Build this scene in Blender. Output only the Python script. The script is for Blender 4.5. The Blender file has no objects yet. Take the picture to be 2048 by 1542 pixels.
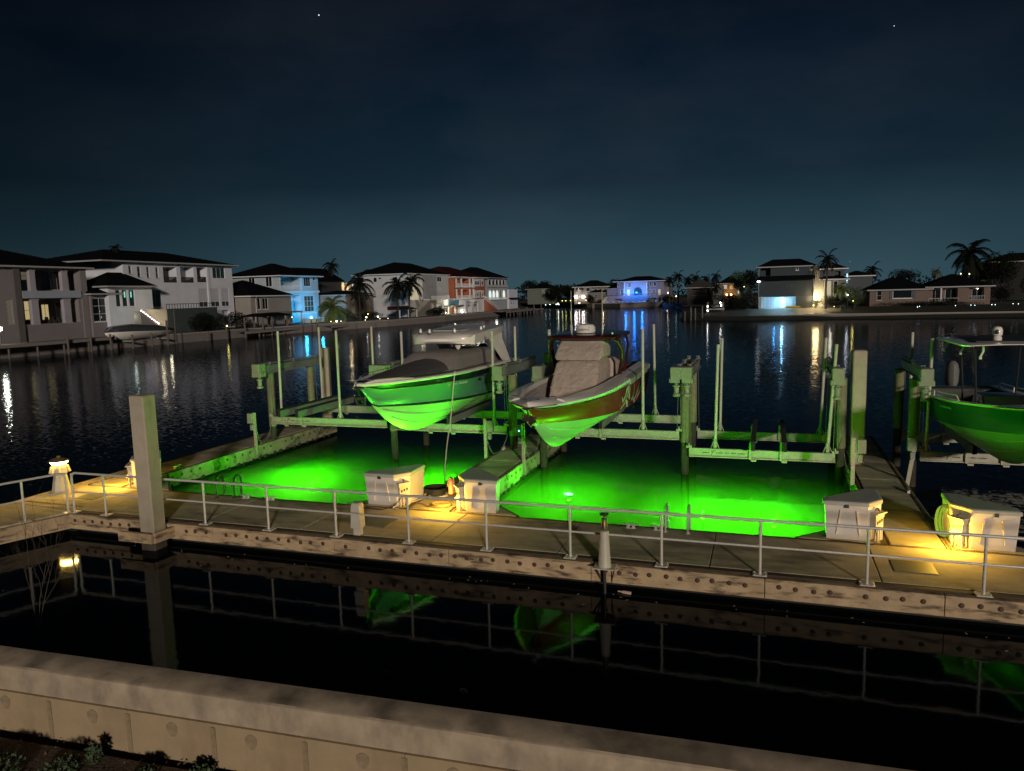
import bpy, bmesh, math, random
from mathutils import Vector, Matrix, noise as mnoise

R = math.radians
S = bpy.context.scene
COL = S.collection
RND = random.Random(11)

# ------------------------------------------------------------------ camera
YAW, PITCH, ROLL, EYE = R(18.9), math.atan(183 / 1490), R(-1.5), 6.1
cd = bpy.data.cameras.new("camera")
cd.sensor_width = 36.0
cd.lens = 36.0 * 1490 / 2048
cd.clip_start, cd.clip_end = 0.1, 6000
cam = bpy.data.objects.new("camera", cd)
cam.matrix_world = (Matrix.Translation((0, 0, EYE)) @ Matrix.Rotation(YAW, 4, 'Z')
                    @ Matrix.Rotation(R(90) - PITCH, 4, 'X') @ Matrix.Rotation(ROLL, 4, 'Z'))
COL.objects.link(cam)
S.camera = cam

# ------------------------------------------------------------------ night sky
W = bpy.data.worlds.new("World")
S.world = W
W.use_nodes = True
nt = W.node_tree
nt.nodes.clear()
def wn(t, **k):
    n = nt.nodes.new(t)
    for a, b in k.items():
        setattr(n, a, b)
    return n
def wl(a, b):
    nt.links.new(a, b)
tc = wn('ShaderNodeTexCoord')
sep = wn('ShaderNodeSeparateXYZ')
wl(tc.outputs['Generated'], sep.inputs[0])
ramp = wn('ShaderNodeValToRGB')
el = ramp.color_ramp.elements
el[0].position, el[0].color = 0.0, (0.026, 0.060, 0.077, 1)
el[1].position, el[1].color = 1.0, (0.0012, 0.0022, 0.0048, 1)
for p, c in ((0.06, (0.0165, 0.0425, 0.0590, 1)), (0.14, (0.0060, 0.0172, 0.0285, 1)), (0.25, (0.0027, 0.0086, 0.0180, 1)), (0.36, (0.0016, 0.0042, 0.0100, 1)), (0.50, (0.0010, 0.0024, 0.0062, 1))):
    e = el.new(p)
    e.color = c
wl(sep.outputs['Z'], ramp.inputs[0])
# town glow: the haze over the horizon is brighter towards the town
dotn = wn('ShaderNodeVectorMath', operation='DOT_PRODUCT')
wl(tc.outputs['Generated'], dotn.inputs[0])
dotn.inputs[1].default_value = (math.sin(R(-10)), math.cos(R(-10)), 0.0)
mr = wn('ShaderNodeMapRange')
mr.interpolation_type = 'SMOOTHSTEP'
mr.inputs[1].default_value, mr.inputs[2].default_value = 0.72, 1.0
mr.inputs[3].default_value, mr.inputs[4].default_value = 0.50, 1.22
wl(dotn.outputs['Value'], mr.inputs[0])
# thin high cloud, barely lit
mp = wn('ShaderNodeMapping')
mp.inputs['Scale'].default_value = (1.6, 1.6, 4.0)
wl(tc.outputs['Generated'], mp.inputs[0])
cn = wn('ShaderNodeTexNoise')
cn.inputs['Scale'].default_value = 1.7
cn.inputs['Detail'].default_value = 7.0
cn.inputs['Roughness'].default_value = 0.58
wl(mp.outputs[0], cn.inputs['Vector'])
cr = wn('ShaderNodeMapRange')
cr.inputs[1].default_value, cr.inputs[2].default_value = 0.42, 0.75
cr.inputs[3].default_value, cr.inputs[4].default_value = 0.0, 1.0
wl(cn.outputs[0], cr.inputs[0])
cm = wn('ShaderNodeMixRGB', blend_type='ADD')
wl(cr.outputs[0], cm.inputs[0])
wl(ramp.outputs[0], cm.inputs[1])
cm.inputs[2].default_value = (0.0066, 0.0072, 0.0078, 1)
mul = wn('ShaderNodeVectorMath', operation='SCALE')
wl(cm.outputs[0], mul.inputs[0])
wl(mr.outputs[0], mul.inputs['Scale'])
sky = wn('ShaderNodeTexSky')
sky.sky_type = 'NISHITA'
sky.sun_disc = False
sky.sun_elevation = R(11)
sky.sun_rotation = R(186)
sk = wn('ShaderNodeVectorMath', operation='SCALE')
wl(sky.outputs[0], sk.inputs[0])
sk.inputs['Scale'].default_value = 0.0002
add = wn('ShaderNodeVectorMath', operation='ADD')
wl(mul.outputs[0], add.inputs[0])
wl(sk.outputs[0], add.inputs[1])
bg = wn('ShaderNodeBackground')
wl(add.outputs[0], bg.inputs[0])
bg.inputs[1].default_value = 1.0
wo = wn('ShaderNodeOutputWorld')
wl(bg.outputs[0], wo.inputs[0])

# the one distant light: low, warm, from behind the viewer
sd = bpy.data.lights.new("sun", 'SUN')
sd.energy = 1.75
sd.color = (1.0, 0.875, 0.735)
sd.angle = R(4.0)
so = bpy.data.objects.new("sun", sd)
so.rotation_euler = Vector((-0.48, 0.87, -0.185)).to_track_quat('-Z', 'Y').to_euler()
COL.objects.link(so)

S.view_settings.view_transform = 'Standard'
S.view_settings.look = 'None'
S.view_settings.exposure = 0.0
S.view_settings.gamma = 1.0
S.render.engine = 'CYCLES'
cy = S.cycles
cy.use_denoising = True
cy.max_bounces = 8
cy.diffuse_bounces = 2
cy.glossy_bounces = 3
cy.transparent_max_bounces = 16
cy.volume_bounces = 1
cy.sample_clamp_indirect = 4.0
cy.sample_clamp_direct = 30.0
cy.caustics_reflective = False
cy.caustics_refractive = False

# ------------------------------------------------------------------ materials
MATS = {}
def mat(name, col, rough=0.6, metal=0.0, var=None, bump=None, spec=0.5, emit=None, coat=0.0, stain=None, coord='Object'):
    """Principled material; var=(scale, amount) mottles the colour, bump=(scale, strength), stain=(scale xyz, colour, lo, hi)."""
    if name in MATS:
        return MATS[name]
    m = bpy.data.materials.new(name)
    m.use_nodes = True
    t = m.node_tree
    b = t.nodes['Principled BSDF']
    b.inputs['Base Color'].default_value = (*col, 1)
    b.inputs['Roughness'].default_value = rough
    b.inputs['Metallic'].default_value = metal
    b.inputs['Specular IOR Level'].default_value = spec
    b.inputs['Coat Weight'].default_value = coat
    b.inputs['Coat Roughness'].default_value = 0.05
    if emit:
        b.inputs['Emission Color'].default_value = (*emit[:3], 1)
        b.inputs['Emission Strength'].default_value = emit[3]
    if var or bump or stain:
        tc = t.nodes.new('ShaderNodeTexCoord')
        src = tc.outputs[coord]
    csock = None
    if var:
        n = t.nodes.new('ShaderNodeTexNoise')
        n.inputs['Scale'].default_value = var[0]
        n.inputs['Detail'].default_value = 6
        n.inputs['Roughness'].default_value = 0.62
        t.links.new(src, n.inputs['Vector'])
        r = t.nodes.new('ShaderNodeMapRange')
        r.inputs[1].default_value, r.inputs[2].default_value = 0.28, 0.72
        r.inputs[3].default_value, r.inputs[4].default_value = 1 - var[1], 1 + var[1]
        t.links.new(n.outputs[0], r.inputs[0])
        v = t.nodes.new('ShaderNodeVectorMath')
        v.operation = 'SCALE'
        v.inputs[0].default_value = col
        t.links.new(r.outputs[0], v.inputs['Scale'])
        csock = v.outputs[0]
        rr = t.nodes.new('ShaderNodeMapRange')
        rr.inputs[3].default_value, rr.inputs[4].default_value = max(0, rough - 0.1), min(1, rough + 0.1)
        t.links.new(n.outputs[0], rr.inputs[0])
        t.links.new(rr.outputs[0], b.inputs['Roughness'])
    if stain:
        mpn = t.nodes.new('ShaderNodeMapping')
        mpn.inputs['Scale'].default_value = stain[0]
        t.links.new(src, mpn.inputs[0])
        n = t.nodes.new('ShaderNodeTexNoise')
        n.inputs['Scale'].default_value = 1.0
        n.inputs['Detail'].default_value = 5
        n.inputs['Roughness'].default_value = 0.6
        t.links.new(mpn.outputs[0], n.inputs['Vector'])
        r = t.nodes.new('ShaderNodeMapRange')
        r.inputs[1].default_value, r.inputs[2].default_value = stain[2], stain[3]
        t.links.new(n.outputs[0], r.inputs[0])
        mx = t.nodes.new('ShaderNodeMixRGB')
        t.links.new(r.outputs[0], mx.inputs[0])
        if csock:
            t.links.new(csock, mx.inputs[1])
        else:
            mx.inputs[1].default_value = (*col, 1)
        mx.inputs[2].default_value = (*stain[1], 1)
        csock = mx.outputs[0]
    if csock:
        t.links.new(csock, b.inputs['Base Color'])
    if bump:
        n = t.nodes.new('ShaderNodeTexNoise')
        n.inputs['Scale'].default_value = bump[0]
        n.inputs['Detail'].default_value = 5
        t.links.new(src, n.inputs['Vector'])
        bp = t.nodes.new('ShaderNodeBump')
        bp.inputs['Strength'].default_value = bump[1]
        bp.inputs['Distance'].default_value = bump[2] if len(bump) > 2 else 0.02
        t.links.new(n.outputs[0], bp.inputs['Height'])
        t.links.new(bp.outputs[0], b.inputs['Normal'])
    MATS[name] = m
    return m

def glow(name, col, strength):
    """Surface that gives off light: lamps, lit windows."""
    if name in MATS:
        return MATS[name]
    m = bpy.data.materials.new(name)
    m.use_nodes = True
    t = m.node_tree
    t.nodes.clear()
    e = t.nodes.new('ShaderNodeEmission')
    e.inputs[0].default_value = (*col, 1)
    e.inputs[1].default_value = strength
    o = t.nodes.new('ShaderNodeOutputMaterial')
    t.links.new(e.outputs[0], o.inputs[0])
    MATS[name] = m
    return m

CONC = mat('dock_concrete', (0.44, 0.385, 0.275), 0.85, var=(1.3, 0.25), bump=(60, 0.35, 0.01), stain=((0.55, 1.6, 1), (0.13, 0.12, 0.09), 0.48, 0.72))
WALLC = mat('seawall_concrete', (0.40, 0.32, 0.235), 0.9, var=(2.2, 0.28), bump=(45, 0.12, 0.008), stain=((2.2, 2.2, 1.2), (0.18, 0.145, 0.105), 0.48, 0.76))
WALLP = mat('seawall_panel', (0.36, 0.27, 0.165), 0.9, var=(1.4, 0.2), bump=(40, 0.3, 0.01), stain=((0.9, 0.9, 0.5), (0.20, 0.14, 0.08), 0.5, 0.8))
STAINM = mat('damp_stain', (0.27, 0.205, 0.13), 0.95, var=(8, 0.3))
TIMBER = mat('wale_timber', (0.44, 0.32, 0.195), 0.8, var=(2.2, 0.30), bump=(25, 0.4, 0.01), stain=((1.5, 1.5, 8.0), (0.07, 0.042, 0.025), 0.50, 0.66))
TIMBERF = mat('wale_timber_mossy', (0.30, 0.28, 0.17), 0.85, var=(3.0, 0.3), bump=(22, 0.5, 0.012), stain=((2.0, 2.0, 3.0), (0.05, 0.05, 0.03), 0.5, 0.68))
BOLTM = mat('rusted_bolt', (0.10, 0.055, 0.035), 0.7, metal=0.3, var=(20, 0.4))
ALU = mat('rail_aluminium', (0.66, 0.63, 0.59), 0.4, metal=0.25, var=(14, 0.12))
LIFTA = mat('lift_aluminium', (0.40, 0.38, 0.30), 0.5, metal=0.25, var=(6, 0.14))
LIFTD = mat('drive_beam', (0.26, 0.27, 0.25), 0.5, metal=0.35, var=(6, 0.2))
LIFTB = mat('gear_box_paint', (0.25, 0.27, 0.19), 0.5, var=(9, 0.15))
PVC = mat('white_pole', (0.50, 0.47, 0.39), 0.45, var=(5, 0.08))
PILEW = mat('piling_wood', (0.045, 0.038, 0.028), 0.9, var=(6, 0.4), bump=(30, 0.6, 0.02), stain=((9, 9, 1.2), (0.02, 0.02, 0.016), 0.5, 0.7))
SLEEVE = mat('piling_sleeve', (0.19, 0.185, 0.10), 0.7, var=(7, 0.25), stain=((14, 14, 1.0), (0.12, 0.12, 0.06), 0.52, 0.75))
PILEC = mat('concrete_pile', (0.40, 0.35, 0.27), 0.88, var=(2.0, 0.16), bump=(40, 0.3, 0.01), stain=((3, 3, 0.6), (0.22, 0.18, 0.12), 0.55, 0.8))
CARPET = mat('bunk_carpet', (0.015, 0.015, 0.016), 0.95)
CABLE = mat('steel_cable', (0.30, 0.30, 0.28), 0.45, metal=0.6)
BOXM = mat('dock_box_fibreglass', (0.66, 0.61, 0.56), 0.4, var=(3, 0.06))
BOXL = mat('dock_box_lid', (0.40, 0.41, 0.38), 0.45, var=(4, 0.1))
PANELM = mat('power_panel', (0.66, 0.60, 0.48), 0.5, var=(9, 0.06))
DARKM = mat('dark_fitting', (0.03, 0.03, 0.03), 0.5)
BLACKR = mat('black_rubber', (0.018, 0.018, 0.018), 0.65)
RUSTB = mat('edge_strip', (0.12, 0.075, 0.04), 0.85, var=(6, 0.35))
CHROME = mat('chrome', (0.75, 0.75, 0.73), 0.15, metal=1.0)
GELW = mat('gelcoat_white', (0.84, 0.80, 0.74), 0.22, coat=0.4, var=(1.5, 0.03))
GELB = mat('hull_bottom_white', (0.31, 0.31, 0.27), 0.4, var=(2.0, 0.05))
GELN = mat('hull_navy', (0.015, 0.022, 0.032), 0.15, coat=0.8)
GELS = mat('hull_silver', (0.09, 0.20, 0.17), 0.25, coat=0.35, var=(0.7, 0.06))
GELR = mat('hull_maroon', (0.19, 0.013, 0.014), 0.35, coat=0.08, spec=0.15)
TOPR = mat('top_maroon', (0.045, 0.008, 0.007), 0.25, coat=0.3, spec=0.4)
GELT = mat('hull_teal', (0.006, 0.085, 0.085), 0.3, coat=0.15, spec=0.2)
CANVD = mat('canvas_charcoal', (0.085, 0.076, 0.078), 0.9, var=(3, 0.12), bump=(5, 0.5, 0.05))
CANVL = mat('canvas_charcoal_lit', (0.24, 0.21, 0.20), 0.9, var=(3, 0.1), bump=(4, 0.35, 0.05))  # cockpit canvas lightened: light falling on its side is put into the colour
CANVT = mat('canvas_tan', (0.47, 0.385, 0.325), 0.9, var=(2.5, 0.12), bump=(5, 0.8, 0.08))
LINER = mat('cockpit_liner', (0.33, 0.29, 0.28), 0.7, var=(4, 0.1))
ENGB = mat('engine_cowl_black', (0.012, 0.012, 0.014), 0.2, coat=0.6)
ENGG = mat('engine_cover_grey', (0.17, 0.17, 0.155), 0.6, var=(4, 0.1))
ROPEM = mat('dock_line', (0.55, 0.53, 0.45), 0.85)
HOSEG = mat('green_hose', (0.045, 0.14, 0.085), 0.5)
SOIL = mat('soil', (0.075, 0.05, 0.035), 0.95, var=(6, 0.5), bump=(25, 0.9, 0.04))
GRASSM = mat('lawn', (0.009, 0.011, 0.005), 0.95, var=(0.6, 0.4))
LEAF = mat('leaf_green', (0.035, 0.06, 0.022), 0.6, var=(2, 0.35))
LEAFD = mat('leaf_unlit', (0.007, 0.010, 0.006), 0.8, var=(2, 0.35), spec=0.1)  # leaf copy darkened in colour for foliage outside the lamplight
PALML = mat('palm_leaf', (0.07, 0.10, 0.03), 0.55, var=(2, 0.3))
PALMD = mat('palm_leaf_unlit', (0.006, 0.008, 0.005), 0.7, var=(2, 0.3), spec=0.1)  # silhouetted palms: lack of light put into a near-black leaf colour
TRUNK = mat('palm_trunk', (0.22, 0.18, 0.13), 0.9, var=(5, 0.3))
TRUNKD = mat('tree_trunk_dark', (0.03, 0.025, 0.02), 0.9)  # trunk copy, darkened in colour for the palms left unlit
TWIG = mat('bare_twig', (0.055, 0.042, 0.03), 0.85)
ROOF = mat('roof_slate', (0.0055, 0.0055, 0.007), 0.9, var=(1.5, 0.3), bump=(6, 0.5, 0.05), spec=0.05)
ROOFR = mat('roof_terracotta', (0.035, 0.009, 0.007), 0.9, var=(1.5, 0.3), bump=(6, 0.5, 0.05), spec=0.05)
GLASSD = mat('window_glass_dark', (0.008, 0.012, 0.014), 0.06, spec=0.6)
GLASST = mat('window_glass_teal', (0.018, 0.045, 0.045), 0.08, spec=0.6)
TRIM = mat('white_trim', (0.60, 0.60, 0.62), 0.6)
TRIMD = mat('grey_trim', (0.32, 0.32, 0.34), 0.6)
SLATEW = mat('terrace_slate', (0.035, 0.05, 0.052), 0.8, var=(1, 0.25))
WOODD = mat('weathered_deck_wood', (0.11, 0.095, 0.085), 0.9, var=(3, 0.3))
LIT_WARM = glow('lit_room_warm', (1.0, 0.78, 0.36), 0.42)
LIT_CREAM = glow('lit_room_cream', (1.0, 0.84, 0.55), 0.5)
LIT_ORANGE = glow('lit_room_orange', (1.0, 0.45, 0.12), 0.75)
LIT_WHITE = glow('lit_room_white', (0.86, 1.0, 0.94), 0.9)
LIT_TEAL = glow('lit_strip_teal', (0.35, 1.0, 0.80), 0.7)
LIT_DIM = glow('lit_room_dim', (0.95, 0.80, 0.55), 0.10)

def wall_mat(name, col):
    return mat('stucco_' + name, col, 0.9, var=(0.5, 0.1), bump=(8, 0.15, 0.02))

# ------------------------------------------------------------------ mesh helpers
class MB:
    def __init__(s, o=(0, 0, 0)):
        s.v, s.f, s.o = [], [], o
    def add(s, vs, fs):
        n = len(s.v)
        s.v.extend(tuple(p) for p in vs)
        s.f.extend(tuple(n + i for i in f) for f in fs)
        return s
    def box(s, x0, y0, z0, x1, y1, z1):
        return s.add([(x0, y0, z0), (x1, y0, z0), (x1, y1, z0), (x0, y1, z0), (x0, y0, z1), (x1, y0, z1), (x1, y1, z1), (x0, y1, z1)],
                     [(0, 3, 2, 1), (4, 5, 6, 7), (0, 1, 5, 4), (1, 2, 6, 5), (2, 3, 7, 6), (3, 0, 4, 7)])
    def bbox(s, x0, y0, z0, x1, y1, z1, b):
        """box with chamfered vertical edges and top"""
        p = [(x0 + b, y0), (x1 - b, y0), (x1, y0 + b), (x1, y1 - b), (x1 - b, y1), (x0 + b, y1), (x0, y1 - b), (x0, y0 + b)]
        cx, cy = (x0 + x1) / 2, (y0 + y1) / 2
        q = [(cx + (x - cx) * (1 - 2 * b / max(x1 - x0, 1e-3)), cy + (y - cy) * (1 - 2 * b / max(y1 - y0, 1e-3))) for x, y in p]
        vs = [(x, y, z0) for x, y in p] + [(x, y, z1 - b) for x, y in p] + [(x, y, z1) for x, y in q]
        fs = [tuple(reversed(range(8))), tuple(range(16, 24))]
        for i in range(8):
            j = (i + 1) % 8
            fs += [(i, j, 8 + j, 8 + i), (8 + i, 8 + j, 16 + j, 16 + i)]
        return s.add(vs, fs)
    def obox(s, c, size, rot=None):
        n = len(s.v)
        a, b, d = (q / 2 for q in size)
        s.box(-a, -b, -d, a, b, d)
        m = rot or Matrix.Identity(3)
        for i in range(n, len(s.v)):
            s.v[i] = tuple(m @ Vector(s.v[i]) + Vector(c))
        return s
    def bar(s, p, q, w, h, up=(0, 0, 1)):
        p, q = Vector(p), Vector(q)
        d = q - p
        L = d.length
        d.normalize()
        upv = Vector(up)
        if abs(d.dot(upv)) > 0.98:
            upv = Vector((1, 0, 0))
        x = d.cross(upv).normalized()
        z = x.cross(d)
        return s.obox((p + q) / 2, (w, L, h), Matrix((x, d, z)).transposed())
    def tube(s, pts, r, n=8, cap=True):
        pts = [Vector(p) for p in pts]
        rs = r if isinstance(r, (list, tuple)) else [r] * len(pts)
        k0 = len(s.v)
        ref = None
        for i, p in enumerate(pts):
            d = (pts[min(i + 1, len(pts) - 1)] - pts[max(i - 1, 0)])
            d = d.normalized() if d.length > 1e-9 else Vector((0, 0, 1))
            if ref is None:
                ref = Vector((0, 0, 1)) if abs(d.z) < 0.9 else Vector((1, 0, 0))
            x = (ref - d * ref.dot(d)).normalized()
            ref = x
            y = d.cross(x)
            for j in range(n):
                a = 2 * math.pi * j / n
                s.v.append(tuple(p + (x * math.cos(a) + y * math.sin(a)) * rs[i]))
        for i in range(len(pts) - 1):
            for j in range(n):
                a, b = k0 + i * n + j, k0 + i * n + (j + 1) % n
                s.f.append((a, b, b + n, a + n))
        if cap:
            s.f.append(tuple(k0 + j for j in reversed(range(n))))
            m = k0 + (len(pts) - 1) * n
            s.f.append(tuple(m + j for j in range(n)))
        return s
    def prism(s, poly, z0, z1):
        n = len(poly)
        return s.add([(x, y, z0) for x, y in poly] + [(x, y, z1) for x, y in poly],
                     [tuple(reversed(range(n))), tuple(range(n, 2 * n))] + [(i, (i + 1) % n, n + (i + 1) % n, n + i) for i in range(n)])
    def xprism(s, poly, x0, x1):
        """poly of (y, z) extruded along x"""
        n = len(poly)
        return s.add([(x0, y, z) for y, z in poly] + [(x1, y, z) for y, z in poly],
                     [tuple(range(n)), tuple(reversed(range(n, 2 * n)))] + [(i, n + i, n + (i + 1) % n, (i + 1) % n) for i in range(n)])
    def yprism(s, poly, y0, y1):
        """poly of (x, z) extruded along y"""
        n = len(poly)
        return s.add([(x, y0, z) for x, z in poly] + [(x, y1, z) for x, z in poly],
                     [tuple(range(n)), tuple(reversed(range(n, 2 * n)))] + [(i, n + i, n + (i + 1) % n, (i + 1) % n) for i in range(n)])
    def lathe(s, prof, c=(0, 0, 0), n=16):
        k = len(s.v)
        for r, z in prof:
            for j in range(n):
                a = 2 * math.pi * j / n
                s.v.append((c[0] + r * math.cos(a), c[1] + r * math.sin(a), c[2] + z))
        for i in range(len(prof) - 1):
            for j in range(n):
                a, b = k + i * n + j, k + i * n + (j + 1) % n
                s.f.append((a, b, b + n, a + n))
        s.f.append(tuple(k + j for j in reversed(range(n))))
        m = k + (len(prof) - 1) * n
        s.f.append(tuple(m + j for j in range(n)))
        return s
    def ball(s, c, rx, ry=None, rz=None, n=10):
        ry = ry or rx
        rz = rz or rx
        k = len(s.v)
        h = n // 2
        for i in range(1, h):
            t = math.pi * i / h
            for j in range(n):
                a = 2 * math.pi * j / n
                s.v.append((c[0] + rx * math.sin(t) * math.cos(a), c[1] + ry * math.sin(t) * math.sin(a), c[2] + rz * math.cos(t)))
        top = len(s.v)
        s.v.append((c[0], c[1], c[2] + rz))
        s.v.append((c[0], c[1], c[2] - rz))
        for i in range(h - 2):
            for j in range(n):
                a, b = k + i * n + j, k + i * n + (j + 1) % n
                s.f.append((a, a + n, b + n, b))
        for j in range(n):
            s.f.append((top, k + j, k + (j + 1) % n))
            m = k + (h - 2) * n
            s.f.append((top + 1, m + (j + 1) % n, m + j))
        return s
    def loft(s, secs, close=False, cap=True):
        n = len(secs[0])
        k = len(s.v)
        for q in secs:
            s.v.extend(tuple(p) for p in q)
        for i in range(len(secs) - 1):
            for j in range(n if close else n - 1):
                a, b = k + i * n + j, k + i * n + (j + 1) % n
                s.f.append((a, b, b + n, a + n))
        if cap:
            s.f.append(tuple(k + j for j in reversed(range(n))))
            m = k + (len(secs) - 1) * n
            s.f.append(tuple(m + j for j in range(n)))
        return s
    def build(s, name, m, parent=None, smooth=False, kind=None):
        me = bpy.data.meshes.new(name)
        a, b, c = s.o
        me.from_pydata([(x - a, y - b, z - c) for x, y, z in s.v], [], s.f)
        me.materials.append(m)
        if smooth:
            me.polygons.foreach_set('use_smooth', [True] * len(me.polygons))
            try:
                me.set_sharp_from_angle(angle=R(38))
            except Exception:
                pass
        me.update()
        o = bpy.data.objects.new(name, me)
        COL.objects.link(o)
        if parent:
            o.parent = parent
        if kind:
            o['kind'] = kind
        return o

def tag(o, label, cat, group=None):
    o['label'] = label
    o['category'] = cat
    if group:
        o['group'] = group
    return o
def thing(name, label, cat, loc=(0, 0, 0), rz=0.0, group=None):
    o = bpy.data.objects.new(name, None)
    o.empty_display_size = 0.2
    o.location = loc
    o.rotation_euler = (0, 0, rz)
    COL.objects.link(o)
    return tag(o, label, cat, group)
def share(src, parent, loc, rot=None, name=None):
    """another copy of a part that shares its mesh"""
    o = src.copy()
    if name:
        o.name = name
    COL.objects.link(o)
    o.parent = parent
    o.location = loc
    if rot:
        o.rotation_euler = rot
    return o
def dup(root, loc, rz=None, label=None, group=None):
    r = root.copy()
    COL.objects.link(r)
    r.location = loc
    if rz is not None:
        r.rotation_euler = (0, 0, rz)
    if label:
        r['label'] = label
    if group:
        r['group'] = group
    for ch in list(root.children):
        c = ch.copy()
        COL.objects.link(c)
        c.parent = r
        for g in list(ch.children):
            d = g.copy()
            COL.objects.link(d)
            d.parent = c
    return r
def lamp(parent, loc, col, power, radius=0.05, kind='POINT', aim=None, spot=None):
    d = bpy.data.lights.new('lamp_light', kind)
    d.energy = power
    d.color = col
    d.shadow_soft_size = radius
    if kind == 'SPOT' and spot:
        d.spot_size, d.spot_blend = spot
    o = bpy.data.objects.new('lamp_light', d)
    COL.objects.link(o)
    o.location = loc
    if aim:
        o.rotation_euler = (Vector(aim) - Vector(loc)).to_track_quat('-Z', 'Y').to_euler()
    if parent:
        o.parent = parent
    return o

# ------------------------------------------------------------------ water
def water_mat(name, clear):
    m = bpy.data.materials.new(name)
    m.use_nodes = True
    t = m.node_tree
    t.nodes.clear()
    N = t.nodes.new
    L = t.links.new
    geo = N('ShaderNodeNewGeometry')
    sp = N('ShaderNodeSeparateXYZ')
    L(geo.outputs['Position'], sp.inputs[0])
    def mrange(sock, a, b, c=0.0, d=1.0):
        n = N('ShaderNodeMapRange')
        n.interpolation_type = 'SMOOTHSTEP'
        n.inputs[1].default_value, n.inputs[2].default_value, n.inputs[3].default_value, n.inputs[4].default_value = a, b, c, d
        L(sock, n.inputs[0])
        return n.outputs[0]
    def math_(op, a, b):
        n = N('ShaderNodeMath')
        n.operation = op
        for i, x in enumerate((a, b)):
            if isinstance(x, (int, float)):
                n.inputs[i].default_value = x
            else:
                L(x, n.inputs[i])
        return n.outputs[0]
    far = mrange(sp.outputs[1], 20.0, 30.0)
    left = math_('MULTIPLY', mrange(sp.outputs[0], -20.5, -24.0), mrange(sp.outputs[1], 13.0, 19.0))
    right = math_('MULTIPLY', mrange(sp.outputs[0], 4.0, 6.0), mrange(sp.outputs[1], 15.0, 17.0))
    open_ = math_('MAXIMUM', far, math_('MAXIMUM', left, right))
    amp = math_('ADD', math_('MULTIPLY', open_, 0.165), 0.022)
    mpn = N('ShaderNodeMapping')
    mpn.inputs['Scale'].default_value = (0.75, 1.3, 1.0)
    L(geo.outputs['Position'], mpn.inputs[0])
    n1 = N('ShaderNodeTexNoise')
    n1.inputs['Scale'].default_value = 5.0
    n1.inputs['Detail'].default_value = 3.0
    n1.inputs['Roughness'].default_value = 0.55
    n1.inputs['Distortion'].default_value = 0.4
    L(mpn.outputs[0], n1.inputs['Vector'])
    sub = N('ShaderNodeVectorMath')
    sub.operation = 'SUBTRACT'
    L(n1.outputs['Color'], sub.inputs[0])
    sub.inputs[1].default_value = (0.5, 0.5, 0.5)
    sc = N('ShaderNodeVectorMath')
    sc.operation = 'SCALE'
    L(sub.outputs[0], sc.inputs[0])
    L(amp, sc.inputs['Scale'])
    flat = N('ShaderNodeVectorMath')
    flat.operation = 'MULTIPLY'
    L(sc.outputs[0], flat.inputs[0])
    flat.inputs[1].default_value = (1, 1, 0)
    ad = N('ShaderNodeVectorMath')
    ad.operation = 'ADD'
    L(flat.outputs[0], ad.inputs[0])
    ad.inputs[1].default_value = (0, 0, 1)
    no = N('ShaderNodeVectorMath')
    no.operation = 'NORMALIZE'
    L(ad.outputs[0], no.inputs[0])
    fr = N('ShaderNodeFresnel')
    fr.inputs[0].default_value = 1.333
    L(no.outputs[0], fr.inputs['Normal'])
    gl = N('ShaderNodeBsdfGlossy')
    gl.inputs['Roughness'].default_value = 0.06
    gl.inputs['Color'].default_value = (0.34, 0.36, 0.38, 1) if clear else (0.54, 0.57, 0.63, 1)
    L(no.outputs[0], gl.inputs['Normal'])
    mx = N('ShaderNodeMixShader')
    L(fr.outputs[0], mx.inputs[0])
    if clear:
        base = N('ShaderNodeBsdfTransparent')
    else:
        base = N('ShaderNodeBsdfDiffuse')
        base.inputs['Color'].default_value = (0.003, 0.006, 0.007, 1)
    L(base.outputs[0], mx.inputs[1])
    L(gl.outputs[0], mx.inputs[2])
    o = N('ShaderNodeOutputMaterial')
    L(mx.outputs[0], o.inputs[0])
    if clear:   # murky canal water
        vs = N('ShaderNodeVolumeScatter')
        vs.inputs['Color'].default_value = (0.55, 0.96, 0.25, 1)
        vs.inputs['Density'].default_value = 0.68
        vs.inputs['Anisotropy'].default_value = 0.0
        va = N('ShaderNodeVolumeAbsorption')
        va.inputs['Color'].default_value = (0.45, 0.9, 0.30, 1)
        va.inputs['Density'].default_value = 0.20
        av = N('ShaderNodeAddShader')
        L(vs.outputs[0], av.inputs[0])
        L(va.outputs[0], av.inputs[1])
        L(av.outputs[0], o.inputs['Volume'])
    return m

SX0, SX1, SY0, SY1 = -19.3, 3.1, 16.2, 32.0
wm = MB()
for a, b, c, d in ((-420, -60, SX0, 700), (SX1, -60, 420, 700), (SX0, -60, SX1, SY0), (SX0, SY1, SX1, 700)):
    wm.add([(a, b, 0), (c, b, 0), (c, d, 0), (a, d, 0)], [(0, 1, 2, 3)])
wm.build('water', water_mat('open_water', False), kind='structure')
sw = MB().box(SX0, SY0, -2.6, SX1, SY1, 0)
sw.build('slip_water', water_mat('slip_water', True), kind='structure')
MB().box(SX0 - 3, SY0 - 3, -3.0, SX1 + 3, SY1 + 3, -2.7).build('canal_bed', mat('canal_mud', (0.02, 0.02, 0.012), 1.0), kind='structure')

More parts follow.
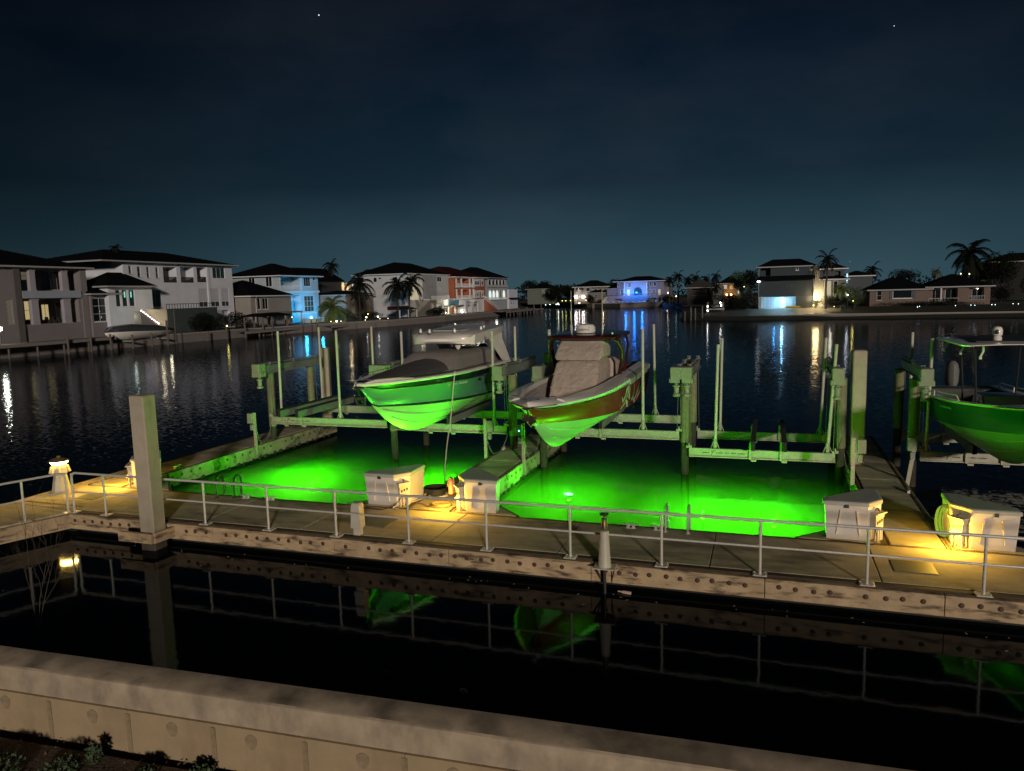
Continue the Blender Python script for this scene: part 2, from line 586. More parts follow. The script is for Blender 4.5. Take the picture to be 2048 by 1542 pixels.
# underwater lights of the slips
GREEN = (0.065, 1.0, 0.006)
ug = 'green underwater lights of the slips'
for (x, y, z, p, lab) in ((-15.6, 22.7, -0.62, 3400, 'green underwater light glowing in the left slip, left of the dock box'),
                          (-10.6, 23.0, -0.62, 3400, 'green underwater light glowing behind the dock box beside the middle pier'),
                          (-6.0, 22.9, -0.50, 3500, 'brightest green underwater light, its white core showing, under the maroon boat bow'),
                          (-1.7, 22.3, -0.62, 2500, 'green underwater light glowing in front of the empty lift'),
                          (0.3, 22.0, -0.62, 1900, 'green underwater light glowing beside the box at the right pier')):
    t = thing('underwater_light', lab, 'underwater light', (x, y, z), group=ug)
    MB().lathe([(0.03, -0.42), (0.03, -0.22), (0.085, -0.2), (0.09, -0.1), (0.05, -0.09)], n=12).build('housing', DARKM, t, True)
    MB().ball((0, 0, 0.1), 0.17 if 'brightest' in lab else 0.045, 0.11 if 'brightest' in lab else 0.045, 0.04, n=16).build('bulb', glow('green_bulb', (0.45, 1.0, 0.55), 3.2) if 'brightest' in lab else glow('green_bulb_dim', (0.1, 1.0, 0.1), 3), t, True)
    lamp(t, (0, 0, 0.06), GREEN, p * 0.17, 0.1)
    lamp(t, (0, 0, 0.12), GREEN, p * 0.85, 0.12, 'SPOT', (0, -0.74, 0.12 + 0.50), (R(172), 0.85))

# ------------------------------------------------------------------ shore land
def land(name, poly, z1, m, z0=-1.5):
    return MB().prism(poly, z0, z1).build(name, m, kind='structure')
LSH = [(-86.6, 20), (-86.6, 74), (-84.6, 92), (-84.0, 108), (-81.5, 122), (-75.5, 140), (-72.5, 163), (-72.5, 200), (-72, 235), (-95, 290), (-105, 312)]
land('ground', LSH + [(-105, 600), (-420, 600), (-420, 20)], 1.25, GRASSM)
land('ground', [(-105, 330), (-86, 322), (-62, 281), (-36, 279), (-30, 262), (-24, 230), (-19, 190), (-17.5, 175), (40, 172), (420, 172), (420, 690), (-420, 690), (-420, 610), (-105, 610)], 1.45, GRASSM)
bank = MB()
bank.add([(-16.8, 151.5, -0.2), (-3, 147.2, -0.2), (12, 148.2, -0.2), (28, 147.4, -0.2), (60, 146.2, -0.2), (160, 140, -0.2),
          (-16.0, 153.5, 0.7), (-3, 149.0, 0.75), (12, 149.8, 0.8), (28, 149, 0.8), (60, 148, 0.85), (160, 142, 0.9),
          (-16.5, 160, 1.35), (-3, 154.2, 1.9), (12, 154.4, 2.0), (28, 154.5, 2.0), (60, 154, 2.05), (160, 150, 2.1),
          (-18.5, 176, 1.5), (-3, 176, 2.0), (12, 176, 2.05), (28, 176, 2.05), (60, 176, 2.1), (160, 176, 2.1)],
         [(i + 6 * k, i + 1 + 6 * k, i + 7 + 6 * k, i + 6 + 6 * k) for k in range(3) for i in range(5)])
bank.build('lawn', GRASSM, kind='structure')
MB().prism([(-60, -60), (60, -60), (60, 7.9), (2.0, 7.3), (-11, 6.6), (-60, 4.2)], -1.0, 0.32).build('ground', SOIL, kind='structure')

def wall_strip(name, pts, z0, z1, w, m, label, capm=None):
    """a low wall along a polyline, > cap"""
    t = thing(name, label, 'wall', (pts[0][0], pts[0][1], 0))
    b, c = MB(t.location), MB(t.location)
    for (x0, y0), (x1, y1) in zip(pts, pts[1:]):
        b.bar((x0, y0, (z0 + z1 - 0.2) / 2), (x1, y1, (z0 + z1 - 0.2) / 2), w, z1 - 0.2 - z0)
        c.bar((x0, y0, z1 - 0.1), (x1, y1, z1 - 0.1), w + 0.2, 0.2)
    b.build('wall_face', m, t)
    c.build('cap', capm or m, t)
    return t
SEAW = wall_mat('far_seawall', (0.17, 0.15, 0.14))
SEAC = wall_mat('far_seawall_cap', (0.26, 0.24, 0.23))
wall_strip('seawall', LSH[:4], -1, 1.45, 0.5, SEAW, 'pale seawall below the two big houses on the left shore', SEAC)
wall_strip('seawall', LSH[3:6], -1, 1.40, 0.5, SEAW, 'dark seawall under the blue lit house and the lit palm', SEAC)
wall_strip('seawall', LSH[5:9], -1, 1.35, 0.5, SEAW, 'seawall along the lawn in front of the white house and orange house', SEAC)
wall_strip('seawall', [(-63, 281.5), (-36, 279), (-30, 262)], -1, 1.7, 0.5, SEAW, 'low dark seawall in front of the blue lit villa across the basin')
wall_strip('seawall', [(5, 149.6), (28, 148.9), (60, 147.9), (150, 141.6)], -0.5, 0.95, 0.4, SEAW, 'thin pale seawall below the single storey house on the right shore', SEAC)

# ------------------------------------------------------------------ near seawall
t = thing('seawall', 'broad weathered concrete seawall with thick cap in front of the dark channel', 'wall', (-3, 7.4, 0.3))
A, B = Vector((-13.0, 7.23, 0)), Vector((6.5, 8.15, 0))
dirv = (B - A).normalized()
nrm = Vector((dirv.y, -dirv.x, 0))
cap = MB(t.location)
q = [(0, 1.195), (0.02, 1.215), (0.445, 1.215), (0.47, 1.195), (0.475, 0.86), (0.0, 0.84)]
nseg = 60
secs = []
for i in range(nseg + 1):
    p = A + (B - A) * (i / nseg)
    jit = [0.006 * mnoise.noise((p.x * 2.1, j * 3.3, 0.5)) for j in range(6)]
    secs.append([(p.x + nrm.x * (a + jit[j]), p.y + nrm.y * (a + jit[j]), z + jit[j]) for j, (a, z) in enumerate(q)])
cap.loft(secs, close=True).build('cap', WALLC, t, True)
L_ = (B - A).length
npan = 15
pw = L_ / npan
pan = MB().bbox(0.003, -0.055, -1.0, pw - 0.003, 0.0, 0.86, 0.004).build('panel', WALLP, t)
ang = math.atan2(dirv.y, dirv.x)
stain = MB()
for k in range(12):
    a = 2 * math.pi * k / 12
    stain.v.append((0.085 * math.cos(a) * (1 + 0.12 * math.sin(3 * a)), -0.003, 0.10 * math.sin(a)))
    stain.v.append((0.085 * math.cos(a) * (1 + 0.12 * math.sin(3 * a)), 0.01, 0.10 * math.sin(a)))
stain.f.append(tuple(range(0, 24, 2)))
stain.f += [(2 * k, 2 * k + 1, (2 * k + 3) % 24, (2 * k + 2) % 24) for k in range(12)]
wh = stain.build('weep_hole_patch', STAINM, t)
js = MB().box(-0.035, -0.004, -0.9, 0.035, 0.01, 0.82).build('joint_filler', mat('joint_filler', (0.27, 0.20, 0.125), 0.95, var=(9, 0.3)), t)
for i in range(npan):
    p = A + dirv * (pw * i) + nrm * 0.46 - Vector(t.location)
    p.z = -0.3
    o = pan if i == 0 else share(pan, t, p)
    o.location = p
    o.rotation_euler = (0, 0, ang)
    o = js if i == 0 else share(js, t, p)
    o.location = p + nrm * 0.062
    o.rotation_euler = (0, 0, ang)
    o = wh if i == 0 else share(wh, t, p)
    o.location = p + dirv * (0.5 * pw + 0.12 * math.sin(i * 2.3)) + nrm * 0.06 + Vector((0, 0, 0.70))
    o.rotation_euler = (0, 0, ang)

# plants at the foot of the seawall
def leaf_cloud(b, c, r, n, size, rnd, shape=None):
    for _ in range(n):
        while True:
            p = Vector((rnd.uniform(-1, 1), rnd.uniform(-1, 1), rnd.uniform(-1, 1)))
            if p.length <= 1:
                break
        f = p.length ** 0.5
        p = p.normalized() * f if p.length > 0 else p
        p = Vector((p.x * r[0], p.y * r[1], p.z * r[2]))
        if shape:
            p = shape(p)
        d = Vector((rnd.uniform(-1, 1), rnd.uniform(-1, 1), rnd.uniform(-0.6, 1))).normalized()
        e = d.orthogonal().normalized()
        s = size * rnd.uniform(0.6, 1.3)
        o = Vector(c) + p
        b.add([o, o + d * s * 0.5 + e * s * 0.3, o + d * s, o + d * s * 0.5 - e * s * 0.3], [(0, 1, 2, 3)])
    return b
rnd = random.Random(5)
gc = MB()
for _ in range(1800):
    x = rnd.uniform(-10.5, -2.0)
    y = rnd.uniform(4.2, 6.75 + (x + 11) * 0.045)
    s = rnd.uniform(0.015, 0.045)
    a = rnd.uniform(0, 6.3)
    gc.add([(x, y, 0.325), (x + s * math.cos(a), y + s * math.sin(a), 0.33 + s * 0.5), (x + s * math.cos(a + 1.3), y + s * math.sin(a + 1.3), 0.326)], [(0, 1, 2)])
gc.build('mulch', mat('mulch_chips', (0.16, 0.10, 0.07), 0.95, var=(30, 0.5)), kind='stuff')
for (x, y, r, h, lab) in ((-9.0, 6.0, 0.36, 0.14, 'low leafy shrub in the bottom left corner below the seawall'),
                          (-8.2, 6.28, 0.24, 0.15, 'dense green shrub against the seawall, right of the corner shrub'),
                          (-8.0, 6.6, 0.09, 0.20, 'upright green weed touching the seawall face'),
                          (-7.1, 6.5, 0.16, 0.10, 'small pale rosette of leaves in the red mulch'),
                          (-6.45, 6.72, 0.14, 0.12, 'rightmost small green weed at the foot of the seawall')):
    t = thing('shrub', lab, 'shrub', (x, y, 0.32), group='plants at the foot of the seawall')
    leaf_cloud(MB(), (0, 0, h * 0.55), (r, r, h * 0.6), int(900 * r + 160), 0.055, rnd).build('foliage', LEAF, t)
    st = MB()
    for k in range(5):
        a = k * 1.3
        st.tube([(0, 0, 0), (0.4 * r * math.cos(a), 0.4 * r * math.sin(a), h * 0.7)], 0.006, 5)
    st.build('stem', TWIG, t)

t = thing('bare_shrub', 'leafless twiggy shrub rising in front of the gangway railing', 'shrub', (-11.9, 9.0, -0.1))
tw = MB()
def twig(b, p, d, L, r, depth, rn):
    q = p + d * L * 0.5 + Vector((rn.uniform(-.04, .04), rn.uniform(-.04, .04), rn.uniform(-.03, .03)))
    e = p + d * L
    b.tube([p, q, e], [r, r * 0.8, r * 0.55], 5)
    if depth:
        for k in range(3 if depth > 1 else 2):
            dd = (d + Vector((rn.uniform(-.7, .7), rn.uniform(-.5, .5), rn.uniform(-.25, .5)))).normalized()
            twig(b, p + d * L * rn.uniform(0.45, 1.0), dd, L * rn.uniform(0.5, 0.75), r * 0.55, depth - 1, rn)
rn = random.Random(21)
for d in ((0.28, 0.1, 1), (0.05, 0.2, 1.0), (-0.2, 0.1, 1.0)):
    twig(tw, Vector((0, 0, 0.6)), Vector(d).normalized(), 1.15, 0.009, 3, rn)
tw.build('branch', TWIG, t)

# specks of flotsam drifting along the dock edge and in the channel
fl = MB()
rf = random.Random(9)
for _ in range(70):
    x = rf.uniform(-16, 6)
    y = rf.choice((rf.uniform(14.1, 14.45), rf.uniform(9.5, 14.3)))
    r_ = rf.uniform(0.008, 0.024)
    a = rf.uniform(0, 3.1)
    fl.bar((x, y, 0.004), (x + 2.2 * r_ * math.cos(a), y + 2.2 * r_ * math.sin(a), 0.006), r_, 0.008)
fl.build('debris', mat('flotsam', (0.20, 0.16, 0.11), 0.8, var=(30, 0.5)), None, kind='stuff')

# ------------------------------------------------------------------ docks
DZ = 0.60
JX = (-16.5, -13.4, -10.55, -7.1, -4.15, -1.0, 2.12, 5.2, 8.4)
bolt_me = None
def bolts(parent, origin, pts, face):
    """bolt heads sunk along a timber; face 'y' (towards the viewer) or 'x'"""
    global bolt_me
    if bolt_me is None:
        bolt_me = {}
    for p in pts:
        if face not in bolt_me:
            b = MB().lathe([(0.050, 0.0), (0.050, 0.008), (0.034, 0.010), (0.030, 0.022), (0.012, 0.026)], n=10).build('bolt', BOLTM, parent, True)
            bolt_me[face] = b
        else:
            b = share(bolt_me[face], parent, (0, 0, 0))
        b.location = (p[0] - origin[0], p[1] - origin[1], p[2] - origin[2])
        b.rotation_euler = {'y': (R(90), 0, 0), 'x': (0, R(90), 0), '-x': (0, R(-90), 0)}[face]

def slab(b, poly, z1=DZ, th=0.16, bev=0.008):
    n = len(poly)
    cx = sum(p[0] for p in poly) / n
    cy_ = sum(p[1] for p in poly) / n
    top = [(x - bev * (1 if x > cx else -1), y - bev * (1 if y > cy_ else -1)) for x, y in poly]
    vs = [(x, y, z1 - th) for x, y in poly] + [(x, y, z1 - bev) for x, y in poly] + [(x, y, z1) for x, y in top]
    fs = [tuple(reversed(range(n))), tuple(range(2 * n, 3 * n))]
    for i in range(n):
        j = (i + 1) % n
        fs += [(i, j, n + j, n + i), (n + i, n + j, 2 * n + j, 2 * n + i)]
    return b.add(vs, fs)

t = thing('floating_dock', 'long concrete floating dock with bolted timber edge running across the picture', 'dock', (-5, 15.8, 0.0))
O = tuple(t.location)
xs = (-17.62,) + JX
g = 0.011
for i in range(len(xs) - 1):
    x0, x1 = xs[i] + g, xs[i + 1] - g
    slab(MB(O), [(x0, 14.80), (x1, 14.80), (x1, 16.94), (x0, 16.94)]).build('deck_panel', CONC, t)
MB(O).box(-17.6, 14.82, -0.25, 8.4, 16.92, 0.43).build('float_block', mat('float_black', (0.015, 0.015, 0.014), 0.9), t)
tj = [-17.62, -15.35, -12.92, -9.45, -6.55, -3.35, 0.05, 3.1, 6.2, 8.4]
for a, b in zip(tj, tj[1:]):
    w = MB(O).bbox(a + 0.006, 14.50, 0.17, b - 0.006, 14.63, 0.555, 0.008).build('wale_timber', TIMBER, t)
    n0 = int(math.ceil((a + 0.12) / 0.305))
    n1 = int(math.floor((b - 0.12) / 0.305))
    bolts(w, O, [(k * 0.305 + 0.016 * math.sin(k * 2.9), 14.501, 0.405 + 0.013 * math.sin(k * 1.7)) for k in range(n0, n1 + 1) if k % 17 != 5], 'y')
MB(O).box(-17.6, 14.64, 0.10, 8.4, 14.795, 0.592).build('inner_strip', mat('dark_brown_strip', (0.055, 0.036, 0.022), 0.8, var=(4, 0.4)), t)  # dark brown strip between deck edge and wale
MB(O).box(-18.4, 16.955, 0.12, 8.4, 17.07, 0.585).build('edge_strip', RUSTB, t)
for (x0, x1, y0, y1) in ((-9.45, -8.62, 15.45, 16.15), (2.42, 3.18, 15.42, 16.08), (-18.75, -18.05, 15.65, 16.2)):
    MB(O).bbox(x0, y0, DZ - 0.02, x1, y1, DZ + 0.012, 0.006).build('hatch_cover', mat('hatch_plate', (0.17, 0.17, 0.14), 0.6, metal=0.3, var=(25, 0.2)), t)

def finger(x0, x1, y1, label, lit_right=True, mossy=True):
    t = thing('finger_pier', label, 'pier', ((x0 + x1) / 2, 24, 0.0), group='finger piers between the slips')
    O = tuple(t.location)
    ys = [17.09, 19.9, 22.9, 25.9, y1]
    for a, b in zip(ys, ys[1:]):
        slab(MB(O), [(x0 + 0.09, a + g), (x1 - 0.09, a + g), (x1 - 0.09, b - g), (x0 + 0.09, b - g)]).build('deck_panel', CONC, t)
    MB(O).box(x0 + 0.12, 17.1, -0.3, x1 - 0.12, y1 - 0.05, 0.43).build('float_block', mat('float_black', (0.015, 0.015, 0.014), 0.9), t)
    for s, x in ((-1, x0), (1, x1)):
        xa, xb = (x - 0.07, x + 0.045) if s < 0 else (x - 0.045, x + 0.07)
        for a, b in ((17.1, 21.0), (21.0, 24.9), (24.9, y1)):
            w = MB(O).bbox(xa, a + 0.006, 0.10, xb, b - 0.006, 0.575, 0.008).build('wale_timber', TIMBERF, t)
            fx = xa + 0.001 if s < 0 else xb - 0.001
            bolts(w, O, [(fx, y, 0.42) for y in [a + 0.25 + 0.42 * k for k in range(int((b - a - 0.3) / 0.42))]], '-x' if s < 0 else 'x')
        MB(O).box(x - 0.02 * 1, 17.1, 0.5, x + 0.02, y1, 0.598).build('edge_strip', RUSTB, t)
        fm = MB(O)
        for k in range(26):                                   # mussels and weed at the waterline
            y = 17.3 + k * (y1 - 17.5) / 26 + RND.uniform(-.1, .1)
            fm.ball((x + s * 0.07, y, 0.09 + RND.uniform(-.03, .03)), 0.035, RND.uniform(0.05, 0.17), RND.uniform(0.04, 0.08), 8)
        fm.build('fouling', PILEW, t, True, kind='stuff')
    MB(O).box(x0, y1 + 0.005, 0.1, x1, y1 + 0.12, 0.57).build('end_timber', TIMBERF, t)
    return t
finger(-19.80, -18.45, 29.0, 'left finger pier of brown concrete with green lit mossy flank')
finger(-8.87, -7.58, 27.9, 'middle finger pier lit green between the two boats')
finger(2.50, 3.72, 29.6, 'dark right finger pier between empty lift and teal boat')

# corner gussets carrying the dock boxes
GU = 'corner gussets under the dock boxes'
def gusset(xc, s, label):
    t = thing('dock_gusset', label, 'dock corner', (xc, 17.1, 0), group=GU)
    O = tuple(t.location)
    P = [(xc + s * 0.10, 17.10), (xc + s * 1.75, 17.10), (xc + s * 0.10, 18.75)]
    if s < 0:
        P = P[::-1]
    MB(O).prism(P, 0.44, DZ - 0.004).build('deck_panel', CONC, t)
    MB(O).bar((xc + s * 1.79, 17.10, 0.45), (xc + s * 0.10, 18.79, 0.45), 0.09, 0.27).build('edge_strip', RUSTB, t)
gusset(-18.45, 1, 'triangular dock corner beside the left finger pier')
gusset(-8.87, -1, 'triangular dock corner left of the middle finger pier')
gusset(-7.58, 1, 'triangular dock corner right of the middle finger pier')
gusset(2.50, -1, 'triangular dock corner left of the right finger pier')
gusset(3.72, 1, 'triangular dock corner right of the right finger pier')

# landing and gangway at the left end
t = thing('gangway_landing', 'yellow lit landing and gangway leading off to the left of the dock', 'gangway', (-18.8, 14.5, 0))
O = tuple(t.location)
slab(MB(O), [(-17.64, 14.80), (-17.64, 16.94), (-19.84, 16.94), (-19.84, 19.9), (-20.25, 19.9), (-20.25, 14.86)], bev=0.0).build('deck_panel', CONC, t)
slab(MB(O), [(-17.64, 14.66), (-20.25, 14.84), (-21.2, 8.6), (-20.15, 8.3)]).build('deck_panel', CONC, t)
w = MB(O)
w.bar((-17.60, 14.58, 0.36), (-20.2, 8.2, 0.36), 0.12, 0.38)
w.build('wale_timber', TIMBER, t)
MB(O).bar((-20.30, 19.9, 0.36), (-20.30, 14.8, 0.36), 0.10, 0.40).build('wale_timber', TIMBERF, t)
MB(O).bar((-17.75, 15.05, 0.596), (-20.1, 15.1, 0.596), 0.10, 0.018).build('hinge_plate', RUSTB, t)
MB(O).prism([(-17.7, 14.75), (-17.7, 16.9), (-19.9, 19.6), (-20.2, 19.6), (-20.2, 14.9)], -0.2, 0.42).build('float_block', mat('float_black', (0.015, 0.015, 0.014), 0.9), t)

# ------------------------------------------------------------------ railings
def railing(label, path, posts, curved_first=False):
    t = thing('railing', label, 'railing', (path[0][0], path[0][1], DZ))
    O = tuple(t.location)
    p0, p1 = Vector((*path[0], 0)), Vector((*path[1], 0))
    d = (p1 - p0).normalized()
    top = []
    H = DZ + 1.07
    rad = 0.14
    top += [p0 + Vector((0, 0, DZ + 0.06))]
    for k in range(6):
        a = math.pi / 2 * k / 5
        top.append(p0 + d * (rad - rad * math.cos(a)) + Vector((0, 0, H - rad + rad * math.sin(a))))
    top += [p0 + d * ((p1 - p0).length * f) + Vector((0, 0, H)) for f in (0.3, 0.6, 1.0)]
    MB(O).tube(top, 0.030, 10).build('top_rail', ALU, t, True)
    MB(O).tube([p0 + Vector((0, 0, DZ + 0.55)), p1 + Vector((0, 0, DZ + 0.55))], 0.023, 8).build('mid_rail', ALU, t, True)
    proto = None
    an = math.atan2(d.y, d.x)
    for s in posts:
        p = p0 + d * s
        loc = (p.x - O[0], p.y - O[1], 0)
        if proto is None:
            proto = MB().tube([(0, 0, 0.0), (0, 0, 1.05)], 0.028, 10).build('post', ALU, t, True)
            plate = MB().bbox(-0.13, -0.10, -0.012, 0.13, 0.12, 0.006, 0.006)
            for x in (-0.1, 0.1):
                for y in (-0.07, 0.09):
                    plate.lathe([(0.012, 0.006), (0.012, 0.018)], (x, y, 0), 6)
            plate.build('base_plate', ALU, proto)
            proto.location = loc
            proto.rotation_euler = (0, 0, an)
        else:
            c = share(proto, t, loc, (0, 0, an))
            for ch in list(proto.children):
                share(ch, c, ch.location)
    return t
railing('long two-bar aluminium railing along the near edge of the dock', [(-17.52, 14.62), (8.2, 14.62)],
        [0.0] + [x + 17.52 for x in (-16.42, -13.2, -11.32, -9.44, -7.56, -5.68, -3.81, -1.92, -0.04, 1.84, 3.72, 5.6, 7.5)])
railing('short aluminium railing on the gangway at the left edge', [(-17.66, 14.55), (-20.0, 8.8)], [0.0, 1.02, 2.9, 4.8])

# ------------------------------------------------------------------ concrete piles
def cpile(x, y, top, w, rz, label, lean=0.0, collar=False):
    t = thing('dock_pile', label, 'pile', (x, y, 0), rz, group='square concrete dock piles')
    t.rotation_euler = (0, lean, rz) if not lean else (0, 0, rz)
    h = w / 2
    b = MB().bbox(-h, -h, -2.6, h, h, top, 0.03)
    b.build('shaft', PILEC, t)
    MB().bbox(-h - 0.004, -h - 0.004, -2.6, h + 0.004, h + 0.004, 0.42, 0.03).build('tide_stain', mat('tide_stain', (0.06, 0.05, 0.035), 0.9, var=(6, 0.4), bump=(20, 0.5, 0.02)), t)
    if collar:
        MB().bar((-0.62, 0.30, 0.42), (0.06, -0.42, 0.42), 0.10, 0.24).bar((0.0, -0.42, 0.42), (0.62, 0.30, 0.42), 0.10, 0.24).build('guide_timber', TIMBER, t)
    return t
t = cpile(-14.48, 14.22, 3.88, 0.43, R(2), 'tall square concrete pile at front left, standing through the dock edge')
t = thing('pile_guide', 'angled timber guide bolted round the front left pile', 'pile guide', (-14.48, 14.22, 0.36), R(42))
MB().bar((-0.78, 0.26, 0), (0.0, -0.46, 0), 0.09, 0.24).build('guide_timber', TIMBER, t)
MB().bar((0.03, -0.44, 0.005), (0.80, 0.30, 0.005), 0.09, 0.26).build('guide_timber', TIMBER, t)
cpile(-19.05, 29.35, 3.9, 0.40, R(20), 'square concrete pile at the end of the left finger pier')
cpile(-8.1, 28.2, 3.75, 0.40, R(8), 'concrete pile seen behind the maroon boat bow rail')
cpile(2.72, 24.95, 4.12, 0.40, R(4), 'tall square concrete pile on the left edge of the right finger pier')

# ------------------------------------------------------------------ fittings on the dock
t = thing('dock_bollard', 'white square plastic bollard standing on the dock edge', 'bollard', (-8.98, 14.83, DZ))
MB().bbox(-0.085, -0.085, 0, 0.085, 0.085, 0.19, 0.008).build('base', PVC, t)
b = MB()
b.loft([[(-s, -s, z), (s, -s, z), (s, s, z), (-s, s, z)] for s, z in ((0.115, 0.17), (0.122, 0.19), (0.105, 0.70), (0.098, 0.715))], close=True)
b.build('body', PVC, t)
MB().bbox(-0.106, -0.106, 0.715, 0.106, 0.106, 0.77, 0.02).build('cap', PVC, t)

t = thing('standpipe', 'white tapered standpipe with brass valve and black handwheel on the dock edge', 'standpipe', (-3.02, 14.32, DZ - 0.02))
MB().bbox(-0.22, -0.17, -0.02, 0.22, 0.20, 0.0, 0.004).build('flange', PVC, t)
MB().lathe([(0.135, 0.0), (0.135, 0.03), (0.128, 0.05), (0.088, 0.74), (0.07, 0.75)], n=20).build('sleeve', PVC, t, True)
MB().lathe([(0.03, 0.74), (0.03, 0.80), (0.062, 0.80), (0.062, 0.92), (0.05, 0.94), (0.055, 1.0), (0.02, 1.01), (0.016, 1.08)], n=14).build('valve', mat('brass', (0.20, 0.15, 0.09), 0.45, metal=0.8), t, True)
hw = MB()
hw.tube([(0.085 * math.cos(a * math.pi / 8), 0.085 * math.sin(a * math.pi / 8), 1.085) for a in range(17)], 0.013, 6)
for k in range(4):
    a = k * math.pi / 2
    hw.tube([(0, 0, 1.085), (0.085 * math.cos(a), 0.085 * math.sin(a), 1.085)], 0.009, 5)
hw.lathe([(0.02, 1.07), (0.02, 1.1)], n=8)
hw.build('handwheel', DARKM, t, True)
MB().tube([(0, 0, -0.02), (0, 0, -1.2)], 0.03, 8).build('pipe', DARKM, t, True)
br = MB()
for s in (-1, 1):
    br.bar((s * 0.20, 0.0, -0.02), (s * 0.09, 0.20, -0.42), 0.02, 0.03)
br.build('bracket', BOLTM, t)

CL = 'mooring cleats on the docks'
cl0 = None
for (x, y, rz, lab) in ((-2.92, 16.83, 0, 'aluminium cleat on the dock edge, left of the pair by the right ladder'),
                        (-2.28, 16.83, 0, 'aluminium cleat on the dock edge next to the right ladder'),
                        (-12.95, 16.88, 0.1, 'dark cleat on the dock edge beyond the left ladder'),
                        (-13.75, 16.86, 0.1, 'dark cleat just right of the left ladder'),
                        (-9.28 + .48, 24.6, 1.57, 'cleat on the left edge of the middle pier by the control post'),
                        (-18.62, 19.5, 1.57, 'cleat on the left pier near the tall front pile'),
                        (-8.80, 19.6, 1.57, 'cleat holding the mooring line on the middle pier'),
                        (3.64, 21.6, 1.57, 'cleat on the right edge of the right pier')):
    if cl0 is None:
        cl0 = tag(MB().bbox(-0.09, -0.035, 0, -0.03, 0.035, 0.075, 0.006).bbox(0.03, -0.035, 0, 0.09, 0.035, 0.075, 0.006)
                  .tube([(-0.19, 0, 0.085), (-0.1, 0, 0.082), (0, 0, 0.078), (0.1, 0, 0.082), (0.19, 0, 0.085)], [0.012, 0.02, 0.022, 0.02, 0.012], 8).bbox(-0.12, -0.04, -0.004, 0.12, 0.04, 0.008, 0.003)
                  .build('cleat', ALU, None, True), lab, 'cleat', CL)
        c = cl0
    else:
        c = dup(cl0, (0, 0, 0), label=lab)
    c.location = (x, y, DZ + 0.004)
    c.rotation_euler = (0, 0, rz)

def ladder(x, y, label, m, w=0.55, ang=0.0):
    t = thing('swim_ladder', label, 'ladder', (x, y, DZ), ang, group='swim ladders on the far edge of the dock')
    for s in (-1, 1):
        pts = [(s * w / 2, -0.28, 0.0), (s * w / 2, -0.28, 0.34)]
        for k in range(7):
            a = math.pi * k / 6
            pts.append((s * w / 2, -0.05 - 0.23 * math.cos(a), 0.40 + 0.20 * math.sin(a)))
        pts += [(s * w / 2, 0.18, 0.2), (s * w / 2, 0.18, -1.0)]
        MB().tube(pts, 0.023, 8).build('handrail', m, t, True)
        MB().bbox(s * w / 2 - 0.05, -0.34, -0.002, s * w / 2 + 0.05, -0.22, 0.01, 0.004).build('foot', m, t)
    for k in range(3):
        MB().box(-w / 2, 0.15, -0.25 - 0.28 * k, w / 2, 0.21, -0.22 - 0.28 * k).build('rung', m, t)
ladder(-14.45, 17.05, 'swim ladder with two dark hooped handrails at the left slip', mat('ladder_dark', (0.06, 0.065, 0.06), 0.4, metal=0.6), 0.52, 0.25)
ladder(-1.86, 17.02, 'swim ladder with two pale upright handrails at the right slip', mat('ladder_pale', (0.60, 0.62, 0.62), 0.3, metal=0.6), 0.50, 0.0)

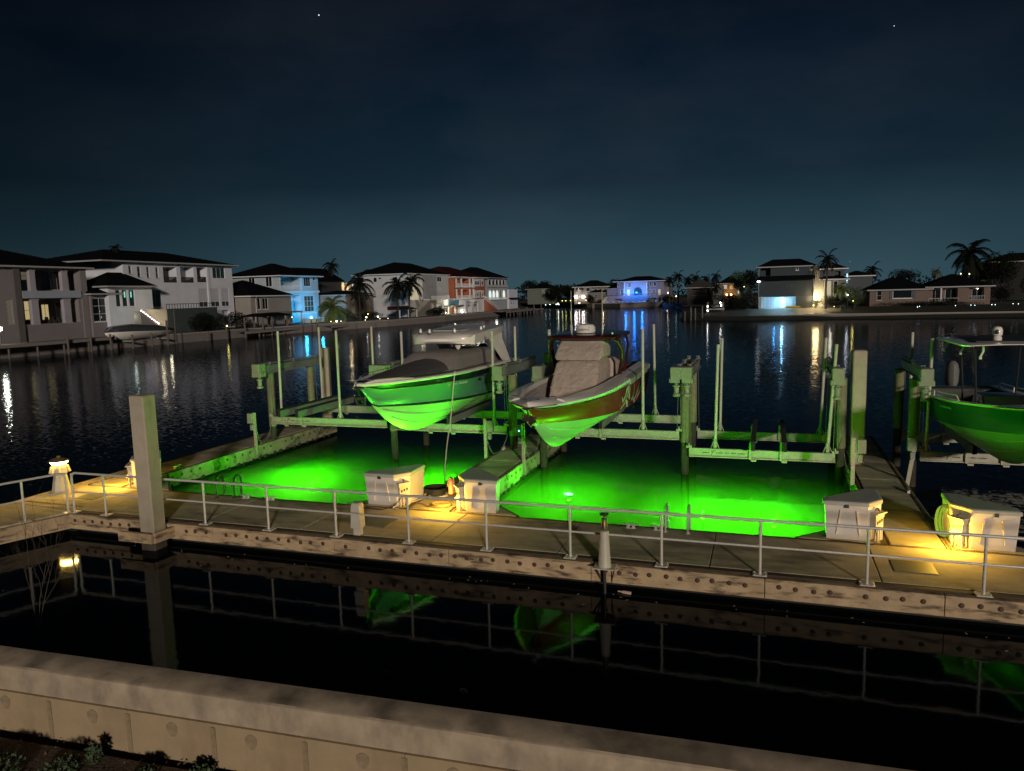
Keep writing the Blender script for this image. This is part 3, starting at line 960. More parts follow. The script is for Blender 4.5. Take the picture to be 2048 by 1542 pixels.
# ------------------------------------------------------------------ dock boxes
def dock_box(xc, s, label, lit, power=0.0):
    t = thing('dock_box', label, 'dock box', (xc, 17.14, DZ), group='white corner dock boxes')
    F = [(0.36, 0.0), (1.22, 0.0), (1.22, 0.28), (0.30, 1.22), (0.06, 1.22), (0.06, 0.36)]
    F = [(s * x, y) for x, y in F]
    if s < 0:
        F = F[::-1]
    cx = sum(p[0] for p in F) / 6
    cy_ = sum(p[1] for p in F) / 6
    def sc(k):
        return [(cx + (x - cx) * k, cy_ + (y - cy_) * k) for x, y in F]
    b = MB()
    b.loft([[(x, y, z) for x, y in sc(k)] for k, z in ((0.93, 0.0), (0.935, 0.03), (1.0, 0.76), (0.99, 0.775))], close=True)
    b.build('body', BOXM, t)
    for u in (0.52, 0.98):                                    # moulded ribs on the front
        rb = MB()
        rb.bar((s * u, -0.002 + 0.02, 0.12), (s * (u + (0.07 if u < 0.7 else -0.07)), -0.008, 0.66), 0.02, 0.03, up=(0, 1, 0))
        rb.build('moulded_rib', BOXM, t)
    MB().bbox(s * 0.79 - 0.05, -0.03, 0.72, s * 0.79 + 0.05, 0.02, 0.80, 0.008).build('latch', DARKM, t)
    l = MB()
    l.loft([[(x, y, z) for x, y in sc(k)] for k, z in ((1.035, 0.765), (1.05, 0.78), (1.05, 0.835), (1.02, 0.855), (0.90, 0.864))], close=True)
    l.build('lid', BOXL, t)
    # power pedestal on the chamfered corner
    a, c = Vector((s * 0.06, 0.36)), Vector((s * 0.36, 0.0))
    m2 = (a + c) / 2
    nn = Vector((-s * 0.77, -0.64))
    rot = Matrix.Rotation(math.atan2((c - a).y, (c - a).x) if s > 0 else math.atan2((a - c).y, (a - c).x), 3, 'Z')
    pc = m2 + nn * 0.06
    MB().obox((pc.x, pc.y, 0.56), (0.30, 0.14, 0.10), rot).obox((pc.x + nn.x * .02, pc.y + nn.y * .02, 0.62), (0.34, 0.20, 0.03), rot).build('hood', PANELM, t)
    MB().obox((pc.x, pc.y, 0.40), (0.26, 0.12, 0.24), rot).build('power_panel', PANELM, t)
    dk = MB()
    for k in (-1, 0, 1):
        q = pc + nn * 0.065 + Vector((rot[0][0], rot[1][0])) * (0.075 * k)
        dk.obox((q.x, q.y, 0.43 + 0.02 * k), (0.045, 0.012, 0.06), rot)
    dk.build('socket', DARKM, t)
    pp = MB()
    for k in (-1.3, -0.3, 0.6, 1.3):
        q = m2 + nn * 0.10 + Vector((rot[0][0], rot[1][0])) * (0.085 * k)
        pp.tube([(q.x, q.y, 0.0), (q.x, q.y, 0.30)], 0.022, 8)
    pp.build('conduit', PANELM, t, True)
    q = m2 + nn * 0.03
    MB().tube([(q.x, q.y, 0.70), (q.x + nn.x * .06, q.y + nn.y * .06, 0.70), (q.x + nn.x * .08, q.y + nn.y * .08, 0.66)], 0.018, 8).build('tap', mat('brass', (0.2, 0.15, 0.09), 0.45, metal=0.8), t, True)
    if lit:
        q = m2 + nn * 0.15
        MB().obox((q.x, q.y, 0.285), (0.24, 0.05, 0.028), rot).build('lamp', glow('warm_lamp', (1.0, 0.66, 0.20), 12), t)
        lamp(t, (q.x + nn.x * 0.30, q.y + nn.y * 0.30, 0.36), (1.0, 0.56, 0.06), power, 0.05)
    return t
dock_box(-18.45, 1, 'corner dock box half hidden behind the tall front left pile', True, 100)
dock_box(-8.87, -1, 'corner dock box with green lit lid left of the middle pier', False)
dock_box(-7.58, 1, 'corner dock box right of the middle pier above the brightest lamp', True, 125)
dock_box(2.50, -1, 'corner dock box standing against the bright green water at right', False)
bx = dock_box(3.72, 1, 'rightmost dock box with hose coil and lamp, cut by the picture edge', True, 130)

# lantern pedestal at far left
t = thing('dock_lantern', 'white lighthouse shaped lantern pedestal glowing yellow at the far left', 'lantern', (-19.72, 16.1, DZ), 0.5)
b = MB().loft([[(r * math.cos(a * math.pi / 4 + .39), r * math.sin(a * math.pi / 4 + .39), z) for a in range(8)] for r, z in ((0.27, 0), (0.26, 0.02), (0.17, 0.56), (0.15, 0.58))], close=True)
b.build('base', PVC, t)
MB().loft([[(r * math.cos(a * math.pi / 4 + .39), r * math.sin(a * math.pi / 4 + .39), z) for a in range(8)] for r, z in ((0.15, 0.56), (0.17, 0.60), (0.20, 0.86), (0.17, 0.88))], close=True).build('head', PVC, t)
for k in range(4):
    a = k * math.pi / 2 + 0.785
    MB().obox((0.21 * math.cos(a), 0.21 * math.sin(a), 0.70), (0.07, 0.20, 0.20), Matrix.Rotation(a, 3, 'Z') @ Matrix.Rotation(R(-18), 3, 'Y')).build('socket_cover', PVC, t)
MB().lathe([(0.10, 0.88), (0.22, 0.90), (0.24, 0.945), (0.10, 0.95)], n=16).build('lens', glow('lantern_lens', (1.0, 0.62, 0.13), 150), t, True)
MB().lathe([(0.27, 0.955), (0.28, 0.97), (0.15, 1.04), (0.06, 1.06), (0.05, 1.11), (0.02, 1.12)], n=16).build('cap', mat('lantern_cap', (0.16, 0.11, 0.06), 0.6), t, True)

# extinguisher, hoses, cords and lines
t = thing('fire_extinguisher', 'red fire extinguisher in clear cover on the side of the box by the brightest lamp', 'extinguisher', (-7.72, 17.42, DZ + 0.36))
MB().lathe([(0.01, 0), (0.065, 0.01), (0.068, 0.04), (0.068, 0.34), (0.045, 0.40), (0.02, 0.42)], n=14).build('cylinder', mat('extinguisher_red', (0.75, 0.10, 0.09), 0.35), t, True)
MB().box(-0.02, -0.05, 0.42, 0.02, 0.02, 0.46).tube([(0, 0, 0.44), (-0.07, -0.02, 0.42), (-0.09, -0.02, 0.2)], 0.01, 6).build('valve', DARKM, t)
MB().bbox(-0.07, 0.06, 0.02, 0.07, 0.08, 0.4, 0.004).build('bracket', PVC, t)

def coil(b, c, r, n, rr, rnd, sq=1.0, vert=False, twist=0.0):
    pts = []
    for i in range(n * 16 + 1):
        a = 2 * math.pi * i / 16 + twist
        k = r * (1 + 0.10 * mnoise.noise((i * 0.07, r * 9, 1.7)))
        if vert:
            pts.append((c[0] + k * 0.42 * math.cos(a), c[1] + 0.05 * mnoise.noise((i * 0.11, 3, 1)), c[2] + k * sq * math.sin(a)))
        else:
            pts.append((c[0] + k * math.cos(a), c[1] + k * sq * math.sin(a), c[2] + 0.02 + rr * 1.7 * i / 16 * 0.5 + 0.01 * mnoise.noise((i * .2, 0, 0))))
    return b.tube(pts, rr, 6)
tag(coil(MB((-9.08, 18.55, DZ)), (-9.08 + .38, 18.6, DZ + 0.02), 0.34, 6, 0.026, rnd).build('hose', BLACKR, None, True), 'coiled black hose lying on the middle pier behind the left box', 'hose').location = (-9.08, 18.55, DZ)
o = tag(coil(MB(), (0, 0, 0.02), 0.33, 2, 0.020, rnd).build('hose', mat('grey_hose', (0.5, 0.48, 0.42), 0.6), None, True), 'pale hose looped round the black hose coil on the middle pier', 'hose')
o.location = (-8.55, 18.25, DZ)
c2 = MB()
coil(c2, (0, 0, 0.0), 0.26, 3, 0.016, rnd, 0.8)
c2.tube([(0.2, 0, 0.03), (0.1, -0.25, 0.02), (-0.3, -0.2, 0.02), (-0.55, -0.02, 0.02), (-0.75, 0.02, 0.02)], 0.016, 6)
o = tag(c2.build('hose', mat('yellow_hose', (0.25, 0.19, 0.10), 0.6), None, True), 'tangled tan hose on the dock under the brightest yellow lamp', 'hose')
o.location = (-8.05, 17.5, DZ)
hg = MB()
for k in range(7):
    coil(hg, (0.02 * k - 0.06, 0.012 * k, 0), 0.34 + 0.015 * (k % 3), 1, 0.013, rnd, 1.0, True, 0.3 * k)
o = tag(hg.build('hose', HOSEG, None, True), 'green garden hose hanging in a long coil on the rightmost dock box', 'hose')
o.location = (3.72, 17.72, DZ + 0.40)
o.rotation_euler = (0, 0, R(-30))
def line(name, pts, r, m, label, cat):
    # smooth the polyline
    P = [Vector(p) for p in pts]
    Q = []
    for i in range(len(P) - 1):
        p0, p1, p2, p3 = P[max(i - 1, 0)], P[i], P[i + 1], P[min(i + 2, len(P) - 1)]
        for k in range(8):
            u = k / 8
            Q.append(0.5 * ((2 * p1) + (p2 - p0) * u + (2 * p0 - 5 * p1 + 4 * p2 - p3) * u * u + (3 * p1 - p0 - 3 * p2 + p3) * u ** 3))
    Q.append(P[-1])
    o = MB(P[0]).tube(Q, r, 6).build(name, m, None, True)
    o.location = P[0]
    return tag(o, label, cat)
line('power_cord', [(-8.98, 17.08, DZ + .30), (-9.1, 16.9, DZ + .12), (-9.4, 16.75, DZ + .02), (-9.8, 16.78, DZ + .015), (-10.2, 16.85, DZ + .015)], 0.010, BLACKR, 'black cord drooping from the green lidded box onto the dock', 'cord')
line('power_cord', [(2.28, 17.2, DZ + .35), (2.3, 16.98, DZ + .12), (2.2, 16.9, DZ + .02), (1.9, 16.96, DZ + .012), (1.4, 17.0, DZ + .012)], 0.009, BLACKR, 'thin black cord at the foot of the box beside bright green water', 'cord')
line('mooring_line', [(-9.72, 22.6, 3.62), (-9.70, 22.4, 3.2), (-9.62, 21.9, 2.2), (-9.40, 21.0, 1.4), (-8.95, 19.75, 0.72), (-8.82, 19.6, 0.68)], 0.019, ROPEM, 'pale mooring line hanging from the dark hulled boat to the middle pier', 'rope')
line('mooring_line', [(-8.82, 19.6, 0.68), (-8.9, 19.0, 0.63), (-8.75, 18.4, 0.62), (-8.85, 17.8, 0.62), (-9.2, 17.0, 0.62), (-9.0, 16.9, 0.62)], 0.016, ROPEM, 'mooring line lying along the middle pier edge past the hose coil', 'rope')
t = tag(MB().lathe([(0.01, 0), (0.035, 0.01), (0.035, 0.16), (0.014, 0.22), (0.014, 0.25), (0.017, 0.252), (0.017, 0.275)], n=12).build('bottle', mat('plastic_bottle', (0.6, 0.45, 0.36), 0.3), None, True), 'small pale plastic bottle floating under the dock edge right of the standpipe', 'bottle')
t.location = (-2.5, 14.42, 0.02)
t.rotation_euler = (R(88), 0, R(-95))
t = tag(MB().ball((0, 0, 0), 0.075, 0.06, 0.04, 10).build('coconut', mat('coconut_husk', (0.30, 0.17, 0.09), 0.8, var=(15, 0.3)), None, True), 'small brown husk floating alone in the dark channel', 'coconut')
t.location = (-4.35, 10.0, 0.015)

# ------------------------------------------------------------------ boat lifts
LP = 'round pilings carrying the boat lifts'
pile0 = None
def piling(x, y, label, top=3.28, sb=1.1):
    t = thing('lift_piling', label, 'piling', (x, y, 0), group=LP)
    MB().lathe([(0.125, -2.6), (0.125, 1.9), (0.12, top)], n=14).build('shaft', PILEW, t, True)
    MB().lathe([(0.148, sb), (0.15, sb + 0.02), (0.15, top - 0.02), (0.14, top)], n=14).build('sleeve', SLEEVE, t, True)
    return t
YF, YR = 24.75, 27.5
for (x, lab) in ((-18.62, 'leftmost'), (-13.22, 'second'), (-8.46, 'third'), (-7.36, 'fourth'), (-2.48, 'fifth'), (2.24, 'sixth'), (4.24, 'rightmost')):
    piling(x, YF, {'leftmost': 'front lift piling at the left finger pier', 'second': 'front lift piling behind the green lit bow, right of the empty bunks',
                   'third': 'front lift piling left of the middle pier with green lit sleeve', 'fourth': 'front lift piling right of the middle pier under the maroon bow',
                   'fifth': 'front lift piling carrying two gear boxes side by side', 'sixth': 'front lift piling left of the right finger pier',
                   'rightmost': 'front lift piling right of the right finger pier, by the teal boat'}[lab])
    piling(x, YR, {'leftmost': 'rear lift piling by the square pile of the left pier', 'second': 'rear lift piling hidden behind the dark hulled boat',
                   'third': 'rear lift piling left of the middle pier', 'fourth': 'rear lift piling behind the maroon boat bow',
                   'fifth': 'rear lift piling behind the paired gear boxes', 'sixth': 'rear lift piling at the right of the empty lift',
                   'rightmost': 'rear lift piling left of the grey covered engine'}[lab], sb=1.3)

def boat_lift(label, uL, uR, zt, bunks, poles, logo=False, xoff=0.16):
    """drive beams on the pilings, cradle beams on cables, bunks and guide poles"""
    t = thing('boat_lift', label, 'boat lift', ((uL + uR) / 2, 26, 0), group='boat lifts in the slips')
    O = tuple(t.location)
    for s, x in ((1, uL + xoff), (-1, uR - xoff)):
        b = MB(O)                                               # channel shaped drive beam with shaft on top
        b.box(x - 0.03, YF - 0.65, 3.28, x + 0.03, YR + 0.6, 3.56)
        b.box(x - 0.09, YF - 0.65, 3.56, x + 0.09, YR + 0.6, 3.585).box(x - 0.09, YF - 0.65, 3.265, x + 0.09, YR + 0.6, 3.29)
        b.tube([(x, YF - 0.7, 3.65), (x, YR + 0.55, 3.65)], 0.035, 8)
        for y in (YF - 0.2, (YF + YR) / 2, YR + 0.2):
            b.box(x - 0.06, y - 0.03, 3.58, x + 0.06, y + 0.03, 3.70)
        b.build('drive_beam', LIFTD, t)
        gx = x
        MB(O).bbox(gx - 0.20, YF - 1.05, 3.30, gx + 0.14, YF - 0.62, 3.68, 0.02).bbox(gx - 0.24, YF - 1.02, 3.18, gx + 0.18, YF - 0.66, 3.34, 0.02).build('gear_box', LIFTB, t)
        m = MB(O).lathe([(0.09, 2.72), (0.125, 2.74), (0.125, 2.80), (0.085, 2.82), (0.085, 3.02), (0.12, 3.04), (0.12, 3.08), (0.06, 3.10), (0.06, 3.2)], (gx - 0.03, YF - 0.82, 0), 14)
        m.build('motor', LIFTB, t, True)
        for y in (YF - 0.28, YR + 0.10):                        # cables and pulleys
            pu = MB(O)
            pu.tube([(x - 0.02, y, zt + 0.09), (x + 0.02, y, zt + 0.09)], 0.085, 12)
            pu.bbox(x - 0.09, y - 0.03, zt, x + 0.09, y + 0.03, zt + 0.08, 0.004)
            pu.build('pulley', LIFTA, t, True)
            for k in (-0.06, 0.06):
                MB(O).tube([(x + k, y, zt + 0.09), (x + k * 0.4, y, 3.28)], 0.008, 5).build('cable', CABLE, t)
    for y in (YF - 0.25, YR + 0.12):
        b = MB(O)
        x0, x1 = uL + 0.16, uR - 0.16
        b.box(x0, y - 0.012, zt - 0.26, x1, y + 0.012, zt - 0.02)
        b.box(x0, y - 0.07, zt - 0.02, x1, y + 0.07, zt).box(x0, y - 0.07, zt - 0.29, x1, y + 0.07, zt - 0.26)
        bm = b.build('cradle_beam', LIFTA, t)
        if logo and y < YF:
            k = 0.05
            lg = MB(O)
            X, Y, Z = x0 + 0.42, y - 0.015, zt - 0.14
            rr = random.Random(3)
            for a, c in ((0.0, 0.22), (0.44, 0.66), (0.70, 0.86), (0.90, 1.06), (1.10, 1.32)):   # small worn print, too far off to read
                q = a
                while q < c - 0.02:
                    wdt = rr.uniform(0.018, 0.03)
                    lg.box(X + q, Y - 0.002, Z - 0.018, X + q + wdt * 0.75, Y, Z + rr.uniform(0.006, 0.02))
                    q += wdt
            lg.bar((X + 0.28, Y, Z - 0.085), (X + 0.37, Y, Z + 0.11), 0.018, 0.004, up=(0, 1, 0))
            for dx in (-0.06, 0.06):
                lg.bar((X + 0.335 + dx * 0.5, Y - 0.001, Z + 0.01), (X + 0.36 + dx, Y - 0.001, Z + 0.09), 0.016, 0.004, up=(0, 1, 0))
            lg.build('printed_mark', DARKM, bm, kind='stuff')
    for x in bunks:
        MB(O).box(x - 0.05, YF - 0.75, zt + 0.06, x + 0.05, YR + 0.6, zt + 0.32).build('bunk', LIFTD, t)
        MB(O).bbox(x - 0.075, YF - 0.77, zt + 0.32, x + 0.075, YR + 0.62, zt + 0.38, 0.01).box(x - 0.056, YF - 0.775, zt + 0.08, x + 0.056, YF - 0.752, zt + 0.32).build('bunk_carpet', CARPET, t)
        for y in (YF - 0.25, YR + 0.12):
            MB(O).box(x - 0.13, y - 0.10, zt - 0.36, x - 0.07, y - 0.072, zt + 0.28).box(x - 0.13, y - 0.10, zt - 0.36, x + 0.09, y - 0.074, zt - 0.30).build('bunk_bracket', LIFTA, t)
    for (x, y, dx) in poles:
        yy = YF - 0.25 if y == 0 else YR + 0.12
        p = MB(O).tube([(x, yy, zt + 0.02), (x + dx, yy, zt + 3.36)], 0.048, 10).build('guide_pole', PVC, t, True)
        c = MB(O).lathe([(0.062, 0), (0.062, 0.28), (0.05, 0.30)], (x, yy, zt + 0.02), 10)
        for k in (-1, 1):
            c.bar((x + k * 0.13, yy, zt), (x + k * 0.05, yy, zt + 0.22), 0.02, 0.05, up=(0, 1, 0))
        c.build('pole_foot', LIFTA, p)
    return t
boat_lift('empty boat lift at far left with two bare bunks between tall white poles', -18.62, -13.22, 1.54, (-17.75, -16.95), ((-18.0, 0, 0.05), (-15.35, 0, 0.0), (-18.15, 1, 0.0), (-15.6, 1, 0.0)), True)
boat_lift('boat lift under the dark hulled boat with hardtop', -13.22, -8.46, 1.48, (-11.55, -10.65), ((-12.62, 0, 0), (-9.08, 0, 0.0), (-9.28, 1, 0)))
boat_lift('boat lift under the maroon boat', -7.36, -2.48, 1.50, (-6.05, -5.15), ((-7.0, 0, 0), (-3.82, 0, 0), (-7.0, 1, 0), (-3.85, 1, -0.05)))
boat_lift('empty boat lift set low above the bright green slip', -2.48, 2.24, 0.97, (-0.32, 0.60), ((-1.5, 0, 0.07), (1.86, 0, 0.18), (-1.52, 1, 0.05), (1.84, 1, 0.12)), True)
boat_lift('boat lift under the teal boat at the right edge', 4.24, 9.3, 1.14, (5.70, 6.60), ((4.55, 0, 0.06), (4.60, 1, 0.0), (8.9, 0, 0), (8.9, 1, 0)), True)

# control posts with switch boxes and cords
CP = 'lift control posts on the finger piers'
def control_post(x, y, label, to, h=1.28, lean=0.0, lit=False, box_side=-1):
    t = thing('control_post', label, 'control post', (x, y, DZ - 0.35), group=CP)
    b = MB()
    k = lean
    b.bar((-0.045, 0, 0), (-0.045 + k, 0, h + 0.35), 0.10, 0.02, up=(0, 1, 0))
    b.bar((0, 0.03, 0), (k, 0.03, h + 0.35), 0.02, 0.06, up=(0, 1, 0))
    b.build('post', LIFTA, t)
    MB().bbox(k + box_side * 0.16 - 0.11, -0.12, h - 0.05, k + box_side * 0.16 + 0.11, 0.06, h + 0.33, 0.015).build('control_box', LIFTB, t)
    MB().bbox(k + box_side * 0.13 - 0.06, -0.08, h - 0.32, k + box_side * 0.13 + 0.06, 0.04, h - 0.10, 0.01).build('socket_box', LIFTD, t)
    if lit:
        MB().ball((k + box_side * 0.14, -0.13, h + 0.12), 0.022, n=8).build('indicator', glow('indicator_cyan', (0.2, 1.0, 0.85), 6), t, True)
    pts = []
    for i in range(15):                                        # the cord droops from the box and climbs the piling
        u = i / 14
        z = (h * 0.7) * (1 - u) + (to[2] + 0.35) * u - 1.25 * math.sin(math.pi * u ** 0.8) * (1 - 0.4 * u)
        w = min(1.0, u * 1.5)
        pts.append((k * 0.6 * (1 - u) + to[0] * w, 0.07 + to[1] * w, max(z, 0.37)))
    MB().tube(pts, 0.012, 6).build('control_cord', CABLE, t, True)
    return t
control_post(-18.34, 23.3, 'control post on the left pier with switch box on its left', (-0.2, 1.27, 2.1))
control_post(-8.98, 23.4, 'control post on the left edge of the middle pier', (0.46, 1.18, 2.1), box_side=1)
control_post(-7.46, 22.9, 'control post on the right edge of the middle pier with a small cyan light', (0.06, 1.68, 2.0), lit=True)
control_post(2.40, 22.3, 'control post on the left edge of the right pier', (-0.12, 2.28, 2.1), box_side=1)
control_post(3.84, 22.9, 'leaning control post on the right edge of the right pier', (0.36, 1.68, 2.1), lean=0.22)

# ------------------------------------------------------------------ boats on the lifts
def clamp(x, a=0.0, b=1.0):
    return max(a, min(b, x))
class Hull:
    """bow at y = 0, stern at y = L (away from the viewer); x to port; z up"""
    def __init__(s, L, B, zk, zs0, zs1, zc0, zc1, Lk, full=2.2, sheer_len=0.58, chine_k=0.86, keel_pow=2.3):
        s.L, s.B, s.zk, s.zs0, s.zs1, s.zc0, s.zc1, s.Lk, s.full, s.sl, s.ck, s.kp = L, B, zk, zs0, zs1, zc0, zc1, Lk, full, sheer_len, chine_k, keel_pow
        y = 0.0
        while s.zstem(y) > s.zch(y):
            y += 0.02
        s.yc = y
    def zs(s, y):
        u = y / s.L
        return s.zs1 + (s.zs0 - s.zs1) * (1 - u) ** 1.6
    def zstem(s, y):
        u = clamp(y / s.Lk)
        return s.zk + (s.zs(0) - 0.04 - s.zk) * (1 - u) ** s.kp
    def zch(s, y):
        return s.zc1 + (s.zc0 - s.zc1) * (1 - y / s.L) ** 2.2
    def bs(s, y):
        u = clamp(y / (s.sl * s.L))
        return s.B / 2 * (1 - (1 - u) ** s.full) ** 0.85 * (1 - 0.05 * clamp((y / s.L - 0.6) / 0.4))
    def bc(s, y):
        u = clamp((y - s.yc) / (0.62 * s.L))
        return s.ck * s.B / 2 * (1 - (1 - u) ** 2.0) ** 0.9
    def pt(s, y, side, t):
        zst, b1, b2 = s.zstem(y), s.bc(y), s.bs(y)
        zc = max(s.zch(y), zst)
        if t <= 1:
            return Vector((side * b1 * t, y, zst + (zc - zst) * (t ** 1.15)))
        u = t - 1
        fl = 1.0 + 0.9 * clamp(1 - y / (0.6 * s.L))
        return Vector((side * (b1 + (b2 - b1) * u ** fl), y, zc + (s.zs(y) - zc) * u))
    def bz(s, y, z):
        """half breadth of the hull at height z"""
        lo, hi = 0.0, 2.0
        for _ in range(20):
            m = (lo + hi) / 2
            if s.pt(y, 1, m).z < z:
                lo = m
            else:
                hi = m
        return s.pt(y, 1, hi).x
    def ys(s, a=0.0, b=None, n=30):
        b = s.L if b is None else b
        return [a + (b - a) * (i / n) ** 1.35 for i in range(n + 1)]
    def strip(s, b, t0, t1, n=6, off=0.0, y0=0.0, y1=None, sides=(-1, 1)):
        for side in sides:
            secs = [[s.pt(y, side, t0 + (t1 - t0) * j / n) + Vector((side * off, 0, 0)) for j in range(n + 1)] for y in s.ys(y0, y1)]
            b.loft(secs if side > 0 else [list(reversed(q)) for q in secs], cap=False)
        return b
    def transom(s, b, t0=0.0, t1=2.0):
        p = [s.pt(s.L, 1, t0 + (t1 - t0) * j / 8) for j in range(9)]
        q = [s.pt(s.L, -1, t0 + (t1 - t0) * j / 8) for j in range(9)]
        return b.add(p + q, [(j, j + 1, 9 + j + 1, 9 + j) for j in range(8)])
    def strake(s, b, t, y0, y1, r=0.018, sides=(-1, 1)):
        for side in sides:
            b.tube([s.pt(y, side, t) for y in s.ys(y0, y1, 18)], r, 5)
        return b
    def rail(s, b, t, r, y0=0.0, y1=None, out=0.0, n=26):
        for side in (-1, 1):
            b.tube([s.pt(y, side, t) + Vector((side * out, 0, 0)) for y in s.ys(y0, y1, n)], r, 6)
        return b
    def deck(s, b, y0, y1, inset=0.0, crown=0.06, dz=0.0, n=8):
        secs = []
        for y in s.ys(y0, y1, 22):
            w = max(s.bs(y) - inset, 0.002)
            secs.append([Vector((w * (2 * j / n - 1), y, s.zs(y) + dz + crown * (1 - (2 * j / n - 1) ** 2))) for j in range(n + 1)])
        return b.loft(secs, cap=False)

def outboard(t, x, y, z, m, h=1.0):
    b = MB()
    secs = []
    for k, (zz, w, l0, l1) in enumerate(((0.0, 0.16, -0.22, 0.34), (0.12, 0.21, -0.27, 0.44), (0.42, 0.22, -0.28, 0.46), (0.60, 0.18, -0.24, 0.40), (0.68, 0.08, -0.10, 0.22))):
        secs.append([(x + w * math.cos(a * math.pi / 6), y + (l0 + l1) / 2 + (l1 - l0) / 2 * math.sin(a * math.pi / 6), z + zz * h) for a in range(12)])
    o = b.loft(secs, close=True).build('outboard_engine', m, t, True)
    MB().bbox(x - 0.06, y - 0.10, z - 0.95, x + 0.06, y + 0.16, z, 0.03).bbox(x - 0.03, y - 0.05, z - 1.25, x + 0.03, y + 0.25, z - 0.9, 0.01).build('leg', ENGB, o)
    pr = MB()
    for k in range(3):
        a = k * 2.094
        pr.obox((x + 0.12 * math.cos(a), y + 0.28, z - 1.05 + 0.12 * math.sin(a)), (0.16, 0.02, 0.10), Matrix.Rotation(-a, 3, 'Y') @ Matrix.Rotation(0.4, 3, 'X'))
    pr.build('propeller', CHROME, o)

# ---- boat 1: dark hulled bowrider with hardtop and charcoal covers
t = thing('motor_boat', 'motor boat with white hardtop, charcoal covers and green lit hull on the left lift', 'boat', (-11.1, 18.75, 0))
H = Hull(10.7, 2.85, 1.62, 3.60, 3.44, 2.93, 2.36, 4.4, full=2.6, sheer_len=0.55)
H.strip(MB(), 0.0, 0.985).build('hull_bottom', GELB, t, True)
H.strip(MB(), 0.985, 1.07, 2, 0.002).build('boot_stripe', GELN, t, True)
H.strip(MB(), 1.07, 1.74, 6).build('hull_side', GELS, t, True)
H.strip(MB(), 1.74, 2.0, 3, 0.004).build('hull_band', GELN, t, True)
H.transom(MB()).build('transom', GELN, t)
sb = MB()
for tt in (0.36, 0.68):
    H.strake(sb, tt, 1.2 + (0.68 - tt) * 1.5, 10.2)
sb.build('spray_rail', GELB, t, True)
H.rail(MB(), 1.735, 0.020, out=0.012).build('rub_rail', CHROME, t, True)
H.deck(MB(), 0.0, 10.7, 0.0, 0.05).build('deck', GELW, t, True)
H.rail(MB(), 2.0, 0.055).build('gunwale', GELW, t, True)
# bow cover: one sagging sheet of canvas with a bag-like sheer edge
def cover(b, y0, y1, wfn, zfn, n=14, m=22):
    secs = []
    for i in range(m + 1):
        y = y0 + (y1 - y0) * i / m
        w = wfn(y)
        row = []
        for j in range(n + 1):
            u = 2 * j / n - 1
            z = zfn(y, u)
            row.append(Vector((w * u, y, z + 0.018 * mnoise.noise((u * 3.1, y * 2.3, 0.4)))))
        secs.append(row)
    return b.loft(secs, cap=True)
cover(MB(), 0.55, 5.0, lambda y: H.bs(y) * 0.76 - 0.05, lambda y, u: H.zs(y) + 0.035 + (0.10 + 0.34 * clamp((y - 0.8) / 4.2) ** 1.3) * (1 - u * u) ** 0.6).build('bow_cover', CANVD, t, True)
def wz(y, u):
    e = clamp((y - 4.2) / 0.9) * clamp((9.1 - y) / 0.6) ** 0.5
    return H.zs(y) + 0.05 + 0.55 * e ** 0.8 * clamp((1 - abs(u) ** 8)) ** 0.35 + 0.05 * e * (1 - u * u)
cover(MB(), 4.2, 9.1, lambda y: H.bs(y) - 0.36, wz, 18, 24).build('cockpit_cover', CANVL, t, True)
se = MB()
se.tube([(-0.85, 5.2, 4.06), (-0.4, 5.15, 4.12), (0.25, 5.15, 4.13), (0.8, 5.3, 4.06), (0.95, 4.9, 3.72)], 0.012, 5)
se.build('cover_seam', CANVD, t, True)
# hardtop
sec = []
for y, hw, z, th in ((5.6, 0.85, 4.52, 0.08), (5.72, 1.10, 4.60, 0.24), (6.2, 1.24, 4.70, 0.36), (7.6, 1.28, 4.80, 0.34), (9.1, 1.24, 4.86, 0.24), (9.6, 1.16, 4.87, 0.18), (9.66, 1.08, 4.86, 0.10)):
    row = []
    for j in range(9):
        u = 2 * j / 8 - 1
        row.append((hw * u, y + 0.25 * u * u * (1 if y < 6 else -0.3), z + 0.06 * (1 - u * u)))
    for j in range(8, -1, -1):
        u = 2 * j / 8 - 1
        row.append((hw * u * 0.97, y + 0.25 * u * u * (1 if y < 6 else -0.3), z - th + 0.03 * (1 - u * u)))
    sec.append(row)
MB().loft(sec, close=True).build('hardtop', GELW, t, True)
ht = MB()
ht.bbox(-0.5, 6.3, 4.80, 0.5, 7.6, 4.85, 0.01)
ht.build('roof_hatch', BOXL, t)
for k, (x, y) in enumerate(((-0.8, 5.9), (-0.35, 5.7), (0.5, 6.0), (0.9, 7.6), (0.75, 8.3))):
    MB().lathe([(0.05, 4.78), (0.05, 4.86), (0.03, 4.92), (0.01, 4.93)], (x, y, 0), 8).build('deck_light', GELW, t, True)
for s in (-1, 1):
    a = MB()
    for (ya, yb, za, yc_, yd, zb) in (((7.7, 8.8, 4.66, 9.15, 9.75, 3.46)),):
        ss = []
        for k in range(9):
            u = k / 8
            y0 = ya + (yc_ - ya) * (u ** 1.15)
            y1 = yb + (yd - yb) * (u ** 0.75)
            z = za + (zb - za) * u
            x = s * (1.12 + 0.12 * u)
            ss.append([(x - 0.05, y0, z), (x + 0.05, y0, z), (x + 0.05, y1, z), (x - 0.05, y1, z)])
        a.loft(ss, close=True)
    a.build('hardtop_leg', GELW, t, True)
    f = MB()
    f.loft([[(s * 1.02 - 0.03, y0, z), (s * 1.02 + 0.03, y0, z), (s * 1.02 + 0.03, y1, z), (s * 1.02 - 0.03, y1, z)] for y0, y1, z in ((9.3, 9.55, 4.72), (9.4, 9.56, 4.2), (9.5, 9.6, 3.5))], close=True)
    f.build('rear_strut', GELW, t, True)
br = MB()
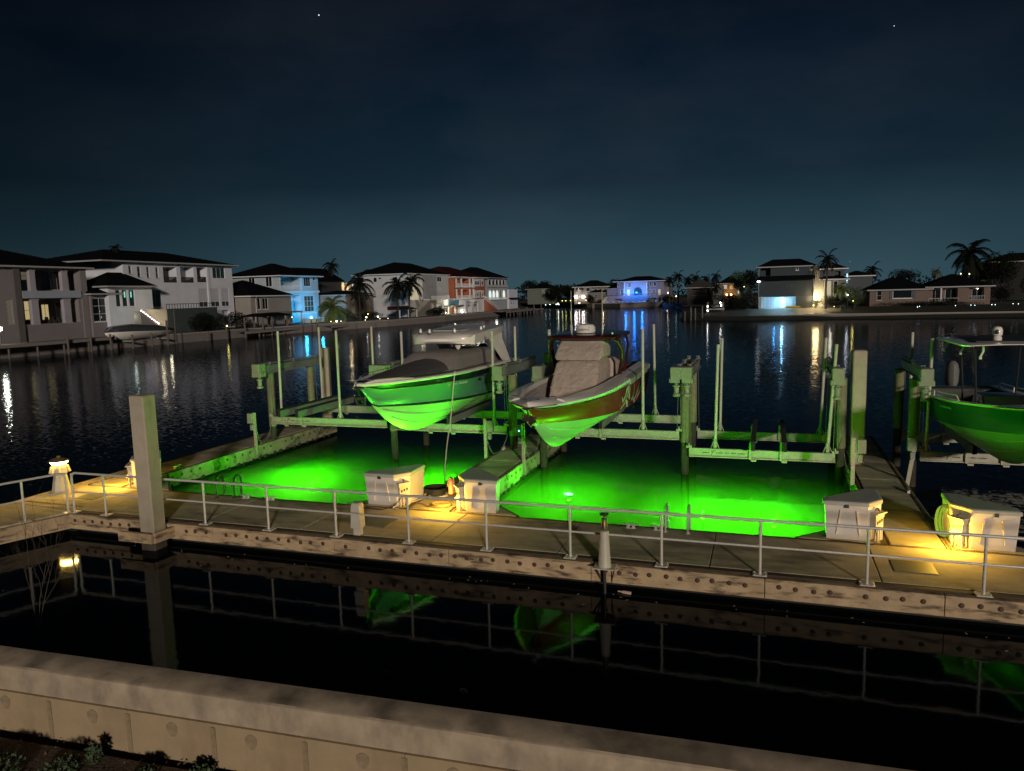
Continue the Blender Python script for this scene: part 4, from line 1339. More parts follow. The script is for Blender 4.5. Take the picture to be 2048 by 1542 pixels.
for s in (-1, 1):
    pts = [H.pt(y, s, 2.0) + Vector((-s * 0.07, 0, 0.14)) for y in (0.45, 1.2, 2.2, 3.4, 4.6, 5.8, 7.0)]
    br.tube([H.pt(0.3, s, 2.0) + Vector((-s * 0.05, 0, 0.02))] + pts + [H.pt(7.3, s, 2.0) + Vector((-s * 0.07, 0, 0.02))], 0.012, 6)
    for y in (1.6, 2.9, 4.2, 5.5, 6.6):
        p = H.pt(y, s, 2.0) + Vector((-s * 0.07, 0, 0))
        br.tube([p, p + Vector((0, 0, 0.14))], 0.010, 6)
br.build('bow_rail', CHROME, t, True)
for s in (-1, 1):
    bl = [H.pt(y, s, 2.0) + Vector((-s * w, 0, 0.045)) for y, w in ((0.18, 0.0), (0.5, 0.10), (1.1, 0.12), (1.8, 0.06))]
    MB().tube(bl, [0.03, 0.09, 0.10, 0.03], 8).build('bow_trim', GELW, t, True)
an = MB()
an.bar((0, -0.10, 3.50), (0, 0.22, 3.05), 0.05, 0.03).bar((-0.17, 0.05, 3.20), (0.17, 0.05, 3.20), 0.06, 0.08).tube([(-0.18, 0.04, 3.25), (-0.12, 0.12, 3.02), (0.12, 0.12, 3.02), (0.18, 0.04, 3.25)], 0.03, 6)
an.build('anchor', CHROME, t, True)
MB().bbox(-0.10, -0.14, 3.50, 0.10, 0.30, 3.58, 0.015).tube([(-0.09, -0.08, 3.53), (0.09, -0.08, 3.53)], 0.05, 10).build('anchor_roller', CHROME, t, True)
MB().bbox(-0.14, 0.10, 3.62, 0.14, 0.34, 3.72, 0.03).build('bow_light', CHROME, t)
for s in (-1, 1):
    for y in (6.2,):
        p = H.pt(y, s, 1.62)
        MB().ball((p.x, p.y, p.z), 0.03, 0.17, 0.07, 12).build('porthole', CHROME, t, True)
    p = H.pt(3.9, s, 1.62)
    MB().ball((p.x + s * 0.004, p.y, p.z), 0.012, 0.055, 0.055, 10).build('registration_sticker', mat('orange_sticker', (0.8, 0.22, 0.02), 0.4), t, True)
    rg = MB()
    for k in range(7):
        y = 4.15 + 0.13 * k + (0.10 if k > 1 else 0)
        p, q = H.pt(y, s, 1.58), H.pt(y + 0.075, s, 1.66)
        rg.add([p + Vector((s * .006, 0, 0)), (q.x + s * .006, q.y, p.z), q + Vector((s * .006, 0, 0)), (p.x + s * .006, p.y, q.z)], [(0, 1, 2, 3)])
    rg.build('registration_number', mat('registration_grey', (0.30, 0.34, 0.34), 0.5), t)
outboard(t, -0.4, 11.05, 3.35, ENGB)
outboard(t, 0.4, 11.05, 3.35, ENGB)
bgo = MB()
bgo.loft([[(r * math.cos(a * math.pi / 4) * 1.2, r * math.sin(a * math.pi / 4), z) for a in range(8)] for r, z in ((0.02, -0.42), (0.07, -0.36), (0.12, -0.18), (0.10, 0.0), (0.02, 0.02))], close=True)
o = tag(bgo.build('cloth_bag', GELW, None, True), 'crumpled white cloth bag hanging under the white hardtop', 'bag')
o.location = (-10.6, 25.0, 4.56)

# ---- boat 2: maroon centre console
t = thing('motor_boat', 'maroon centre console boat with tan covers and T-top on the middle lift', 'boat', (-5.6, 17.5, 0))
H = Hull(11.2, 2.95, 1.68, 3.26, 3.26, 2.84, 2.18, 3.7, full=3.6, sheer_len=0.53, keel_pow=2.4)
H.strip(MB(), 0.0, 1.0).build('hull_bottom', GELB, t, True)
H.strip(MB(), 1.0, 1.88, 8).build('hull_side', GELR, t, True)
H.strip(MB(), 1.88, 2.0, 2).build('gunwale_edge', GELW, t, True)
H.transom(MB()).build('transom', GELR, t)
sb = MB()
for tt in (0.38, 0.70):
    H.strake(sb, tt, 1.2 + (0.7 - tt) * 1.4, 10.6)
sb.build('spray_rail', GELB, t, True)
H.rail(MB(), 1.88, 0.024, out=0.012).build('rub_rail', CHROME, t, True)
# gunwale cap: solid nose, then a ring round the open bow
H.deck(MB(), 0.0, 0.95, 0.0, 0.13, 0.03).build('foredeck', GELW, t, True)
def capring(side, y0, y1, m, name, dz=0.03, wd=0.44, lip=0.0):
    b = MB()
    secs = []
    for y in H.ys(y0, y1, 26):
        w = H.bs(y)
        i = max(w - wd * clamp(0.55 + 0.45 * (y - 0.9) / 1.2), 0.02)
        secs.append([(side * w, y, H.zs(y) - lip), (side * w, y, H.zs(y) + dz), (side * (w * .6 + i * .4), y, H.zs(y) + dz + 0.07), (side * i, y, H.zs(y) + dz + 0.10), (side * i, y, H.zs(y) - 0.05)])
    b.loft(secs if side > 0 else [list(reversed(q)) for q in secs], cap=True)
    return b.build(name, m, t, True)
lin = MB()
for s in (-1, 1):
    capring(s, 0.93, 11.2, GELW, 'gunwale')
    secs = []
    for y in H.ys(0.95, 11.1, 22):
        w = max(H.bs(y) - 0.44 * clamp(0.55 + 0.45 * (y - 0.9) / 1.2), 0.02)
        secs.append([(s * w, y, H.zs(y)), (s * min(w - 0.04, H.bz(y, H.zs(y) - 0.35) - 0.12), y, H.zs(y) - 0.35), (s * max(0.005, min(w - 0.10, H.bz(y, H.zs(y) - 0.72) - 0.16)), y, H.zs(y) - 0.72)])
    lin.loft(secs, cap=False)
fl = []
for y in H.ys(0.95, 11.1, 22):
    w = max(0.005, min(H.bs(y) - 0.44 * clamp(0.55 + 0.45 * (y - 0.9) / 1.2) - 0.10, H.bz(y, H.zs(y) - 0.72) - 0.16))
    fl.append([(-w, y, H.zs(y) - 0.72), (w, y, H.zs(y) - 0.72)])
lin.loft(fl, cap=False)
y0_ = 0.9
w0, w1 = H.bs(y0_) - 0.26, max(0.005, H.bz(y0_, H.zs(y0_) - 0.5) - 0.06)
lin.add([(-w0, y0_, H.zs(y0_)), (w0, y0_, H.zs(y0_)), (w1, y0_ + 0.02, H.zs(y0_) - 0.5), (-w1, y0_ + 0.02, H.zs(y0_) - 0.5)], [(0, 1, 2, 3)])
lin.build('cockpit_liner', LINER, t, True)
bols = MB()
for s in (-1, 1):
    pts = [(s * (H.bs(y) - 0.47 * clamp(0.55 + 0.45 * (y - 0.9) / 1.2) - 0.03), y, H.zs(y) - 0.10) for y in (1.3, 1.8, 2.5, 3.2, 4.0)]
    bols.tube(pts, 0.07, 8)
bols.build('bow_bolster', LINER, t, True)
for s in (-1, 1):
    cap_c = MB()
    secs = []
    for y in H.ys(6.3, 10.2, 12):
        w = H.bs(y)
        secs.append([(s * (w + 0.03), y, H.zs(y) - 0.16), (s * (w + 0.035), y, H.zs(y) + 0.02), (s * (w - .15), y, H.zs(y) + 0.09), (s * (w - 0.40), y, H.zs(y) + 0.06), (s * (w - 0.42), y, H.zs(y) - 0.06)])
    cap_c.loft(secs if s > 0 else [list(reversed(q)) for q in secs])
    cap_c.build('coaming_pad', mat('coaming_grey', (0.30, 0.31, 0.27), 0.55), t, True)
def soft(b, secs, seed, amp=0.02):
    rows = []
    for q in secs:
        rows.append([Vector(p) + Vector((mnoise.noise((p[0] * 3 + seed, p[1] * 3, p[2] * 3)), mnoise.noise((p[0] * 3, p[1] * 3 + seed, p[2] * 3)), mnoise.noise((p[0] * 3, p[1] * 3, p[2] * 3 + seed)))) * amp for p in q])
    return b.loft(rows, close=True)
def ring(y0, y1, hw, z, r=0.12, n=5):
    """rounded rectangle in plan"""
    out = []
    for cxs, cys, a0 in ((1, 1, 0), (-1, 1, 90), (-1, -1, 180), (1, -1, 270)):
        cx, cy2 = cxs * (hw - r), (y0 + y1) / 2 + cys * ((y1 - y0) / 2 - r)
        for k in range(n):
            a = R(a0 + 90 * k / (n - 1))
            out.append((cx + r * math.cos(a), cy2 + r * math.sin(a), z))
    return out
soft(MB(), [ring(4.25, 7.00, 0.70, 2.58), ring(4.35, 7.00, 0.72, 2.9), ring(4.65, 7.00, 0.72, 3.30), ring(5.00, 7.00, 0.71, 3.62), ring(5.20, 6.98, 0.69, 3.86), ring(5.35, 6.90, 0.62, 3.96), ring(5.70, 6.70, 0.3, 3.99)], 4.2, 0.045).build('console_cover', CANVT, t, True)
soft(MB(), [ring(7.10, 8.40, 0.78, 2.7), ring(7.10, 8.40, 0.80, 3.3), ring(7.15, 8.35, 0.78, 3.72), ring(7.25, 8.20, 0.66, 3.84), ring(7.50, 8.00, 0.3, 3.87)], 9.1, 0.05).build('seat_cover', CANVT, t, True)
soft(MB(), [ring(5.25, 6.80, 0.70, 3.98, 0.09), ring(5.30, 6.80, 0.76, 4.05, 0.09), ring(5.55, 6.85, 0.76, 4.30, 0.09), ring(5.85, 6.90, 0.70, 4.52, 0.09), ring(6.00, 6.90, 0.64, 4.66, 0.09)], 2.2, 0.012).build('windshield_cover', CANVT, t, True)
for z, y in ((3.20, 4.56), (3.58, 4.92)):
    MB().tube([(-0.70, y, z), (-0.35, y - .03, z - .02), (0.35, y - .03, z - .015), (0.71, y, z), (0.73, y + 0.9, z + .02), (0.72, 6.80, z + .01)], 0.016, 6).build('cover_seam', CANVT, t, True)
tt_ = []
for y, hw, z, th in ((5.5, 1.02, 4.66, 0.05), (5.56, 1.12, 4.68, 0.10), (6.1, 1.20, 4.71, 0.11), (8.2, 1.20, 4.73, 0.10), (8.45, 1.12, 4.73, 0.06)):
    row = []
    for j in range(9):
        u = 2 * j / 8 - 1
        row.append((hw * u, y + 0.18 * u * u * (1 if y < 7 else -1), z + 0.05 * (1 - u * u)))
    for j in range(8, -1, -1):
        u = 2 * j / 8 - 1
        row.append((hw * u * .97, y + 0.18 * u * u * (1 if y < 7 else -1), z - th + 0.03 * (1 - u * u)))
    tt_.append(row)
MB().loft(tt_, close=True).build('t_top', TOPR, t, True)
for s in (-1, 1):
    pts = [(s * x, y, z) for x, y, z in ((0.95, 6.0, 4.62), (1.10, 6.2, 4.52), (1.18, 6.45, 4.25), (1.14, 6.7, 3.8), (1.0, 6.85, 3.2), (0.92, 6.95, 2.6))]
    MB().tube(pts, [0.05, 0.07, 0.075, 0.075, 0.07, 0.06], 10).build('t_top_leg', TOPR, t, True)
    pts = [(s * x, y, z) for x, y, z in ((1.0, 8.2, 4.62), (1.12, 8.0, 4.3), (1.08, 7.8, 3.7), (0.95, 7.6, 2.6))]
    MB().tube(pts, 0.045, 8).build('t_top_leg', TOPR, t, True)
    MB().tube([(s * 1.05, 6.05, 4.6), (s * 1.2, 6.6, 4.2), (s * 1.05, 7.0, 3.3)], 0.012, 6).build('grab_rail', CHROME, t, True)
    MB().ball((s * 1.02, 5.75, 4.79), 0.035, n=8).build('running_light', GELW, t, True)
    MB().lathe([(0.025, 4.73), (0.025, 4.85), (0.014, 4.9), (0.008, 6.15)], (0, 0, 0), 8).build('antenna', PVC, t, True).location = (s * 0.52, 6.65, 0)
rd = MB().loft([[(r * math.cos(a * math.pi / 10), 6.45 + r * math.sin(a * math.pi / 10), z) for a in range(20)] for r, z in ((0.24, 4.76), (0.31, 4.78), (0.33, 4.84), (0.32, 4.96), (0.26, 5.04), (0.1, 5.07))], close=True).build('radar_dome', GELW, t, True)
fc = bpy.data.curves.new('lettering', 'FONT')
fc.body = 'GARMIN'
fc.size = 0.105
fc.align_x = 'CENTER'
fc.extrude = 0.002
fo = bpy.data.objects.new('lettering', fc)
COL.objects.link(fo)
dg = bpy.context.evaluated_depsgraph_get()
me = bpy.data.meshes.new_from_object(fo.evaluated_get(dg))
bpy.data.objects.remove(fo)
for v in me.vertices:                                         # wrap the letters round the dome, facing the bow
    a = v.co.x / 0.335
    r = 0.336 + v.co.z
    v.co = Vector((r * math.sin(a), 6.45 - r * math.cos(a), 4.855 + v.co.y))
me.materials.clear()
me.materials.append(DARKM)
fo = bpy.data.objects.new('lettering', me)
COL.objects.link(fo)
fo.parent = rd
MB().add([(0.17, 6.145, 4.945), (0.205, 6.162, 4.945), (0.187, 6.152, 4.978)], [(0, 1, 2)]).build('logo_triangle', DARKM, rd)
for x in (-0.16, 0.16):
    MB().ball((x, 0.42, 3.435), 0.045, 0.02, 0.012, 8).build('deck_slot', DARKM, t, True)
for x in (-0.62, 0.42):
    MB().tube([(x - 0.09, 0.85, 3.44), (x, 0.83, 3.455), (x + 0.09, 0.85, 3.44)], 0.014, 6).build('bow_cleat', CHROME, t, True)
an = MB()
an.bar((0, -0.04, 3.22), (0, 0.34, 2.78), 0.05, 0.03).bar((-0.16, 0.12, 3.0), (0.18, 0.12, 2.95), 0.05, 0.16).tube([(-0.16, 0.1, 3.05), (0, 0.28, 2.75), (0.18, 0.1, 3.0)], 0.03, 6)
an.build('anchor', CHROME, t, True)
MB().bbox(-0.09, -0.10, 3.24, 0.09, 0.3, 3.30, 0.012).build('anchor_roller', CHROME, t)
# pale swirling graphics on both sides of the hull
for s in (-1, 1):
    for pts in (((5.70, 1.55), (6.00, 1.35), (6.20, 1.55), (6.10, 1.8), (6.35, 1.85), (6.55, 1.6), (6.30, 1.25), (5.90, 1.1)),
                ((6.70, 1.85), (6.75, 1.5), (7.10, 1.3)), ((6.40, 1.35), (6.70, 1.2), (6.95, 1.02)),
                ((7.40, 1.85), (7.80, 1.5), (7.60, 1.25), (7.40, 1.3)), ((7.60, 1.5), (7.90, 1.2), (8.40, 1.05)),
                ((8.80, 1.92), (8.75, 1.6), (8.40, 1.3), (7.80, 1.05)), ((9.40, 1.9), (9.35, 1.6), (9.10, 1.35), (8.60, 1.12))):
        g_ = MB()
        P = []
        for i in range(len(pts) - 1):
            for k in range(6):
                u = k / 6
                P.append((pts[i][0] * (1 - u) + pts[i + 1][0] * u, pts[i][1] * (1 - u) + pts[i + 1][1] * u))
        P.append(pts[-1])
        n = len(P)
        Vs = []
        for i, (y, tv) in enumerate(P):
            wd = 0.075 * math.sin(math.pi * (i + 0.6) / (n + 0.2)) + 0.012
            a, b = P[max(i - 1, 0)], P[min(i + 1, n - 1)]
            dx, dz = b[0] - a[0], b[1] - a[1]
            l = math.hypot(dx, dz) or 1
            for k in (-1, 1):
                q = H.pt(y - k * wd * dz / l, s, clamp(tv * 0.93 + 0.04 + k * wd * dx / l, 1.02, 1.85))
                Vs.append(q + Vector((s * 0.012, 0, 0)))
        g_.add(Vs, [(2 * i, 2 * i + 1, 2 * i + 3, 2 * i + 2) for i in range(n - 1)])
        g_.build('hull_graphic', mat('graphic_white', (0.5, 0.48, 0.40), 0.4), t)
outboard(t, -0.75, 11.55, 2.7, ENGB)
outboard(t, 0.0, 11.55, 2.7, ENGB)
outboard(t, 0.75, 11.55, 2.7, ENGB)

# ---- boat 3: teal centre console at the right edge
t = thing('motor_boat', 'teal hulled centre console boat with flat T-top at the right edge', 'boat', (6.0, 17.6, 0))
H = Hull(10.6, 2.8, 1.30, 3.45, 2.66, 2.95, 2.02, 6.3, full=2.6, sheer_len=0.6, keel_pow=2.4)
H.strip(MB(), 0.0, 1.0).build('hull_bottom', GELB, t, True)
H.strip(MB(), 1.0, 1.93, 8).build('hull_side', GELT, t, True)
H.strip(MB(), 1.93, 2.0, 1).build('gunwale_edge', GELW, t, True)
H.transom(MB()).build('transom', GELT, t)
sb = MB()
for tt in (0.42, 0.72):
    H.strake(sb, tt, 1.6 + (0.72 - tt) * 1.4, 10)
sb.build('spray_rail', GELB, t, True)
H.rail(MB(), 1.93, 0.022, out=0.01).build('rub_rail', DARKM, t, True)
H.deck(MB(), 0.0, 2.2, 0.0, 0.05, 0.02).build('foredeck', GELW, t, True)
lin = MB()
for s in (-1, 1):
    b = MB()
    secs, s2 = [], []
    for y in H.ys(2.15, 10.6, 22):
        w = H.bs(y)
        i = max(w - 0.26, 0.02)
        secs.append([(s * w, y, H.zs(y)), (s * w, y, H.zs(y) + 0.03), (s * i, y, H.zs(y) + 0.03), (s * i, y, H.zs(y) - 0.04)])
        s2.append([(s * i, y, H.zs(y)), (s * max(0.01, min(i - 0.05, H.bz(y, H.zs(y) - 0.6) - 0.06)), y, H.zs(y) - 0.6)])
    b.loft(secs if s > 0 else [list(reversed(q)) for q in secs])
    b.build('gunwale', GELW, t, True)
    lin.loft(s2, cap=False)
lin.loft([[(-min(H.bs(y) - 0.3, H.bz(y, H.zs(y) - 0.6) - 0.06), y, H.zs(y) - 0.6), (min(H.bs(y) - 0.3, H.bz(y, H.zs(y) - 0.6) - 0.06), y, H.zs(y) - 0.6)] for y in H.ys(2.15, 10.6, 22)], cap=False)
lin.build('cockpit_liner', mat('dark_liner', (0.05, 0.05, 0.05), 0.7), t, True)
rl = MB()
for s in (-1, 1):
    ys_ = (4.5, 5.0, 6.2, 7.4, 8.6, 9.6, 10.0)
    pts = [H.pt(4.3, s, 2.0) + Vector((-s * 0.12, 0, 0.03))] + [H.pt(y, s, 2.0) + Vector((-s * 0.12, 0, 0.17)) for y in ys_] + [H.pt(10.3, s, 2.0) + Vector((-s * 0.12, 0, 0.03))]
    rl.tube(pts, 0.022, 8)
    for y in (7.0, 8.8, 9.7):
        p = H.pt(y, s, 2.0) + Vector((-s * 0.12, 0, 0.02))
        rl.tube([p, p + Vector((0, 0, 0.15))], 0.018, 6)
rl.build('side_rail', GELW, t, True)
# console, seats, pipe frame, canvas top
MB().loft([ring(4.6, 6.2, 0.52, 2.25), ring(4.75, 6.15, 0.52, 2.7), ring(5.2, 6.1, 0.48, 3.05)], close=True).build('console', ENGB, t, True)
pf = MB()
for s in (-1, 1):
    pf.tube([(s * 0.62, 5.0, 2.1), (s * 0.62, 5.25, 3.2), (s * 0.70, 5.2, 4.43)], 0.025, 8).tube([(s * 0.62, 6.6, 2.0), (s * 0.66, 6.5, 3.2), (s * 0.74, 6.6, 4.43)], 0.025, 8)
pf.build('pipe_frame', mat('black_pipe', (0.02, 0.02, 0.022), 0.4), t, True)
tp = []
for y, hw, z, th in ((4.15, 1.0, 4.47, 0.02), (4.3, 1.18, 4.48, 0.04), (6.0, 1.28, 4.51, 0.04), (7.6, 1.22, 4.48, 0.04), (7.8, 1.0, 4.47, 0.02)):
    row = [(hw * (2 * j / 8 - 1), y + 0.2 * (2 * j / 8 - 1) ** 2 * (1 if y < 6 else -1), z + 0.05 * (1 - (2 * j / 8 - 1) ** 2)) for j in range(9)]
    row += [(x * .98, yy, zz - th) for x, yy, zz in reversed(row)]
    tp.append(row)
MB().loft(tp, close=True).build('t_top', GELW, t, True)
MB().bbox(-0.8, 4.7, 4.54, 0.8, 7.2, 4.565, 0.008).build('top_panel', DARKM, t)
for (x, y) in ((-0.95, 7.2), (-0.75, 6.2), (-0.6, 4.8), (0.9, 5.0)):
    o = MB().tube([(x, y, 4.44), (x - 0.02, y - 0.1, 4.29), (x - 0.1, y - 0.28, 4.23), (x - 0.14, y - 0.34, 4.17)], 0.026, 8).bbox(x - .17, y - .38, 4.11, x - .11, y - .32, 4.19, .01)
    o.build('rod_holder', GELW, t, True)
cs = MB().lathe([(0.11, 4.54), (0.11, 4.65), (0.085, 4.67), (0.12, 4.70), (0.125, 4.84), (0.09, 4.91), (0.03, 4.93)], (-0.25, 5.0, 0), 14).build('thermal_camera', GELW, t, True)
MB().ball((-0.28, 4.885, 4.79), 0.05, 0.03, 0.065, 10).build('lens', DARKM, cs, True)
MB().tube([(-0.9, 6.9, 4.53), (-0.9, 6.9, 4.71)], 0.02, 6).ball((-0.9, 6.9, 4.65), 0.06, n=8).tube([(-1.2, 7.0, 4.57), (-0.9, 6.9, 4.65), (-0.86, 6.8, 4.79)], 0.01, 5).build('masthead_light', CHROME, t, True)
rg = MB()
for s in (-1, 1):
    for k in range(9):
        if k in (2, 7):
            continue
        y = 4.9 + 0.11 * k
        p, q = H.pt(y, s, 1.66), H.pt(y + 0.075, s, 1.75)
        rg.add([p + Vector((s * .006, 0, 0)), (q.x + s * .006, q.y, p.z), q + Vector((s * .006, 0, 0)), (p.x + s * .006, p.y, q.z)], [(0, 1, 2, 3)])
rg.build('registration_number', mat('registration_green', (0.15, 0.42, 0.20), 0.5), t)
MB().bbox(-1.25, 9.9, 2.0, 1.25, 10.55, 2.66, 0.03).build('stern_bench', mat('bench_dark', (0.06, 0.06, 0.06), 0.7), t)
outboard(t, 0.0, 10.95, 2.62, ENGG, 1.25)

# ------------------------------------------------------------------ houses
class House:
    """front plane at x = val (side L, facing the basin) or y = val (side R, facing the viewer); s runs along the front, d into the house"""
    def __init__(s, name, label, side, val, s0, s1, cat='house', group='houses round the basin'):
        s.side, s.val, s.sm = side, val, (s0 + s1) / 2
        loc = (val, s.sm, 0) if side == 'L' else (s.sm, val, 0)
        s.t = thing(name, label, cat, loc, R(90) if side == 'L' else 0.0, group)
        s.o = (s.sm, 0, 0)
    def mb(s):
        return MB(s.o)
    def far(s, r, d):
        """a rectangle seen on the front plane, moved d metres into the house"""
        k = (abs(s.val) + d) / abs(s.val)
        return (r[0] * k, r[1] * k, EYE + (r[2] - EYE) * k, EYE + (r[3] - EYE) * k)
    def block(s, s0, s1, z0, z1, d0, d1, m, holes=(), name='wall'):
        b = s.mb()
        S_ = sorted({s0, s1} | {h[0] for h in holes} | {h[1] for h in holes})
        Z_ = sorted({z0, z1} | {h[2] for h in holes} | {h[3] for h in holes})
        for i in range(len(S_) - 1):
            for j in range(len(Z_) - 1):
                a, c, e, f = S_[i], S_[i + 1], Z_[j], Z_[j + 1]
                mid = ((a + c) / 2, (e + f) / 2)
                if any(h[0] < mid[0] < h[1] and h[2] < mid[1] < h[3] for h in holes):
                    continue
                b.add([(a, d0, e), (c, d0, e), (c, d0, f), (a, d0, f)], [(0, 1, 2, 3)])
        for h in holes:
            a, c, e, f, dp = h[:5]
            p = [(a, d0, e), (c, d0, e), (c, d0, f), (a, d0, f), (a, d0 + dp, e), (c, d0 + dp, e), (c, d0 + dp, f), (a, d0 + dp, f)]
            b.add(p, [(0, 4, 5, 1), (1, 5, 6, 2), (2, 6, 7, 3), (3, 7, 4, 0), (4, 7, 6, 5)])
        b.add([(s0, d0, z0), (s1, d0, z0), (s1, d1, z0), (s0, d1, z0), (s0, d0, z1), (s1, d0, z1), (s1, d1, z1), (s0, d1, z1)],
              [(0, 3, 2, 1), (4, 5, 6, 7), (1, 2, 6, 5), (2, 3, 7, 6), (3, 0, 4, 7)])
        return b.build(name, m, s.t)
    def win(s, r, d=0.12, cols=1, rows=1, pane=None, frame=None, fw=0.09, name='window', sill=True):
        a, c, e, f = r
        pane = pane or GLASSD
        b = s.mb()
        for x0, x1, z0, z1 in ((a, c, e, e + fw), (a, c, f - fw, f), (a, a + fw, e + fw, f - fw), (c - fw, c, e + fw, f - fw)):
            b.box(x0, d - 0.05, z0, x1, d + 0.02, z1)
        for k in range(1, cols):
            x = a + (c - a) * k / cols
            b.box(x - fw * 0.3, d - 0.04, e + fw, x + fw * 0.3, d + 0.015, f - fw)
        for k in range(1, rows):
            z = e + (f - e) * k / rows
            b.box(a + fw, d - 0.035, z - fw * 0.3, c - fw, d + 0.012, z + fw * 0.3)
        if sill:
            b.box(a - 0.08, d - 0.22, e - 0.1, c + 0.08, d + 0.02, e - 0.004)
        w = b.build(name, frame or TRIM, s.t)
        s.mb().box(a + fw * .8, d - 0.01, e + fw * .8, c - fw * .8, d + 0.01, f - fw * .8).build('pane', pane, w)
        return w
    def col(s, a, c, z0, z1, d0=-0.05, d1=0.5, m=None, name='column'):
        b = s.mb().box(a, d0, z0, c, d1, z1)
        b.box(a - 0.06, d0 - 0.06, z0, c + 0.06, d1 + 0.06, z0 + 0.18).box(a - 0.06, d0 - 0.06, z1 - 0.22, c + 0.06, d1 + 0.06, z1 - 0.02)
        return b.build(name, m or TRIM, s.t)
    def box(s, a, c, z0, z1, d0, d1, m, name):
        return s.mb().box(a, d0, z0, c, d1, z1).build(name, m, s.t)
    def rail(s, a, c, z0, z1, d, m=None, step=0.35, name='balustrade'):
        b = s.mb().box(a, d - 0.06, z1 - 0.1, c, d + 0.06, z1).box(a, d - 0.05, z0, c, d + 0.05, z0 + 0.07)
        n = max(2, int((c - a) / step))
        for k in range(n + 1):
            x = a + (c - a) * k / n
            b.box(x - 0.035, d - 0.03, z0 + 0.05, x + 0.035, d + 0.03, z1 - 0.05)
        return b.build(name, m or TRIM, s.t)
    def hip(s, s0, s1, d0, d1, ze, zr, m=None, over=0.8, inset=None, fascia=None, name='roof'):
        a, c, e, f = s0 - over, s1 + over, d0 - over, d1 + over
        ins = inset if inset is not None else min((f - e) / 2, (c - a) / 2 - 0.3)
        dm = (e + f) / 2
        b = s.mb()
        n = 14                                                   # courses, slightly uneven, so the slope is not one flat sheet
        def lerp(p, q, u):
            return tuple(p[i] + (q[i] - p[i]) * u for i in range(3))
        E = [(a, e, ze), (c, e, ze), (c, f, ze), (a, f, ze)]
        T = [(a + ins, dm, zr), (c - ins, dm, zr), (c - ins, dm, zr), (a + ins, dm, zr)]
        for k in range(n):
            u0, u1 = k / n, (k + 1) / n
            for i in range(4):
                j = (i + 1) % 4
                p0, p1 = lerp(E[i], T[i], u0), lerp(E[j], T[j], u0)
                q0, q1 = lerp(E[i], T[i], u1), lerp(E[j], T[j], u1)
                st = 0.035
                b.add([(p0[0], p0[1], p0[2] + st), (p1[0], p1[1], p1[2] + st), (q1[0], q1[1], q1[2]), (q0[0], q0[1], q0[2]),
                       p0, p1], [(0, 1, 2, 3), (4, 5, 1, 0)])
        b.add([(x, y, z - 0.02) for x, y, z in E], [(3, 2, 1, 0)])
        ro = b.build(name, m or ROOF, s.t)
        fb = s.mb()
        fb.box(a, e - 0.04, ze - 0.2, c, e, ze + 0.02).box(a, f, ze - 0.2, c, f + 0.04, ze + 0.02)
        fb.box(a - 0.04, e - 0.04, ze - 0.2, a, f + 0.04, ze + 0.02).box(c, e - 0.04, ze - 0.2, c + 0.04, f + 0.04, ze + 0.02)
        fb.build('fascia', fascia or TRIMD, ro)
        return ro
    def arch(s, a, c, z0, z1, d, m, pane=None, fr=0.18, back=None):
        """round-headed opening built as a raised surround with its own pane"""
        n = 10
        r = (c - a) / 2
        zc = z1 - r
        b = s.mb()
        out = [(a, z0)] + [(a + r - r * math.cos(math.pi * k / n), zc + r * math.sin(math.pi * k / n)) for k in range(n + 1)] + [(c, z0)]
        ctr = (a + r, zc)
        R2 = [((x - ctr[0]) * (1 + fr / r) + ctr[0], (z - ctr[1]) * (1 + fr / r) + ctr[1] if z > z0 + 1e-6 else z) for x, z in out]
        vs = [(x, d, z) for x, z in out] + [(x, d, z) for x, z in R2] + [(x, d + 0.14, z) for x, z in out] + [(x, d + 0.14, z) for x, z in R2]
        k = len(out)
        fs = []
        for i in range(k - 1):
            fs += [(i, i + 1, k + i + 1, k + i), (2 * k + i, 2 * k + i + 1, i + 1, i), (k + i, k + i + 1, 3 * k + i + 1, 3 * k + i)]
        w = b.add(vs, fs).build('arch', m, s.t)
        p = s.mb()
        p.add([(x, d + 0.10, z) for x, z in out], [tuple(range(k))])
        p.build('pane', pane or GLASSD, w)
        return w

WH1, WH2, WH3 = wall_mat('mauve', (0.20, 0.175, 0.185)), wall_mat('white', (0.60, 0.62, 0.70)), wall_mat('pale_blue', (0.36, 0.43, 0.48))
INN = wall_mat('loggia', (0.10, 0.085, 0.08))
def garden_light(x, y, z, col, r, strength, label, group='small garden lights round the basin', post=0.4, power=0.0):
    r, strength = r * 0.5, strength * 0.6
    t = thing('garden_light', label, 'light', (x, y, z), group=group)
    MB().ball((0, 0, 0), r, n=8).build('bulb', glow('bulb_%02d%02d%02d_%d' % (int(col[0] * 99), int(col[1] * 99), int(col[2] * 99), strength), col, strength), t, True)
    MB().tube([(0, 0, -post), (0, 0, -r)], 0.04, 6).build('stake', DARKM, t)
    if power:
        lamp(t, (0, 0, r + 0.3), col, power, 0.15)
    return t

